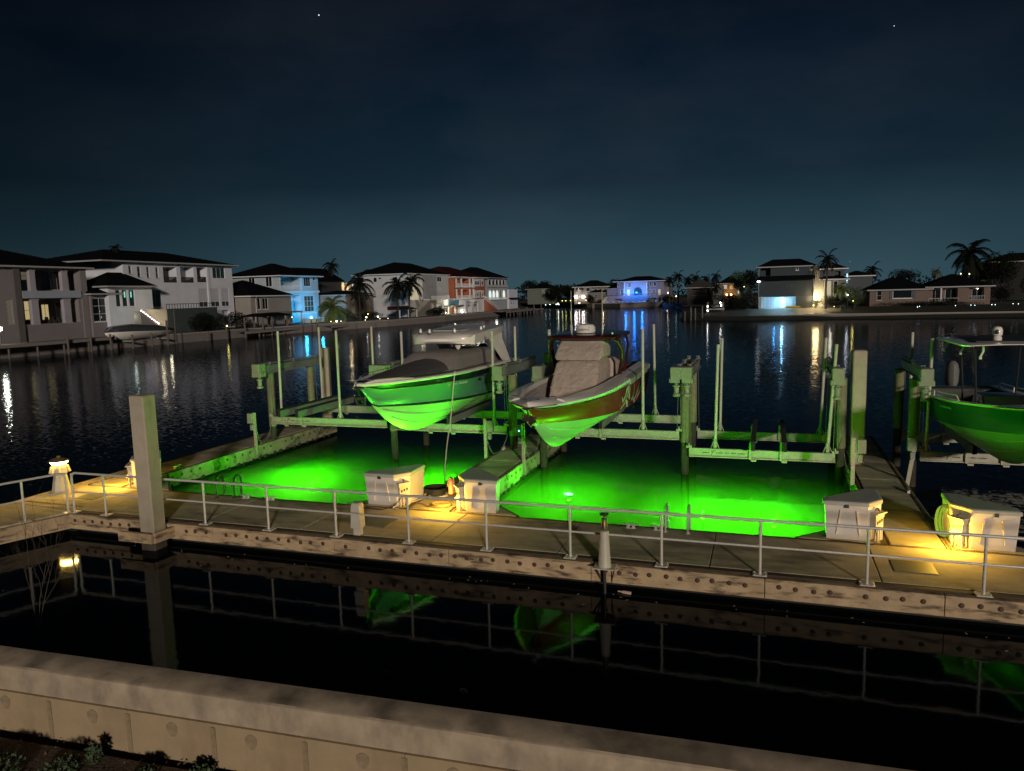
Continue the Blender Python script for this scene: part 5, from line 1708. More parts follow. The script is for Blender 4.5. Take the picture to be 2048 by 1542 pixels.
# house 1: mauve grey house with two loggias
h = House('house', 'mauve grey two storey house with loggias and yellow lit rooms at the far left', 'L', -94, 66, 84)
h.block(63, 84, 1.2, 11.4, 0, 12, WH1, [(73.9, 82.9, 8.2, 11.1, 2.6), (73.7, 82.4, 3.7, 7.1, 3.4), (71.5, 72.4, 3.9, 7.1, 0.2), (66, 70.4, 1.3, 7.0, 1.4)])
h.box(73.7, 82.7, 7.2, 8.2, -0.35, -0.01, wall_mat('bluegrey', (0.30, 0.33, 0.40)), 'balcony_front')
for r in ((75.2, 76.0), (80.1, 81.0)):
    h.col(r[0], r[1], 8.2, 11.1, 0.0, 0.6, wall_mat('lilac', (0.32, 0.30, 0.34)))
    h.col(r[0] - .1, r[1] + .1, 3.6, 7.1, 0.0, 0.6, wall_mat('lilac', (0.32, 0.30, 0.34)))
h.col(72.7, 73.6, 1.3, 11.3, -0.3, 0.01, wall_mat('mauve_dark', (0.10, 0.085, 0.085)), 'pilaster')
h.col(82.9, 83.9, 1.3, 11.3, -0.2, 0.01, WH1, 'pilaster')
h.win(h.far((77.3, 80.2, 8.3, 10.9), 2.5), 2.55, 3, 1, GLASSD, TRIMD)
h.win(h.far((73.9, 74.8, 9.6, 10.8), 2.5), 2.55, 1, 2, LIT_DIM, TRIMD)
h.win(h.far((73.9, 75.1, 4.3, 6.9), 3.3), 3.35, 1, 2, LIT_WARM, TRIM)
h.win(h.far((76.4, 77.6, 4.2, 6.4), 3.3), 3.35, 2, 1, LIT_WARM, TRIM, name='patio_door')
h.win(h.far((78.6, 80.2, 4.0, 6.6), 3.3), 3.35, 2, 1, GLASSD, TRIMD, name='patio_door')
h.win((71.5, 72.4, 3.9, 7.1), 0.16, 1, 5, LIT_DIM, TRIMD)
h.hip(60, 84, 0, 15, 11.5, 14.2)
fb = h.mb()
for k in range(3):
    x = 78.2 + 0.9 * k
    fb.box(x, 1.2, 3.72, x + 0.5, 1.7, 4.15).box(x, 1.65, 4.1, x + 0.5, 1.72, 4.6)
fb.build('patio_seat', DARKM, h.t)
h.block(84.02, 88.2, 1.2, 7.7, -0.5, 9, WH1, [(84.3, 87.9, 3.6, 7.1, 0.2)], 'wing_wall')
h.win((84.3, 87.9, 3.6, 7.1), -0.34, 3, 3, GLASSD, TRIM)
h.hip(84.3, 88.2, -0.5, 10, 7.75, 9.9, over=0.9)

# house 2: long white house with shutters
h = House('house', 'long white two storey house with tall narrow windows and closed shutters', 'L', -95, 86, 117)
H2W = [(92.9, 93.5, 10.8, 12.1), (94.6, 95.3, 10.3, 12.0), (96.5, 97.1, 10.2, 12.0), (98.4, 99.0, 10.2, 12.0)]
LOG = [(100.0, 103.0, 9.5, 12.1), (103.9, 107.0, 9.5, 12.2), (107.8, 110.1, 9.6, 12.2)]
SH = [(107.9, 110.1, 5.2, 8.5), (110.8, 113.1, 5.2, 8.5), (113.7, 115.7, 5.2, 8.5)]
h.block(91.8, 117, 1.2, 12.7, 0, 14, WH2, [(*r, 0.2) for r in H2W] + [(*r, 1.8) for r in LOG] + [(111.8, 115.1, 10.3, 12.3, 0.2), (96.8, 99.2, 5.5, 8.3, 0.2), (110.8, 112.4, 1.3, 4.6, 0.6), (113.6, 115.6, 1.3, 4.5, 0.6)] + [(*r, 0.12) for r in SH])
for r in H2W:
    h.win(r, 0.16, 1, 2, GLASST, TRIMD)
for i, r in enumerate(LOG):
    h.rail(r[0], r[1], r[2], r[2] + 0.95, 0.1, DARKM, 0.16)
h.win(h.far((100.3, 102.2, 9.5, 11.8), 1.7), 1.76, 2, 1, GLASSD, TRIMD, name='balcony_door')
h.win(h.far((108.3, 109.3, 9.6, 11.8), 1.7), 1.76, 1, 1, GLASSD, TRIMD, name='balcony_door')
h.win((111.8, 115.1, 10.3, 12.3), 0.16, 3, 1, GLASST, TRIM)
h.win((96.8, 99.2, 5.5, 8.3), 0.16, 2, 1, GLASST, TRIMD, name='patio_door')
h.box(94.3, 95.3, 5.6, 8.4, -0.06, -0.005, GLASST, 'door')
for r in SH:
    b = h.mb()
    for k in range(13):
        z = 6.25 + 2.25 * k / 13
        b.box(r[0] + .05, 0.04, z + 0.012, r[1] - .05, 0.07, z + 0.165)
    b.build('shutter', wall_mat('shutter', (0.5, 0.5, 0.56)), h.t)
    h.win((r[0], r[1], 5.2, 6.2), 0.09, 2, 1, GLASST, TRIM)
h.col(110.2, 110.75, 1.3, 12.5, -0.12, 0.01, WH2, 'pilaster')
h.hip(88, 117, 0, 16, 12.8, 15.1, over=0.9)
h.block(86.6, 95.0, 1.2, 8.8, -2.2, -0.02, WH2, [(87.9, 88.8, 5.7, 8.3, 0.2), (89.1, 90.1, 5.7, 8.3, 0.2), (90.4, 91.5, 5.7, 8.3, 0.2)], 'sunroom_wall')
for a, c in ((87.9, 88.8), (89.1, 90.1), (90.4, 91.5)):
    w = h.win((a, c, 5.7, 8.3), -2.06, 1, 1, GLASST, TRIM)
for a in (89.55, 90.75):
    h.box(a, a + 0.22, 7.1, 8.0, -2.14, -2.10, LIT_TEAL, 'lit_strip')
h.hip(86.6, 94.4, -2.2, 3, 8.85, 11.0, over=0.9)
h.block(96.0, 107.6, 1.2, 5.1, -4.0, -0.02, SLATEW, [], 'terrace_wall')
h.rail(96.0, 107.6, 5.1, 5.95, -3.9, DARKM, 0.6)
h.box(90.4, 95.9, 1.2, 5.15, -4.0, -3.6, wall_mat('cream', (0.45, 0.42, 0.35)), 'stair_wall')
b = h.mb()
for k in range(11):
    b.box(89.2 + 0.36 * k, -5.4, 1.2, 89.56 + 0.36 * k, -4.05, 5.0 - 0.28 * k)
b.build('steps', wall_mat('step', (0.20, 0.19, 0.17)), h.t)
for k in range(9):
    h.mb().ball((89.3 + 0.40 * k, -5.45, 5.05 - 0.26 * k), 0.09, n=8).build('step_light', glow('step_bulb', (1.0, 0.80, 0.85), 9), h.t)
lamp(h.t, (94.4 - h.sm, -5.6, 3.2), (1.0, 0.83, 0.55), 60, 0.2)
lamp(h.t, (92.8 - h.sm, -5.4, 5.4), (1.0, 0.83, 0.55), 45, 0.2)
lamp(h.t, (88.6 - h.sm, -4.2, 4.2), (0.85, 0.95, 0.75), 22, 0.2)

# house 3: pale blue house lit blue
h = House('house', 'pale blue house with its ground floor flooded in bright blue light', 'L', -95, 117, 145.4)
h.block(131.2, 145.4, 1.2, 11.1, 0, 13, WH3, [(131.8, 138.4, 8.1, 11.0, 2.0), (140.0, 142.5, 8.9, 10.9, 0.15), (143.5, 144.5, 10.2, 10.9, 0.15), (131.4, 138.4, 3.2, 7.1, 1.6), (139.8, 143.4, 3.4, 6.9, 0.15)])
for d in (2.4, 6.6):
    w = h.mb().box(131.12, d - 0.8, 8.9, 131.195, d + 0.8, 10.9).box(131.08, d - 0.05, 8.9, 131.115, d + 0.05, 10.9).build('window', TRIM, h.t)
    h.mb().box(131.09, d - 0.68, 9.0, 131.115, d - 0.06, 10.8).box(131.09, d + 0.06, 9.0, 131.115, d + 0.68, 10.8).build('pane', GLASSD, w)
h.win((140.0, 142.5, 8.9, 10.9), 0.12, 3, 1, GLASSD, TRIM)
h.win((143.5, 144.5, 10.2, 10.9), 0.12, 1, 1, GLASSD, TRIM)
h.win((139.8, 143.4, 3.4, 6.9), 0.12, 3, 3, GLASST, TRIM)
h.rail(131.8, 138.4, 8.1, 9.1, 0.1, TRIM, 0.2)
h.col(131.3, 131.75, 8.0, 11.0, -0.05, 0.3)
h.col(138.45, 139.2, 8.0, 11.0, -0.05, 0.3)
h.box(131.2, 145.6, 7.55, 7.95, -0.22, -0.003, TRIM, 'belt_course')
h.box(138.7, 145.5, 3.0, 3.25, -0.15, -0.003, TRIM, 'belt_course')
b = h.mb()
for k in range(10):
    b.box(138.7, -0.045, 1.25 + 0.175 * k, 145.4, -0.004, 1.41 + 0.175 * k)
b.build('siding', WH3, h.t)
h.hip(131.2, 145.4, 0, 13, 11.15, 14.0, over=0.9, fascia=TRIM)
h.block(118.0, 130.8, 1.2, 7.0, -3.0, 10, wall_mat('taupe', (0.26, 0.24, 0.22)), [(120.0, 120.9, 4.4, 6.6, 0.15), (121.5, 123.2, 4.4, 6.6, 0.15)], 'wing_wall')
h.win((120.0, 120.9, 4.4, 6.6), -2.88, 1, 1, GLASSD, TRIM)
h.win((121.5, 123.2, 4.4, 6.6), -2.88, 2, 1, GLASSD, TRIM)
h.hip(118.0, 130.6, -3.0, 10, 7.05, 10.2, over=0.6, fascia=TRIM)
h.mb().tube([(119.0, -3.7, 6.9), (119.4, -3.1, 6.4), (119.4, -3.08, 1.3)], 0.06, 6).build('downpipe', TRIM, h.t)
BL = (0.03, 0.52, 1.0)
for (s_, d_, z_, p_) in ((134.8, 0.4, 4.6, 330), (136.0, -2.6, 3.4, 460), (142.2, -2.6, 2.6, 520), (139.6, -4.4, 6.0, 620)):
    lamp(h.t, (s_ - h.sm, d_, z_), BL, p_, 0.25)
h.block(133.0, 141.0, 1.2, 2.1, -5.6, -3.6, wall_mat('pool', (0.4, 0.5, 0.55)), [], 'pool_wall')
h.mb().ball((136.5, -3.7, 2.2), 0.22, n=8).build('pool_light', glow('pool_bulb', (0.2, 0.75, 1.0), 22), h.t)

# flat canopy and boathouse in front of house 3
t = thing('canopy', 'flat pale garden canopy in front of the blue lit house', 'canopy', (-89.5, 123, 1.25))
MB().box(-1.6, -5.6, 2.35, 1.6, 5.6, 2.62).build('roof', mat('canopy_roof', (0.20, 0.18, 0.15), 0.8), t)
for x in (-1.4, 1.4):
    for y in (-5.3, 0, 5.3):
        MB().box(x - 0.09, y - 0.09, 0, x + 0.09, y + 0.09, 2.35).build('post', TRIMD, t)
t = thing('boathouse', 'small dark boathouse roof on pale posts at the left shore', 'boathouse', (-84.6, 112.5, 0))
MB().loft([[(-2.2, -4.0, 3.3), (2.2, -4.0, 3.3), (2.2, 4.0, 3.3), (-2.2, 4.0, 3.3)], [(-2.2, -4.0, 3.5), (2.2, -4.0, 3.5), (2.2, 4.0, 3.5), (-2.2, 4.0, 3.5)], [(-0.3, -3.2, 3.9), (0.3, -3.2, 3.9), (0.3, 3.2, 3.9), (-0.3, 3.2, 3.9)]], close=True).build('roof', ROOF, t)
for x in (-1.9, 1.9):
    for y in (-3.6, -1.0, 3.4):
        MB().tube([(x, y, -1.5), (x, y, 3.3)], 0.15, 8).build('post', WOODD, t, True)

# house 4: gabled house with warm porch
h = House('house', 'dark gabled house with a warm lit porch between two palms', 'L', -100, 152, 164)
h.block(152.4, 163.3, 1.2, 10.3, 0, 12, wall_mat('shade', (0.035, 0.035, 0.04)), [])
b = h.mb()
b.loft([[(151.6, -0.6, 10.3), (164.4, -0.6, 10.3), (164.4, 12, 10.3), (151.6, 12, 10.3)], [(151.6, 5.0, 13.6), (164.4, 5.0, 13.6), (164.4, 6.4, 13.6), (151.6, 6.4, 13.6)]], close=True)
b.build('roof', ROOF, h.t)
h.mb().add([(164.5, 1.8, 10.5), (164.5, 9.6, 10.5), (164.5, 5.7, 13.5)], [(0, 1, 2)]).add([(164.45, 1.2, 10.4), (164.45, 10.2, 10.4), (164.45, 5.7, 13.9)], [(0, 1, 2)]).build('gable', TRIMD, h.t)
h.block(163.35, 169.5, 7.0, 10.1, 1.0, 9, wall_mat('porch', (0.40, 0.33, 0.24)), [], 'porch_wall')
for x in (163.5, 166.2, 169.0):
    h.col(x, x + 0.35, 7.0, 10.0, 0.1, 0.45)
h.rail(163.4, 169.4, 7.0, 7.8, 0.25, TRIM, 0.3)
lamp(h.t, (166.2 - h.sm, -0.2, 9.2), (1.0, 0.72, 0.38), 320, 0.15)
h.block(148.6, 161, 1.2, 6.9, -10, -0.1, wall_mat('portico', (0.24, 0.21, 0.185)), [(150.5, 152.4, 1.6, 6.0, 1.6), (153.6, 156.4, 1.6, 6.0, 1.6), (157.3, 159.6, 1.6, 6.0, 1.6)], 'portico_wall')
h.hip(148.6, 161, -10, -0.3, 6.95, 8.0, over=0.5)

# house 5: big white house with outside stair
h = House('house', 'big pale house with hipped dark roof, lit stair window and outside staircase', 'L', -82, 163, 187)
W5 = wall_mat('pale', (0.46, 0.47, 0.50))
h.block(163.6, 170.2, 1.2, 11.6, 0, 14, W5, [(165.2, 169.4, 9.5, 11.2, .3), (164.9, 169.9, 5.2, 7.4, .3)])
for d, z0, z1 in ((12.2, 9.8, 11.2), (8.6, 9.8, 11.0), (7.3, 10.5, 11.0), (3.0, 10.2, 11.0)):
    w = h.mb().box(163.52, d - 0.5, z0, 163.595, d + 0.5, z1).build('window', TRIM, h.t)
    h.mb().box(163.49, d - 0.4, z0 + .1, 163.515, d + 0.4, z1 - .1).build('pane', GLASSD, w)
h.win((165.2, 169.4, 9.5, 11.2), 0.24, 4, 1, GLASSD, TRIM)
h.win((164.9, 169.9, 5.2, 7.4), 0.24, 4, 1, LIT_CREAM, TRIM)
lamp(h.t, (167.5 - h.sm, -1.6, 8.2), (1.0, 0.82, 0.5), 140, 0.2)
h.block(170.22, 178.9, 5.3, 11.5, -0.8, 10, wall_mat('hurricane_shutter', (0.30, 0.31, 0.33)), [], 'shuttered_bay')
b = h.mb()
for k in range(26):
    b.box(170.4, -0.84, 5.4 + 0.23 * k, 178.7, -0.805, 5.6 + 0.23 * k)
b.build('shutter', wall_mat('hurricane_shutter', (0.30, 0.31, 0.33)), h.t)
h.block(170.22, 178.9, 1.2, 5.28, -0.5, 10, wall_mat('stone', (0.20, 0.19, 0.17)), [(171.7, 173.0, 1.4, 4.0, .3), (174.6, 176.8, 1.4, 4.6, .3)], 'lower_wall')
h.win((174.6, 176.8, 1.4, 4.6), -0.3, 3, 1, LIT_DIM, TRIM, name='patio_door', sill=False)
h.block(178.92, 187, 1.2, 11.6, -0.6, 12, W5, [(179.8, 182.6, 9.8, 11.1, .15)])
h.win((179.8, 182.6, 9.8, 11.1), -0.5, 2, 1)
h.rail(171.5, 182.6, 5.35, 6.15, -2.6, TRIM, 0.4)
h.box(170.4, 188, 5.1, 5.33, -2.7, -0.85, W5, 'terrace')
for x in (178.5, 182.2, 186.5):
    h.col(x, x + 0.4, 1.3, 5.1, -2.6, -2.2)
h.box(181.9, 188.4, 3.4, 5.0, -2.9, -2.82, wall_mat('blue_awning', (0.10, 0.26, 0.36)), 'awning')
b = h.mb()
for k in range(14):
    b.box(161.6 + 0.7 * k, -2.4, 1.2, 162.3 + 0.7 * k, -0.9, 1.5 + 0.28 * k)
b.build('steps', wall_mat('stone', (0.20, 0.19, 0.17)), h.t)
lamp(h.t, (180.2 - h.sm, -5.0, 3.0), (1.0, 0.88, 0.65), 380, 0.2)
lamp(h.t, (185.5 - h.sm, -1.7, 4.2), (1.0, 0.88, 0.65), 320, 0.2)
h.hip(163.6, 187, 0, 14, 11.7, 14.8, over=0.8, fascia=TRIM)

# house 6: terracotta house with white columns
h = House('house', 'terracotta coloured house with white columns, balconies and a grand white stair', 'L', -80, 187.4, 211)
TC = wall_mat('terracotta', (0.28, 0.085, 0.04))
h.block(187.6, 211, 1.2, 11.1, 0, 16, TC, [(189.8, 192.0, 8.8, 10.6, 1.5), (192.8, 198.2, 8.8, 10.6, 1.5), (189.8, 192.0, 5.5, 7.4, 1.5), (192.6, 198.2, 5.5, 7.6, 1.5)])
for z0, z1 in ((8.6, 10.9), (5.3, 7.8)):
    for x in (188.6, 192.15, 198.3, 201.0):
        h.col(x, x + 0.55, z0, z1, -0.25, 0.15)
    h.rail(188.4, 201.4, z0, z0 + 0.75, -0.15, TRIM, 0.35)
    h.box(188.4, 201.6, z0 - 0.35, z0, -0.5, -0.003, TRIM, 'balcony_floor')
for r in ((202.2, 206.5, 8.7, 10.4), (207.7, 209.6, 8.7, 10.4), (202.2, 206.4, 5.3, 7.0), (207.5, 209.4, 5.3, 7.0)):
    h.win(r, -0.06, 3 if r[1] - r[0] > 3 else 1, 1, GLASSD if r[2] > 7 else LIT_DIM, TRIM, 0.35)
    h.box(r[0] - .3, r[1] + .3, r[3] + 0.02, r[3] + 0.4, -0.16, -0.004, TRIM, 'lintel')
h.box(187.5, 211.2, 10.75, 11.1, -0.2, -0.004, TRIM, 'cornice')
h.block(189, 203, 1.2, 4.9, -2.6, -0.02, W5, [(190.5, 193.5, 1.4, 4.2, 1.2), (195, 198.5, 1.4, 4.2, 1.2)], 'lower_wall')
b = h.mb()
for k in range(14):
    b.box(203.2 + 0.85 * k, -2.6, 1.2, 204.05 + 0.85 * k, -0.9, 5.0 - 0.27 * k)
b.build('steps', TC, h.t)
b = h.mb().bar((203.2, -2.6, 5.6), (215.4, -2.6, 1.9), 0.3, 0.35)
b.bar((203.2, -2.6, 5.0), (215.4, -2.6, 1.3), 0.25, 0.25)
b.build('stair_balustrade', TRIM, h.t)
lamp(h.t, (194 - h.sm, -4.0, 6.4), (1.0, 0.88, 0.7), 150, 0.3)
lamp(h.t, (204 - h.sm, -6.0, 3.4), (1.0, 0.88, 0.7), 160, 0.3)
lamp(h.t, (199.5 - h.sm, -3.4, 9.2), (1.0, 0.9, 0.75), 60, 0.3)
h.hip(187.6, 211, 0, 16, 11.15, 14.4, ROOFR, over=0.8, fascia=TRIM)

# house 7: white arcaded house
h = House('house', 'grey white house with two storeys of arches, lower arches lit white', 'L', -80, 211.5, 232)
h.block(211.6, 232, 1.2, 11.2, 0.3, 15, wall_mat('grey_white', (0.38, 0.40, 0.42)), [])
for k in range(5):
    a = 214.4 + 3.2 * k
    h.arch(a, a + 2.3, 4.7, 7.4, 0.08, TRIM, LIT_WHITE if k not in (3,) else LIT_DIM, 0.25)
    h.arch(a, a + 2.3, 8.6, 10.8, 0.08, TRIM, GLASSD, 0.25)
h.rail(213.5, 231.5, 8.3, 9.1, -0.15, TRIMD, 0.3)
h.rail(213.5, 231.5, 4.4, 5.2, -0.15, TRIM, 0.3)
h.hip(211.6, 232, 0.3, 15, 11.25, 14.8, over=0.9)
h = House('house', 'small plain white house with a dark lean-to at the end of the left shore', 'L', -80, 233, 242)
h.block(233, 242, 1.2, 7.6, 0, 9, WH2, [(235.2, 236.2, 2.6, 3.6, .15), (237.2, 238.2, 2.6, 3.6, .15)])
h.win((235.2, 236.2, 2.6, 3.6), 0.1)
h.win((237.2, 238.2, 2.6, 3.6), 0.1)
h.box(232.6, 241, 4.6, 4.9, -1.4, -0.01, ROOF, 'lean_to')
h = House('house', 'low grey green house, right of the small plain white house', 'R', 310, -93, -83)
h.block(-98, -86, 1.4, 8.0, 0, 9, wall_mat('green_grey', (0.12, 0.135, 0.12)), [(-91.3, -90.1, 6.0, 7.6, .2), (-88.6, -87.7, 6.0, 7.6, .2)])
h.win((-91.3, -90.1, 6.0, 7.6), 0.12, 2, 1, LIT_DIM)
h.win((-88.6, -87.7, 6.0, 7.6), 0.12, 1, 1, LIT_DIM)
h.hip(-98, -86, 0, 9, 8.0, 10.3)

# houses across the basin
h = House('house', 'cream two storey house with hipped roof, left of the blue lit villa', 'R', 290, -72.2, -58.6)
CR = wall_mat('cream_far', (0.16, 0.145, 0.12))
h.block(-72.2, -58.6, 1.4, 8.1, 0, 11, CR, [(-71.5, -68.6, 5.9, 8.0, 1.5), (-67.4, -65.8, 6.3, 7.8, .15), (-65.0, -64.3, 7.0, 8.0, .15), (-62.8, -62.2, 7.0, 8.0, .15), (-60.9, -60.4, 7.0, 8.0, .15)])
for r in ((-67.4, -65.8, 6.3, 7.8), (-65.0, -64.3, 7.0, 8.0), (-62.8, -62.2, 7.0, 8.0), (-60.9, -60.4, 7.0, 8.0)):
    h.win(r, 0.1)
h.col(-70.6, -70.3, 5.9, 8.0)
h.rail(-71.5, -68.6, 5.9, 6.7, 0.05)
h.hip(-72.2, -58.6, 0, 11, 8.15, 10.7, over=0.7, fascia=TRIM)
h.block(-65.8, -58.8, 1.4, 5.7, -3, -0.02, CR, [(-63.2, -62.4, 3.3, 5.2, .15)], 'wing_wall')
h.win((-63.2, -62.4, 3.3, 5.2), -2.9)
h.hip(-65.8, -58.8, -3, 2, 5.75, 6.9, over=0.6)
for x in (-71.4, -68.5):
    for k in (-0.35, 0.35):
        h.mb().ball((x + k, -0.5, 4.25), 0.28, n=8).build('wall_lamp', glow('pink_white_lamp', (1.0, 0.85, 0.95), 40), h.t, True)
    lamp(h.t, (x - h.sm, -1.5, 4.2), (1.0, 0.88, 0.75), 130, 0.2)

h = House('villa', 'wide white villa with arched door and centre flooded in vivid blue light', 'R', 285, -58.3, -34.3)
LV = wall_mat('lilac_white', (0.17, 0.16, 0.18))
h.block(-54.0, -36.3, 4.3, 9.6, 0, 12, LV, [(-54, -53.4, 7.7, 9.2, .15), (-52.8, -51.8, 4.4, 6.7, .15), (-41.7, -41.1, 7.7, 9.3, .15), (-40.3, -39.3, 7.7, 9.2, .15), (-42.1, -41.2, 4.5, 6.5, .15), (-40.5, -39.5, 4.6, 6.5, .15), (-38.6, -37.6, 4.4, 6.4, .15)])
for r, p in (((-54, -53.4, 7.7, 9.2), GLASSD), ((-52.8, -51.8, 4.4, 6.7), LIT_DIM), ((-41.7, -41.1, 7.7, 9.3), GLASSD), ((-40.3, -39.3, 7.7, 9.2), GLASSD), ((-42.1, -41.2, 4.5, 6.5), LIT_DIM), ((-40.5, -39.5, 4.6, 6.5), LIT_DIM), ((-38.6, -37.6, 4.4, 6.4), LIT_CREAM)):
    h.win(r, 0.1, 1, 2, p)
h.block(-51.3, -42.7, 4.3, 9.55, -0.6, -0.01, wall_mat('entrance_white', (0.30, 0.30, 0.32)), [(-50.2, -49.1, 4.3, 6.7, .2), (-49.8, -48.7, 7.5, 9.1, .2)], 'entrance_wall')
h.win((-50.2, -49.1, 4.3, 6.7), -0.48, 1, 2, LIT_WHITE)
h.win((-49.8, -48.7, 7.5, 9.1), -0.48, 2, 2, LIT_DIM)
h.arch(-47.6, -44.5, 4.3, 7.4, -0.78, wall_mat('entrance_white', (0.30, 0.30, 0.32)), GLASST, 0.35)
for k in (1, 2):
    h.box(-47.6 + 3.1 * k / 3 - 0.06, -47.6 + 3.1 * k / 3 + 0.06, 4.3, 6.9, -0.74, -0.70, DARKM, 'door_frame')
for x in (-51.4, -42.9):
    h.col(x, x + 0.4, 4.3, 9.5, -0.75, -0.59)
VB = (0.015, 0.22, 1.0)
for x, p in ((-50.2, 1100), (-47, 1100), (-44.0, 1100)):
    lamp(h.t, (x - h.sm, -3.4, 5.4), VB, p, 0.3)
h.block(-58.3, -34.3, 1.4, 4.28, -1.5, 12, LV, [(-54.6, -51.9, 1.5, 3.2, 1.5), (-42.3, -39.2, 1.5, 3.2, 1.5), (-38.6, -37.4, 1.5, 3.3, 1.5)], 'lower_wall')
h.rail(-58.3, -34.3, 4.3, 5.0, -1.4, LV, 0.5)
h.block(-58.1, -54.02, 4.3, 7.2, 0.4, 10, LV, [], 'left_wing_wall')
h.block(-36.28, -34.4, 4.3, 7.2, 0.4, 10, LV, [], 'right_wing_wall')
h.hip(-54.0, -36.3, 0, 12, 9.7, 11.6, over=1.4, fascia=TRIM)
h.hip(-58.1, -54.6, 0.4, 10, 7.2, 8.0, over=0.4)
for x in (-58.6, -34.6):
    b = h.mb()
    for k in range(8):
        b.box(x - 0.9 + 0.12 * k, -3.2 + 0.1 * k, 1.4, x + 0.2 + 0.12 * k, -1.6, 1.7 + 0.33 * k)
    b.build('steps', wall_mat('step', (0.20, 0.19, 0.17)), h.t)
    lamp(h.t, (x - h.sm, -4.6, 3.0), (1.0, 0.75, 0.45), 90, 0.2)

h = House('house', 'unlit dark house with wide hipped roof behind the boat hoist', 'R', 235, -23, -12.7)
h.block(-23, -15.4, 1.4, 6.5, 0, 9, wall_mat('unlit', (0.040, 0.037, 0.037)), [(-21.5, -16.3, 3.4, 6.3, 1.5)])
h.rail(-21.5, -16.3, 3.4, 4.3, 0.1, TRIMD, 0.5)
h.block(-15.38, -12.6, 1.4, 6.9, 0.5, 9, wall_mat('unlit_pale', (0.11, 0.115, 0.11)), [], 'wing_wall')
h.hip(-23, -15.4, 0, 9, 6.6, 9.1, mat('roof_brown', (0.035, 0.032, 0.03), 0.9, var=(1, 0.2)))
h = House('house', 'house with orange lit windows behind the dark boat hoist', 'R', 262, -15, -8.4)
OC = wall_mat('ochre', (0.16, 0.11, 0.06))
h.block(-15, -8.4, 1.4, 7.7, 0, 9, OC, [(-13.8, -12.5, 6.0, 7.3, .15), (-11.7, -10.4, 5.9, 7.3, .15), (-9.9, -9.5, 6.2, 7.0, .15), (-13.2, -10.4, 3.5, 4.8, .8), (-9.1, -8.6, 4.3, 5.8, .15)])
h.win((-13.8, -12.5, 6.0, 7.3), 0.1, 3, 1, LIT_CREAM)
h.win((-11.7, -10.4, 5.9, 7.3), 0.1, 1, 1, LIT_ORANGE)
h.win((-9.9, -9.5, 6.2, 7.0), 0.1, 1, 1, LIT_CREAM)
h.win((-9.1, -8.6, 4.3, 5.8), 0.1, 1, 1, LIT_TEAL, name='door')
for x in (-12.6, -11.2):
    h.mb().ball((x, -0.4, 4.0), 0.24, n=8).build('wall_lamp', glow('orange_lamp', (1.0, 0.5, 0.15), 30), h.t, True)
lamp(h.t, (-11.9 - h.sm, -1.8, 4.6), (1.0, 0.5, 0.15), 90, 0.2)
h.hip(-15, -8.4, 0, 9, 7.8, 10.2, over=0.6)

# right shore
h = House('house', 'tall grey blue stilt house with blue lit undercroft on the right shore', 'R', 155, -1.4, 14.4)
GB = wall_mat('grey_blue', (0.036, 0.050, 0.064))
GB2 = wall_mat('grey_blue_light', (0.07, 0.085, 0.095))
h.block(-1.4, 8.65, 4.2, 10.0, 0, 11, GB, [(-1.1, 0.7, 8.3, 9.9, 1.6), (5.3, 5.8, 9.2, 9.9, .12), (7.8, 8.2, 9.2, 9.9, .12), (3.6, 3.95, 5.9, 6.4, .1), (4.4, 4.75, 5.9, 6.4, .1)])
for r in ((5.3, 5.8, 9.2, 9.9), (7.8, 8.2, 9.2, 9.9)):
    h.win(r, 0.08)
h.win((3.6, 3.95, 5.9, 6.4), 0.07, 1, 1, LIT_DIM, TRIMD, 0.05, sill=False)
h.win((4.4, 4.75, 5.9, 6.4), 0.07, 1, 1, LIT_DIM, TRIMD, 0.05, sill=False)
b = h.mb()
for k in range(15):
    b.box(-1.35, -0.03, 4.25 + 0.205 * k, 8.6, -0.004, 4.43 + 0.205 * k)
b.build('siding', GB, h.t)
h.mb().loft([[(-1.7, -1.1, 7.45), (8.7, -1.1, 7.45), (8.7, -0.01, 8.2), (-1.7, -0.01, 8.2)], [(-1.7, -1.1, 7.52), (8.7, -1.1, 7.52), (8.7, -0.01, 8.27), (-1.7, -0.01, 8.27)]], close=True).build('skirt_roof', ROOF, h.t)
h.block(-1.0, 8.6, 1.9, 4.18, 1.0, 10, wall_mat('undercroft', (0.30, 0.36, 0.40)), [(2.6, 3.6, 1.95, 3.9, .1)], 'undercroft_wall')
h.block(5.4, 8.62, 1.9, 4.18, 0.0, 0.98, GB, [], 'undercroft_screen')
h.box(2.6, 3.6, 1.95, 3.9, 1.04, 1.08, TRIM, 'door')
for x in (-1.3, -0.3, 0.5, 1.0):
    h.col(x, x + 0.2, 1.9, 4.2, 0.0, 0.2, WH3, 'stilt')
lamp(h.t, (2.95 - h.sm, 0.45, 3.5), (0.05, 0.50, 1.0), 60, 0.1)
lamp(h.t, (1.5 - h.sm, 0.3, 3.2), (0.04, 0.42, 1.0), 60, 0.1)
h.mb().ball((2.92, 0.25, 3.75), 0.17, n=10).build('ceiling_lamp', glow('blue_white_lamp', (0.45, 0.80, 1.0), 3200), h.t, True)
for x in (-1.65, -1.3):
    h.mb().ball((x, -0.2, 7.25), 0.13, n=8).build('flood_lamp', glow('eave_lamp', (0.9, 0.97, 1.0), 10), h.t, True)
for x in (-1.45, 8.55):
    h.mb().tube([(x, -0.08, 2.0), (x, -0.08, 10.0)], 0.06, 6).build('downpipe', TRIMD, h.t)
h.hip(-1.4, 8.65, 0, 11, 10.05, 11.6, over=0.5, inset=3.0, fascia=TRIMD)
h.block(8.67, 10.4, 1.9, 9.9, 0.8, 10, GB2, [], 'middle_wall')
h.block(10.42, 13.9, 7.4, 9.3, 0.6, 10, GB2, [(12.3, 13.3, 7.6, 8.8, .6)], 'upper_wing_wall')
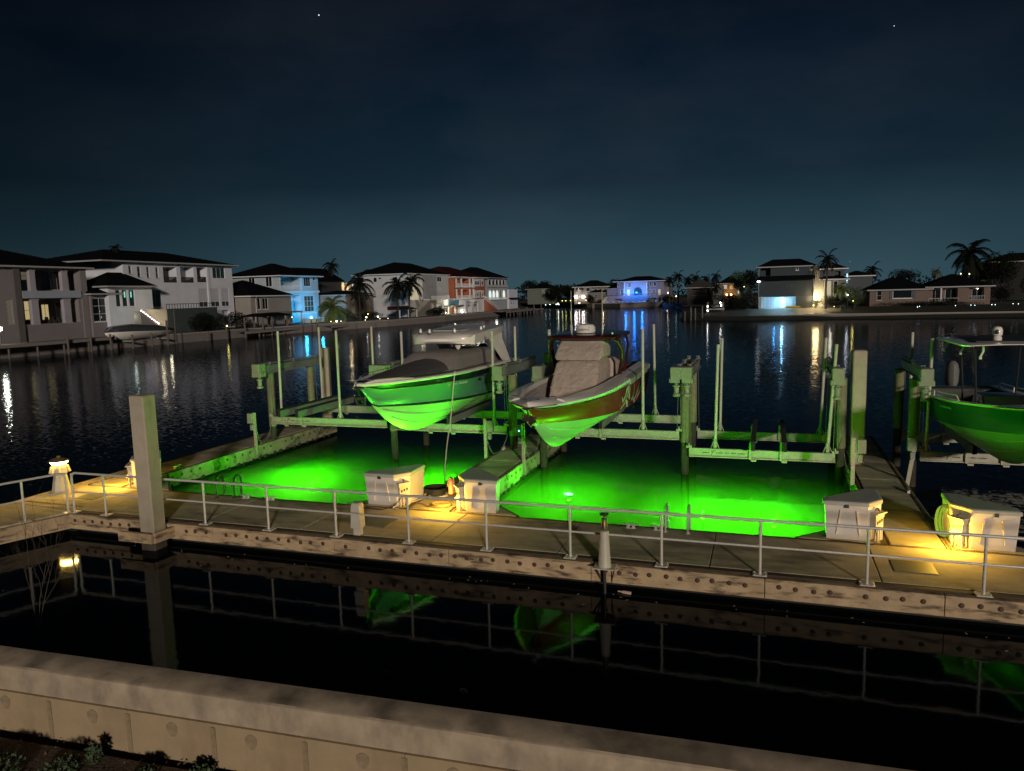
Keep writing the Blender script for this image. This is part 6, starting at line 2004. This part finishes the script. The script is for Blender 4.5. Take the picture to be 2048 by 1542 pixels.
h.hip(9.6, 14.2, 0.6, 10, 9.35, 10.6, over=0.4, fascia=TRIM)
h.block(10.42, 14.2, 1.9, 7.3, -0.6, 10, wall_mat('grey_pale', (0.16, 0.175, 0.18)), [(10.3 + .3, 11.6, 4.0, 7.0, .2), (12.0, 12.8, 4.0, 7.0, .2)], 'wing_wall')
h.win((10.6, 11.6, 4.0, 7.0), -0.5, 2, 1, LIT_CREAM)
h.win((12.0, 12.8, 4.0, 7.0), -0.5, 1, 1, GLASSD)
h.hip(9.9, 14.4, -0.6, 6, 7.35, 8.6, over=0.4, fascia=TRIM)
h.mb().ball((8.95, -0.1, 3.75), 0.30, n=10).build('flood_lamp', glow('amber_flood', (1.0, 0.66, 0.30), 1500), h.t, True)
lamp(h.t, (9.3 - h.sm, -1.6, 3.9), (1.0, 0.58, 0.2), 160, 0.2)
lamp(h.t, (11.5 - h.sm, -2.6, 4.5), (1.0, 0.90, 0.70), 60, 0.2)
h = House('house', 'small house behind the palms with white eave and blue white strip light', 'R', 178, 16, 22)
h.block(16, 21.5, 1.9, 8.0, 0, 8, GB2, [])
h.hip(16, 21.5, 0, 8, 8.1, 9.2, over=0.6, fascia=TRIM)
h.box(16.3, 16.6, 6.6, 8.6, -0.9, -0.8, glow('strip_blue_white', (0.55, 0.9, 1.0), 1.2), 'strip_light')

h = House('house', 'low pinkish single storey house with big windows on the right shore', 'R', 156, 18.5, 38.4)
PK = wall_mat('pinkish', (0.155, 0.115, 0.10))
h.block(18.5, 28.4, 1.9, 5.05, 0, 11, PK, [(19.7, 20.6, 3.1, 4.9, .15), (22.4, 25.7, 3.4, 4.9, .2)])
h.win((19.7, 20.6, 3.1, 4.9), 0.1, 1, 2, GLASSD, TRIMD)
h.win((22.4, 25.7, 3.4, 4.9), 0.14, 1, 1, GLASSD, TRIM)
for x in (21.85, 25.75):
    h.box(x, x + 0.5, 3.3, 4.95, -0.08, -0.005, wall_mat('shutter_blue', (0.09, 0.10, 0.12)), 'shutter')
h.block(28.42, 38.4, 1.9, 5.3, 0.5, 11, PK, [(28.6, 33.2, 2.4, 5.1, 1.6), (35.0, 37.4, 2.9, 5.1, 1.4)])
h.win(h.far((29.4, 30.4, 2.9, 5.0), 2.0), 2.02, 1, 1, GLASSD, TRIM, name='patio_door', sill=False)
h.win(h.far((31.0, 33.0, 2.9, 5.0), 2.0), 2.02, 2, 1, GLASSD, TRIM, name='patio_door', sill=False)
h.win(h.far((35.3, 37.0, 3.3, 5.0), 1.8), 1.84, 2, 1, GLASSD, TRIMD)
h.mb().ball((36.5, 1.2, 4.85), 0.09, n=8).build('porch_lamp', glow('porch_bulb', (1.0, 0.75, 0.5), 12), h.t)
h.col(30.4, 30.6, 1.9, 5.2, 0.4, 0.6)
h.rail(28.5, 33.3, 2.5, 3.3, 0.45, TRIMD, 0.5)
h.rail(35.0, 37.5, 2.9, 3.6, 0.45, TRIMD, 0.4)
lamp(h.t, (31.2 - h.sm, 1.2, 4.9), (1.0, 0.75, 0.5), 3, 0.1)
h.hip(18.5, 28.6, 0, 11, 5.1, 7.3, over=0.5, fascia=TRIMD, inset=4.5)
h.hip(28.4, 38.4, 0.5, 12, 5.4, 7.7, over=0.6, fascia=TRIMD)
h = House('house', 'dark roofed house with a darkened upper wall at the right picture edge', 'R', 192, 47, 60)
h.block(47.2, 62, 1.9, 10.3, 0, 9, wall_mat('far_darkened', (0.012, 0.012, 0.013)), [])  # wall colour blackened to stand in for the dark trees before it
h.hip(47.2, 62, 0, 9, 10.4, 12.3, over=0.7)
h = House('house', 'white gabled house showing above the single storey roof at the right', 'R', 196, 42, 49)
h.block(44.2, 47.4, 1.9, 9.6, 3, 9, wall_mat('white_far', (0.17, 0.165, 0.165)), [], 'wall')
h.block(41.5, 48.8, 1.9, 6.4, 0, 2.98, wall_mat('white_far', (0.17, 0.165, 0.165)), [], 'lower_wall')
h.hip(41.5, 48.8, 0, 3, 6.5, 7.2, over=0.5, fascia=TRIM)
lamp(h.t, (43.4 - h.sm, -1.5, 5.2), (0.95, 0.85, 0.45), 60, 0.2)

# ------------------------------------------------------------------ palms, trees, shrubs
def palm(x, y, z0, zc, r, label, dark=True, n=18, seed=1, tilt=0.0, group='palms round the basin', upright=0.0):
    rn = random.Random(seed)
    t = thing('palm_tree', label, 'palm', (x, y, z0), group=group)
    H_ = zc - z0
    tr = MB()
    pts = [(tilt * (k / 8) ** 2 + 0.05 * math.sin(k + seed), 0.05 * math.cos(k * 1.3 + seed), H_ * k / 8) for k in range(9)]
    pts[0] = (0, 0, -0.3)
    w = 0.05 + 0.014 * H_
    tr.tube(pts, [w * (1.5 - 0.6 * min(1, k / 3)) for k in range(9)], 8)
    tr.build('trunk', TRUNKD if dark else TRUNK, t, True)
    cr = MB()
    c = Vector(pts[-1])
    for k in range(n):
        a = 2.399963 * k + rn.uniform(-.25, .25)
        el = R(78) - R(112) * ((k + 0.5) / n) ** 0.9 + R(upright) + rn.uniform(-.12, .12)
        L = r * rn.uniform(0.82, 1.12)
        d = Vector((math.cos(a) * math.cos(el), math.sin(a) * math.cos(el), math.sin(el)))
        P = [c.copy()]
        v = d.copy()
        for q in range(9):
            v = (v + Vector((0, 0, -0.13 - 0.03 * q))).normalized()
            P.append(P[-1] + v * (L / 9))
        cr.tube(P, [0.05 * (1 - q / 11) * max(0.6, r / 3) for q in range(10)], 4, cap=False)
        side = d.cross(Vector((0, 0, 1)))
        side = side.normalized() if side.length > 0.05 else Vector((math.cos(a + 1.57), math.sin(a + 1.57), 0))
        m = 34
        for q in range(2, m):
            u = q / m
            i = min(int(u * 9), 8)
            p = P[i].lerp(P[i + 1], u * 9 - i)
            tn = (P[i + 1] - P[i]).normalized()
            ll = L * 0.34 * math.sin(math.pi * (0.12 + 0.84 * u)) ** 0.7 * rn.uniform(0.8, 1.15)
            for s in (-1, 1):
                dd = (side * s * 0.8 + tn * 0.55 + Vector((0, 0, -0.42 + rn.uniform(-.2, .12)))).normalized()
                e = p + dd * ll
                wv = tn * (L * 0.019)
                cr.add([p - wv, p + wv, e], [(0, 1, 2)])
    cr.build('crown', PALMD if dark else PALML, t)
    return t
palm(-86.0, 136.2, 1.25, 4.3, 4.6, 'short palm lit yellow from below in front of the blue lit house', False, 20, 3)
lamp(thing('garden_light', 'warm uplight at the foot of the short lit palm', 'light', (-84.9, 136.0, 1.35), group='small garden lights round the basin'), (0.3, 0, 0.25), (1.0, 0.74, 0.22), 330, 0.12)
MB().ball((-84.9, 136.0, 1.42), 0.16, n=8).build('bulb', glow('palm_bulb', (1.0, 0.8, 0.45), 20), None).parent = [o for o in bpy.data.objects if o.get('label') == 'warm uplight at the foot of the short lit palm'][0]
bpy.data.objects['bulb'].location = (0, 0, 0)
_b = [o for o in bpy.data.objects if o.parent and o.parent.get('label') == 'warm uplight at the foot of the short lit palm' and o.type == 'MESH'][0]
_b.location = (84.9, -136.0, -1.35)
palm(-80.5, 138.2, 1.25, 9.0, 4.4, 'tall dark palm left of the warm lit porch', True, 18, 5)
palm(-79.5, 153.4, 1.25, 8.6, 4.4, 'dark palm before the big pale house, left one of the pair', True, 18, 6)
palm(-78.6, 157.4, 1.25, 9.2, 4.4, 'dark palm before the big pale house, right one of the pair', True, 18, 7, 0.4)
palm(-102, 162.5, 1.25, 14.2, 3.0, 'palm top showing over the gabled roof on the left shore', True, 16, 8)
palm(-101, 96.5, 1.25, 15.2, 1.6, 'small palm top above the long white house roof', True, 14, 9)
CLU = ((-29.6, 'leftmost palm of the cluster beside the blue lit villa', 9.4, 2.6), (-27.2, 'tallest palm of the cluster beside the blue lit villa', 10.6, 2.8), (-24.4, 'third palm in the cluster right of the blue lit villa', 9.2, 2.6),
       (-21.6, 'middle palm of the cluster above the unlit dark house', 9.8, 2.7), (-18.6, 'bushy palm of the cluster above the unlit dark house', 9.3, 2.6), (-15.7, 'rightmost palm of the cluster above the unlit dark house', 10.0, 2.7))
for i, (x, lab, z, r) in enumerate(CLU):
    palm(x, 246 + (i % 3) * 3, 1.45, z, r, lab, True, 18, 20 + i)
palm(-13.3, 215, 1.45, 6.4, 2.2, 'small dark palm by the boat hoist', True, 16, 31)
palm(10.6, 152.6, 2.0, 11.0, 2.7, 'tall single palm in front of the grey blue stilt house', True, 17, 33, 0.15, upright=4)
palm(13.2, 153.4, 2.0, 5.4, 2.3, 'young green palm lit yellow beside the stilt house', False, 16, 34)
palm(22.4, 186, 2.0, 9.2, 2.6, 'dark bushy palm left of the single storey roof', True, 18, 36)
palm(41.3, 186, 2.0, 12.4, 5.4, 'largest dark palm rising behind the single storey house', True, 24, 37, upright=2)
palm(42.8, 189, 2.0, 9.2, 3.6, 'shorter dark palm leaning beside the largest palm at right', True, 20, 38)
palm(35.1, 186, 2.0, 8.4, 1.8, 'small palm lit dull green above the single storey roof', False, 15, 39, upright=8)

def tree(x, y, z0, zc, r, label, n=1400, size=0.45, m=None, seed=1, trunk=True, cat='tree', name='tree', group='trees and shrubs round the basin'):
    rn = random.Random(seed)
    n, size = int(n * 2.6), size * 0.66
    t = thing(name, label, cat, (x, y, z0), group=group)
    b = MB()
    k = 6 if trunk else 4
    for i in range(k):
        a = 2.4 * i
        rr = 0.48 if i else 0.0
        c = (rr * r[0] * math.cos(a), rr * r[1] * math.sin(a), zc - z0 + (0.25 * r[2] * math.sin(i * 1.7) if i else 0.1 * r[2]))
        leaf_cloud(b, c, (r[0] * 0.62, r[1] * 0.62, r[2] * 0.66), n // k, size, rn)
    b.build('crown' if trunk else 'foliage', m or LEAFD, t)
    st = MB()
    if trunk:
        st.tube([(0, 0, -0.3), (0.1, 0, (zc - z0) * 0.5), (0.05, 0, zc - z0)], [0.22, 0.16, 0.09], 8)
        for i in range(4):
            a = 1.6 * i
            st.tube([(0.08, 0, (zc - z0) * 0.55), (0.5 * r[0] * math.cos(a), 0.5 * r[1] * math.sin(a), zc - z0 + 0.2 * r[2])], [0.09, 0.03], 6)
        st.build('trunk', TRUNKD, t)
    else:
        for i in range(4):
            st.tube([(0, 0, -0.1), (0.5 * r[0] * math.cos(i * 1.6), 0.5 * r[1] * math.sin(i * 1.6), zc - z0)], 0.03, 5)
        st.build('stem', TRUNKD, t)
    return t
SHR = ((-89.2, 101.8, 1.25, 2.9, (1.8, 3.0, 1.7), 'round dark shrub in front of the long white house terrace', 700, .35),
       (-88.4, 108.5, 1.25, 2.7, (1.6, 4.2, 1.7), 'dark hedge below the closed shutters of the long white house', 900, .35),
       (-86.5, 97.2, 1.25, 2.4, (0.8, 1.4, 1.1), 'small fan shaped plant at the end of the covered boat', 260, .35),
       (-87.2, 152.5, 1.25, 2.1, (1.6, 7, 0.9), 'low dark hedge by the two white path lamps', 800, .3),
       (-78.6, 172.5, 1.25, 2.2, (1.5, 5.5, 1.2), 'dark bush below the outside staircase of the big pale house', 800, .35),
       (-88.5, 144, 1.25, 2.6, (1.5, 5, 1.5), 'green shrubbery right of the short lit palm', 800, .35),
       (12.3, 153.0, 2.0, 3.1, (3.2, 1.0, 1.3), 'square dark hedge at the foot of the tall single palm', 900, .3),
       (8.8, 152.2, 2.0, 2.9, (1.0, .7, 0.9), 'shrub lit yellow under the amber floodlight', 300, .25),
       (28.5, 154.3, 2.0, 2.35, (9.5, .8, .55), 'long low hedge in front of the single storey house', 1300, .25),
       (31.6, 154.0, 2.0, 2.75, (1.6, .8, .7), 'rounded shrub under the porch of the single storey house', 350, .25),
       (-4.8, 156.5, 1.6, 3.0, (3.2, 2.0, 1.6), 'dark hedge left of the stilt house', 800, .4),
       (-31.5, 255, 1.45, 3.0, (3, 2, 1.8), 'dark shrubs at the right end of the villa', 500, .5),
       (-64.5, 284.5, 1.45, 3.4, (2.2, 1.5, 2.0), 'round dark shrub right of the pink white wall lamps', 400, .5),
       (-60.2, 283.4, 1.45, 2.2, (1.6, 1.2, 0.9), 'low clipped bush at the left end of the villa', 250, .4))
for i, (x, y, z0, zc, r, lab, n, sz) in enumerate(SHR):
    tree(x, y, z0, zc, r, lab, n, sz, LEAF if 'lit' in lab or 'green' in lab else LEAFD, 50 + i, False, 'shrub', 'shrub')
TRE = ((-79.0, 199.4, 1.25, 3.6, (1.6, 1.8, 1.7), 'small green tree lit from below before the grand white stair', 500, .4),
       (-82.9, 302, 1.4, 6.6, (3.4, 3, 3.2), 'dark round tree left of the cream house across the basin', 700, .8),
       (-79.0, 306, 1.4, 6.4, (4.2, 3, 3.2), 'wider dark tree touching the cream house across the basin', 800, .8),
       (-99, 318, 1.4, 8.4, (4, 3, 4), 'dark tree behind the small plain white house', 700, .9),
       (-93, 322, 1.4, 8.0, (3.4, 3, 4), 'second dark tree behind the small plain white house', 600, .9),
       (-57.5, 300, 1.4, 8.6, (2.6, 2, 2.6), 'dark treetop between cream house and villa', 400, .8),
       (-6.6, 215, 1.6, 7.6, (3.0, 3, 3.6), 'dark tree left of the stilt house with small lights in it', 900, .6),
       (-3.6, 205, 1.6, 8.2, (2.2, 2, 3.0), 'dark tree touching the left side of the stilt house', 600, .6),
       (15.6, 153.6, 2.0, 4.0, (1.9, 1.3, 2.1), 'leafy bush lit green yellow left of the single storey house', 800, .3),
       (47.6, 186, 2.0, 8.6, (3.2, 3, 4.2), 'big dark tree at the right edge of the far shore', 1200, .6),
       (50.5, 172, 2.0, 4.6, (3.2, 2, 3.2), 'dark tree at the right end of the single storey house', 900, .5),
       (44.0, 172, 2.0, 3.6, (2.0, 2, 1.8), 'dark bush right of the single storey house gable', 500, .5),
       (30.0, 192, 2.0, 8.0, (3.2, 2, 1.6), 'clipped dark treetop left of the small dull green palm', 500, .5),
       (-8.2, 190, 1.6, 3.0, (5.5, 2, 1.8), 'long dark hedge behind the boat hoist', 800, .5))
for i, (x, y, z0, zc, r, lab, n, sz) in enumerate(TRE):
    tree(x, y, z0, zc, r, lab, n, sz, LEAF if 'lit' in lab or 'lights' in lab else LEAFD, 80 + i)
lamp(thing('garden_light', 'green white uplight under the small green tree', 'light', (-77.6, 199.2, 1.4), group='small garden lights round the basin'), (0, 0, 0.3), (0.75, 1.0, 0.35), 120, 0.15)
_t = [o for o in bpy.data.objects if o.get('label') == 'green white uplight under the small green tree'][0]
MB().ball((0, 0, 0.1), 0.2, n=8).build('bulb', glow('tree_bulb', (0.8, 1.0, 0.6), 20), _t)
tl = MB()
for k in range(60):
    x = -200 + 7 * k + RND.uniform(-2, 2)
    leaf_cloud(tl, (x, 480 + RND.uniform(-30, 30), 4.5), (7, 4, RND.uniform(4, 7.5)), 90, 2.2, RND)
tl.build('treeline', LEAFD, None, kind='stuff')

# ------------------------------------------------------------------ lights along the shores
WARM, WHITE, YEL, CYAN, BLUE = (1.0, 0.72, 0.38), (0.92, 1.0, 0.98), (1.0, 0.82, 0.18), (0.60, 0.95, 1.0), (0.22, 0.35, 1.0)
garden_light(-85.0, 63.6, 3.6, (0.95, 1.0, 0.75), 0.45, 160, 'pale yellow dock lamp at the left picture edge below the mauve house', power=60, post=1.9)
garden_light(-85.9, 103.6, 2.0, YEL, 0.22, 16, 'yellow garden light in the hedge below the long white house', power=14)
for (y, z, lab) in ((130.8, 1.55, 'first warm path light left of the lit palm foot'), (133.4, 1.5, 'second warm path light left of the lit palm foot'), (140.0, 1.45, 'warm path light just right of the lit palm'),
                    (144.2, 1.5, 'warm path light on the quay before the low dark hedge'), (146.6, 1.5, 'rightmost warm path light on the quay')):
    garden_light(-83.2 + (y - 130) * 0.28, y, z, WARM, 0.10, 26, lab)
garden_light(-82.0, 143.3, 1.9, WHITE, 0.20, 70, 'left one of two white path lamps on the left shore')
garden_light(-81.2, 147.0, 1.9, WHITE, 0.20, 70, 'right one of two white path lamps on the left shore')
garden_light(-86.5, 152.0, 2.4, (1.0, 0.38, 0.10), 0.22, 18, 'orange fire bowl glow behind the two white path lamps')
garden_light(-88.2, 124.0, 3.3, (1.0, 0.92, 0.62), 0.16, 22, 'sparkling cream light in the bush under the pale canopy', power=12)
garden_light(-88.0, 125.0, 2.7, (1.0, 0.92, 0.62), 0.14, 22, 'lower cream light in the bush under the pale canopy')
garden_light(-79.6, 180.5, 1.6, (1.0, 0.9, 0.5), 0.34, 420, 'yellow light at the left end of the dark pergola', power=30)
garden_light(-79.3, 197.5, 1.8, YEL, 0.30, 160, 'yellow light at the right end of the dark pergola', power=30)
garden_light(-78.5, 189.0, 1.6, (1.0, 0.95, 0.8), 0.34, 420, 'cream light inside the dark pergola', power=60)
for i, x in enumerate((-59.2, -56.9, -54.8, -52.5, -51.6, -49.4, -47.2, -44.9, -43.2, -38.9, -36.7)):
    c = BLUE if i in (0, 1, 2, 3, 4, 5, 9) else CYAN
    garden_light(x, 281.0, 2.1, c, 0.16, 10, 'tiny %s light along the villa quay, %s from the left' % ('blue' if c is BLUE else 'white', ('first', 'second', 'third', 'fourth', 'fifth', 'sixth', 'seventh', 'eighth', 'ninth', 'tenth', 'last')[i]), 'row of tiny lights along the villa quay')
for (x, z, lab) in ((-77.1, 1.9, 'warm light at the left end of the quay before the cream house'), (-68.6, 1.9, 'warm light at the right end of the quay before the cream house')):
    garden_light(x, 283.5, z, (1.0, 0.85, 0.5), 0.28, 55, lab, power=30)
for i, x in enumerate((-76.2, -74.8, -72.9, -66.6)):
    garden_light(x, 286.5, 2.9, YEL, 0.26, 14, 'yellow green bush light, %s before the cream house' % ('first', 'second', 'third', 'rightmost')[i], power=22)
for i, (x, y) in enumerate(((-83.5, 288), (-81.9, 288.5), (-79.6, 290), (-78.6, 290))):
    garden_light(x, y, 1.5, CYAN, 0.2, 30, 'white dock light on the far quay, %s from the left' % ('first', 'second', 'third', 'fourth')[i])
PL = 'blue white path lights on the right shore'
for i, (x, z) in enumerate(((25.9, 1.75), (26.2, 1.9), (31.9, 1.9), (34.3, 1.95), (34.9, 1.9), (37.5, 1.98), (38.0, 1.93), (40.7, 2.05), (41.5, 2.0))):
    garden_light(x, 151.6, z + 0.1, (0.62, 0.88, 1.0), 0.085, 16, 'blue white path light before the single storey house, %s from the left' % ('first', 'second', 'third', 'fourth', 'fifth', 'sixth', 'seventh', 'eighth', 'last')[i], PL)
garden_light(8.4, 151.2, 2.55, YEL, 0.13, 34, 'small yellow ground light under the amber floodlight', power=14)
garden_light(14.3, 152.2, 4.3, (0.95, 0.92, 1.0), 0.17, 26, 'white lamp between the young palm and the lit bush', power=26, post=2.2)
garden_light(12.0, 151.6, 2.2, WARM, 0.14, 14, 'low warm light in front of the square hedge')
garden_light(15.2, 151.6, 3.2, YEL, 0.10, 20, 'yellow uplight in the leafy lit bush', power=26)
garden_light(-5.4, 200, 6.4, (0.8, 1.0, 0.4), 0.22, 8, 'yellow green light in the dark tree left of the stilt house', post=4.5)
garden_light(-5.8, 198, 2.9, YEL, 0.3, 8, 'yellow light low beside the hedge left of the stilt house')
garden_light(-30.6, 250, 5.2, (1.0, 0.95, 0.8), 0.3, 30, 'white lamp between the villa and the palm cluster', post=3.6)
garden_light(-26.6, 238, 4.1, (1.0, 0.85, 0.6), 0.25, 22, 'cream lamp at the foot of the palm cluster', post=2.6)
garden_light(39.0, 182, 7.9, (0.9, 1.0, 0.5), 0.25, 6, 'dull yellow roof light, left one behind the single storey house', post=3)
garden_light(40.6, 182, 7.8, (0.9, 1.0, 0.5), 0.25, 6, 'dull yellow roof light, right one behind the single storey house', post=3)

# kayak, hoist, left shore docks and the covered boat
t = thing('kayak', 'yellow kayak lying on the lawn under the stilt house', 'kayak', (4.8, 153.2, 2.0))
MB().loft([[(x, w * math.cos(a * math.pi / 5), 0.22 + hh * math.sin(a * math.pi / 5)) for a in range(10)] for x, w, hh in ((-1.5, .02, .02), (-1.1, .22, .16), (-.4, .34, .24), (.4, .34, .24), (1.1, .22, .16), (1.5, .02, .02))], close=True).build('hull', mat('kayak_yellow', (0.55, 0.38, 0.03), 0.5), t, True)
MB().ball((0, 0, 0.42), 0.42, 0.2, 0.05, 10).build('cockpit', DARKM, t, True)
t = thing('boat_hoist', 'far boat hoist with a small boat and two white lamps on the right spit', 'boat hoist', (-9.6, 156, 0))
for x in (-1.6, 1.4):
    for y in (-1, 1.5):
        MB().tube([(x, y, -1), (x, y, 3.4)], 0.12, 8).build('post', WOODD, t)
MB().box(-1.8, -1.2, 1.9, 1.6, -0.95, 2.15).box(-1.8, 1.4, 1.9, 1.6, 1.65, 2.15).build('beam', LIFTD, t)
MB().loft([[(w * math.cos(a * math.pi / 6), y, 2.2 + 0.8 * hh * (1 - abs(math.cos(a * math.pi / 6)) * 0) * (math.sin(a * math.pi / 6) * -0.5 + 0.5)) for a in range(12)] for y, w, hh in ((-2.4, 0.05, .9), (-1.2, 0.8, .9), (1, 1.05, .9), (3, 1.0, .9))], close=True).build('boat_hull', DARKM, t, True)
MB().box(-0.5, 0.2, 2.7, 0.5, 1.2, 3.9).box(-0.8, -0.2, 4.3, 0.8, 1.6, 4.4).box(-0.7, 0, 3.8, -0.62, 0.08, 4.3).box(0.62, 0, 3.8, 0.7, 0.08, 4.3).build('console', DARKM, t)
for x, z in ((-1.5, 1.75), (1.1, 2.75), (-1.5, 2.6), (0.95, 3.3)):
    MB().ball((x, -1.3, z), 0.11, n=8).build('lamp', glow('hoist_lamp', (1.0, 0.95, 0.85), 24), t, True)
PG = 'old pilings on the far shores'
pp0 = None
for (x, y, z, lab) in ((-83.4, 71.0, 2.2, 'dark piling beside the left shore dock, nearest the picture edge'), (-83.4, 74.4, 2.1, 'second dark piling along the left shore dock'), (-83.4, 77.5, 2.15, 'third dark piling, at the stern of the covered boat'),
                       (-82.4, 80.2, 1.9, 'fourth dark piling, before the covered boat'), (-82.4, 83.6, 2.0, 'fifth dark piling, before the covered boat'), (-82.4, 86.6, 3.6, 'grey taller piling at the bow of the covered boat'),
                       (-82.6, 88.4, 5.1, 'thin tall pale pole at the bow of the covered boat'), (-82.8, 95.3, 1.6, 'short pale piling by the dark hedge'), (-82.9, 99.8, 1.9, 'pale piling below the yellow garden light'),
                       (-82.6, 104.0, 1.8, 'short piling left of the boathouse'), (-81.4, 118.6, 2.2, 'pale piling right of the boathouse'), (-81.0, 121.0, 2.3, 'twin pale piling below the blue lit house'), (-80.6, 122.2, 2.3, 'second twin pale piling below the blue lit house'),
                       (-79.0, 127.5, 1.1, 'dark piling below the lit palm'), (-77.6, 131.5, 1.1, 'dark dock piling right of the lit palm'), (-76.0, 136.5, 1.0, 'dark dock piling below the low hedge'),
                       (-69.6, 203, 2.0, 'piling at the near corner of the long dark pier'), (-68.4, 208, 2.0, 'second piling of the long dark pier'), (-67.6, 213, 2.1, 'third piling of the long dark pier'), (-67.2, 219, 3.4, 'tall pale piling on the long dark pier'), (-67.0, 226, 3.6, 'last tall pale piling on the long dark pier'),
                       (-15.2, 151.0, 1.8, 'leaning white piling at the tip of the right spit'), (-14.0, 150.6, 2.6, 'pale piling with white cap at the tip of the right spit'), (-13.2, 151.0, 2.4, 'second pale piling at the tip of the right spit'), (-11.9, 151.5, 2.7, 'white topped piling near the boat hoist')):
    if pp0 is None:
        pp0 = tag(MB().tube([(0, 0, -1.0), (0, 0, 0.5), (0, 0, 1.0)], 0.14, 8).build('shore_piling', WOODD, None, True), lab, 'piling', PG)
        o = pp0
    else:
        o = dup(pp0, (0, 0, 0), label=lab)
    o.location = (x, y, 0)
    o.scale = (0.5 if 'thin' in lab else 1, 0.5 if 'thin' in lab else 1, z)
def far_dock(label, x0, x1, y0, y1, z):
    t = thing('jetty', label, 'jetty', ((x0 + x1) / 2, (y0 + y1) / 2, 0), group='timber jetties on the left shore')
    O = tuple(t.location)
    n = int((y1 - y0) / 0.9)
    pl = None
    for k in range(n):
        loc = (0, y0 + 0.9 * k - O[1], 0)
        if pl is None:
            pl = MB((O[0], 0, 0)).box(x0, 0.02, z - 0.08, x1, 0.88, z).build('plank', WOODD, t)
            pl.location = loc
        else:
            share(pl, t, loc)
    MB(O).box(x1 + 0.005, y0, z - 0.4, x1 + 0.12, y1, z - 0.02).build('fascia', mat('jetty_fascia', (0.20, 0.18, 0.17), 0.9), t)
    for k in range(max(2, int((y1 - y0) / 3))):
        y = y0 + 0.5 + k * (y1 - y0 - 1) / max(1, int((y1 - y0) / 3) - 1)
        MB(O).tube([(x1 - 0.3, y, -1), (x1 - 0.3, y, z - 0.1)], 0.13, 7).build('post', WOODD, t)
far_dock('long pale edged jetty at the far left below the mauve house', -86.3, -84.0, 56, 79, 1.75)
far_dock('low jetty below the lit palm on the left shore', -80.6, -78.6, 124, 140, 0.95)
far_dock('long dark pier with tall pilings before the arcaded house', -72.0, -68.0, 196, 232, 1.3)
far_dock('small jetty beside the boathouse', -83.4, -81.8, 103, 118, 1.05)
t = thing('covered_boat', 'white boat under a dark arched cover on a far lift', 'boat', (-84.6, 84.2, 0))
Hh = [(-6.2, 0.25, 2.3, 1.9), (-5.2, 1.2, 2.35, 1.3), (-2, 1.5, 2.3, 1.15), (2, 1.4, 2.15, 1.2), (4.6, 0.9, 2.1, 1.45), (6.3, 0.06, 2.1, 1.9)]
MB().loft([[(w, y, zt), (w * .8, y, (zt + zb) / 2), (0, y, zb), (-w * .8, y, (zt + zb) / 2), (-w, y, zt)] for y, w, zt, zb in Hh]).build('hull', GELW, t, True)
MB().loft([[(w * 1.01 * math.cos(math.pi * k / 8), y, zt + hh * math.sin(math.pi * k / 8) ** 0.7) for k in range(9)] for (y, w, zt, zb), hh in zip(Hh, (0.2, 0.75, 0.95, 0.85, 0.5, 0.06))]).build('boat_cover', mat('cover_navy', (0.03, 0.035, 0.045), 0.8), t, True)
MB().loft([[(w * .55 * math.cos(math.pi * k / 8), y, zt + hh * 1.06 * math.sin(math.pi * k / 8) ** 0.7 + .02) for k in range(9)] for (y, w, zt, zb), hh in zip(Hh, (0.2, 0.75, 0.95, 0.85, 0.5, 0.06))]).build('cover_crease', mat('cover_pale', (0.22, 0.22, 0.23), 0.8), t, True)
MB().box(-1.6, -3.2, 0.85, 1.6, -2.9, 1.1).box(-1.6, 2.9, 0.85, 1.6, 3.2, 1.1).build('cradle', LIFTD, t)
t = thing('pergola', 'dark timber pergola on the lawn before the terracotta house', 'pergola', (-79.5, 189, 1.25))
b = MB()
for k in range(26):
    b.box(-1.7, -9.6 + 0.75 * k, 2.05, 1.7, -9.42 + 0.75 * k, 2.25)
b.build('rafter', WOODD, t)
MB().box(-1.5, -9.8, 1.86, -1.3, 9.8, 2.04).box(1.3, -9.8, 1.86, 1.5, 9.8, 2.04).build('beam', WOODD, t)
for x in (-1.4, 1.4):
    for k in range(5):
        MB().box(x - 0.1, -9.4 + 4.7 * k, 0, x + 0.1, -9.2 + 4.7 * k, 1.86).build('post', WOODD, t)
t = thing('lean_to', 'small red roofed lean-to beside the pale portico', 'shed', (-80.8, 158, 1.25))
MB().loft([[(-1.5, -4.5, 1.9), (1.8, -4.5, 1.9), (1.8, 5, 1.9), (-1.5, 5, 1.9)], [(-1.5, -4.5, 2.7), (-1.2, -4.5, 2.7), (-1.2, 5, 2.7), (-1.5, 5, 2.7)]], close=True).build('roof', ROOFR, t)
for y in (-4.2, 0.3, 4.6):
    MB().box(1.4, y - 0.1, 0, 1.6, y + 0.1, 1.9).build('post', TRIM, t)

# stars
for i, (dx, dy, dz, r, lab) in enumerate(((-0.574, 0.917, 0.378, 2.2, 'bright star high above the left hand boats'), (0.157, 1.163, 0.3436, 1.7, 'faint star high up at the right of the sky'), (0.1056, 1.105, 0.0315, 1.2, 'faint star low beside the tall single palm'))):
    k = 3000 / math.sqrt(dx * dx + dy * dy + dz * dz)
    o = tag(MB().ball((0, 0, 0), r, n=6).build('star', glow('star_%d' % i, (0.85, 0.92, 1.0), (1.6, 0.9, 0.5)[i])), lab, 'star')
    o.location = (dx * k, dy * k, 6.1 + dz * k)
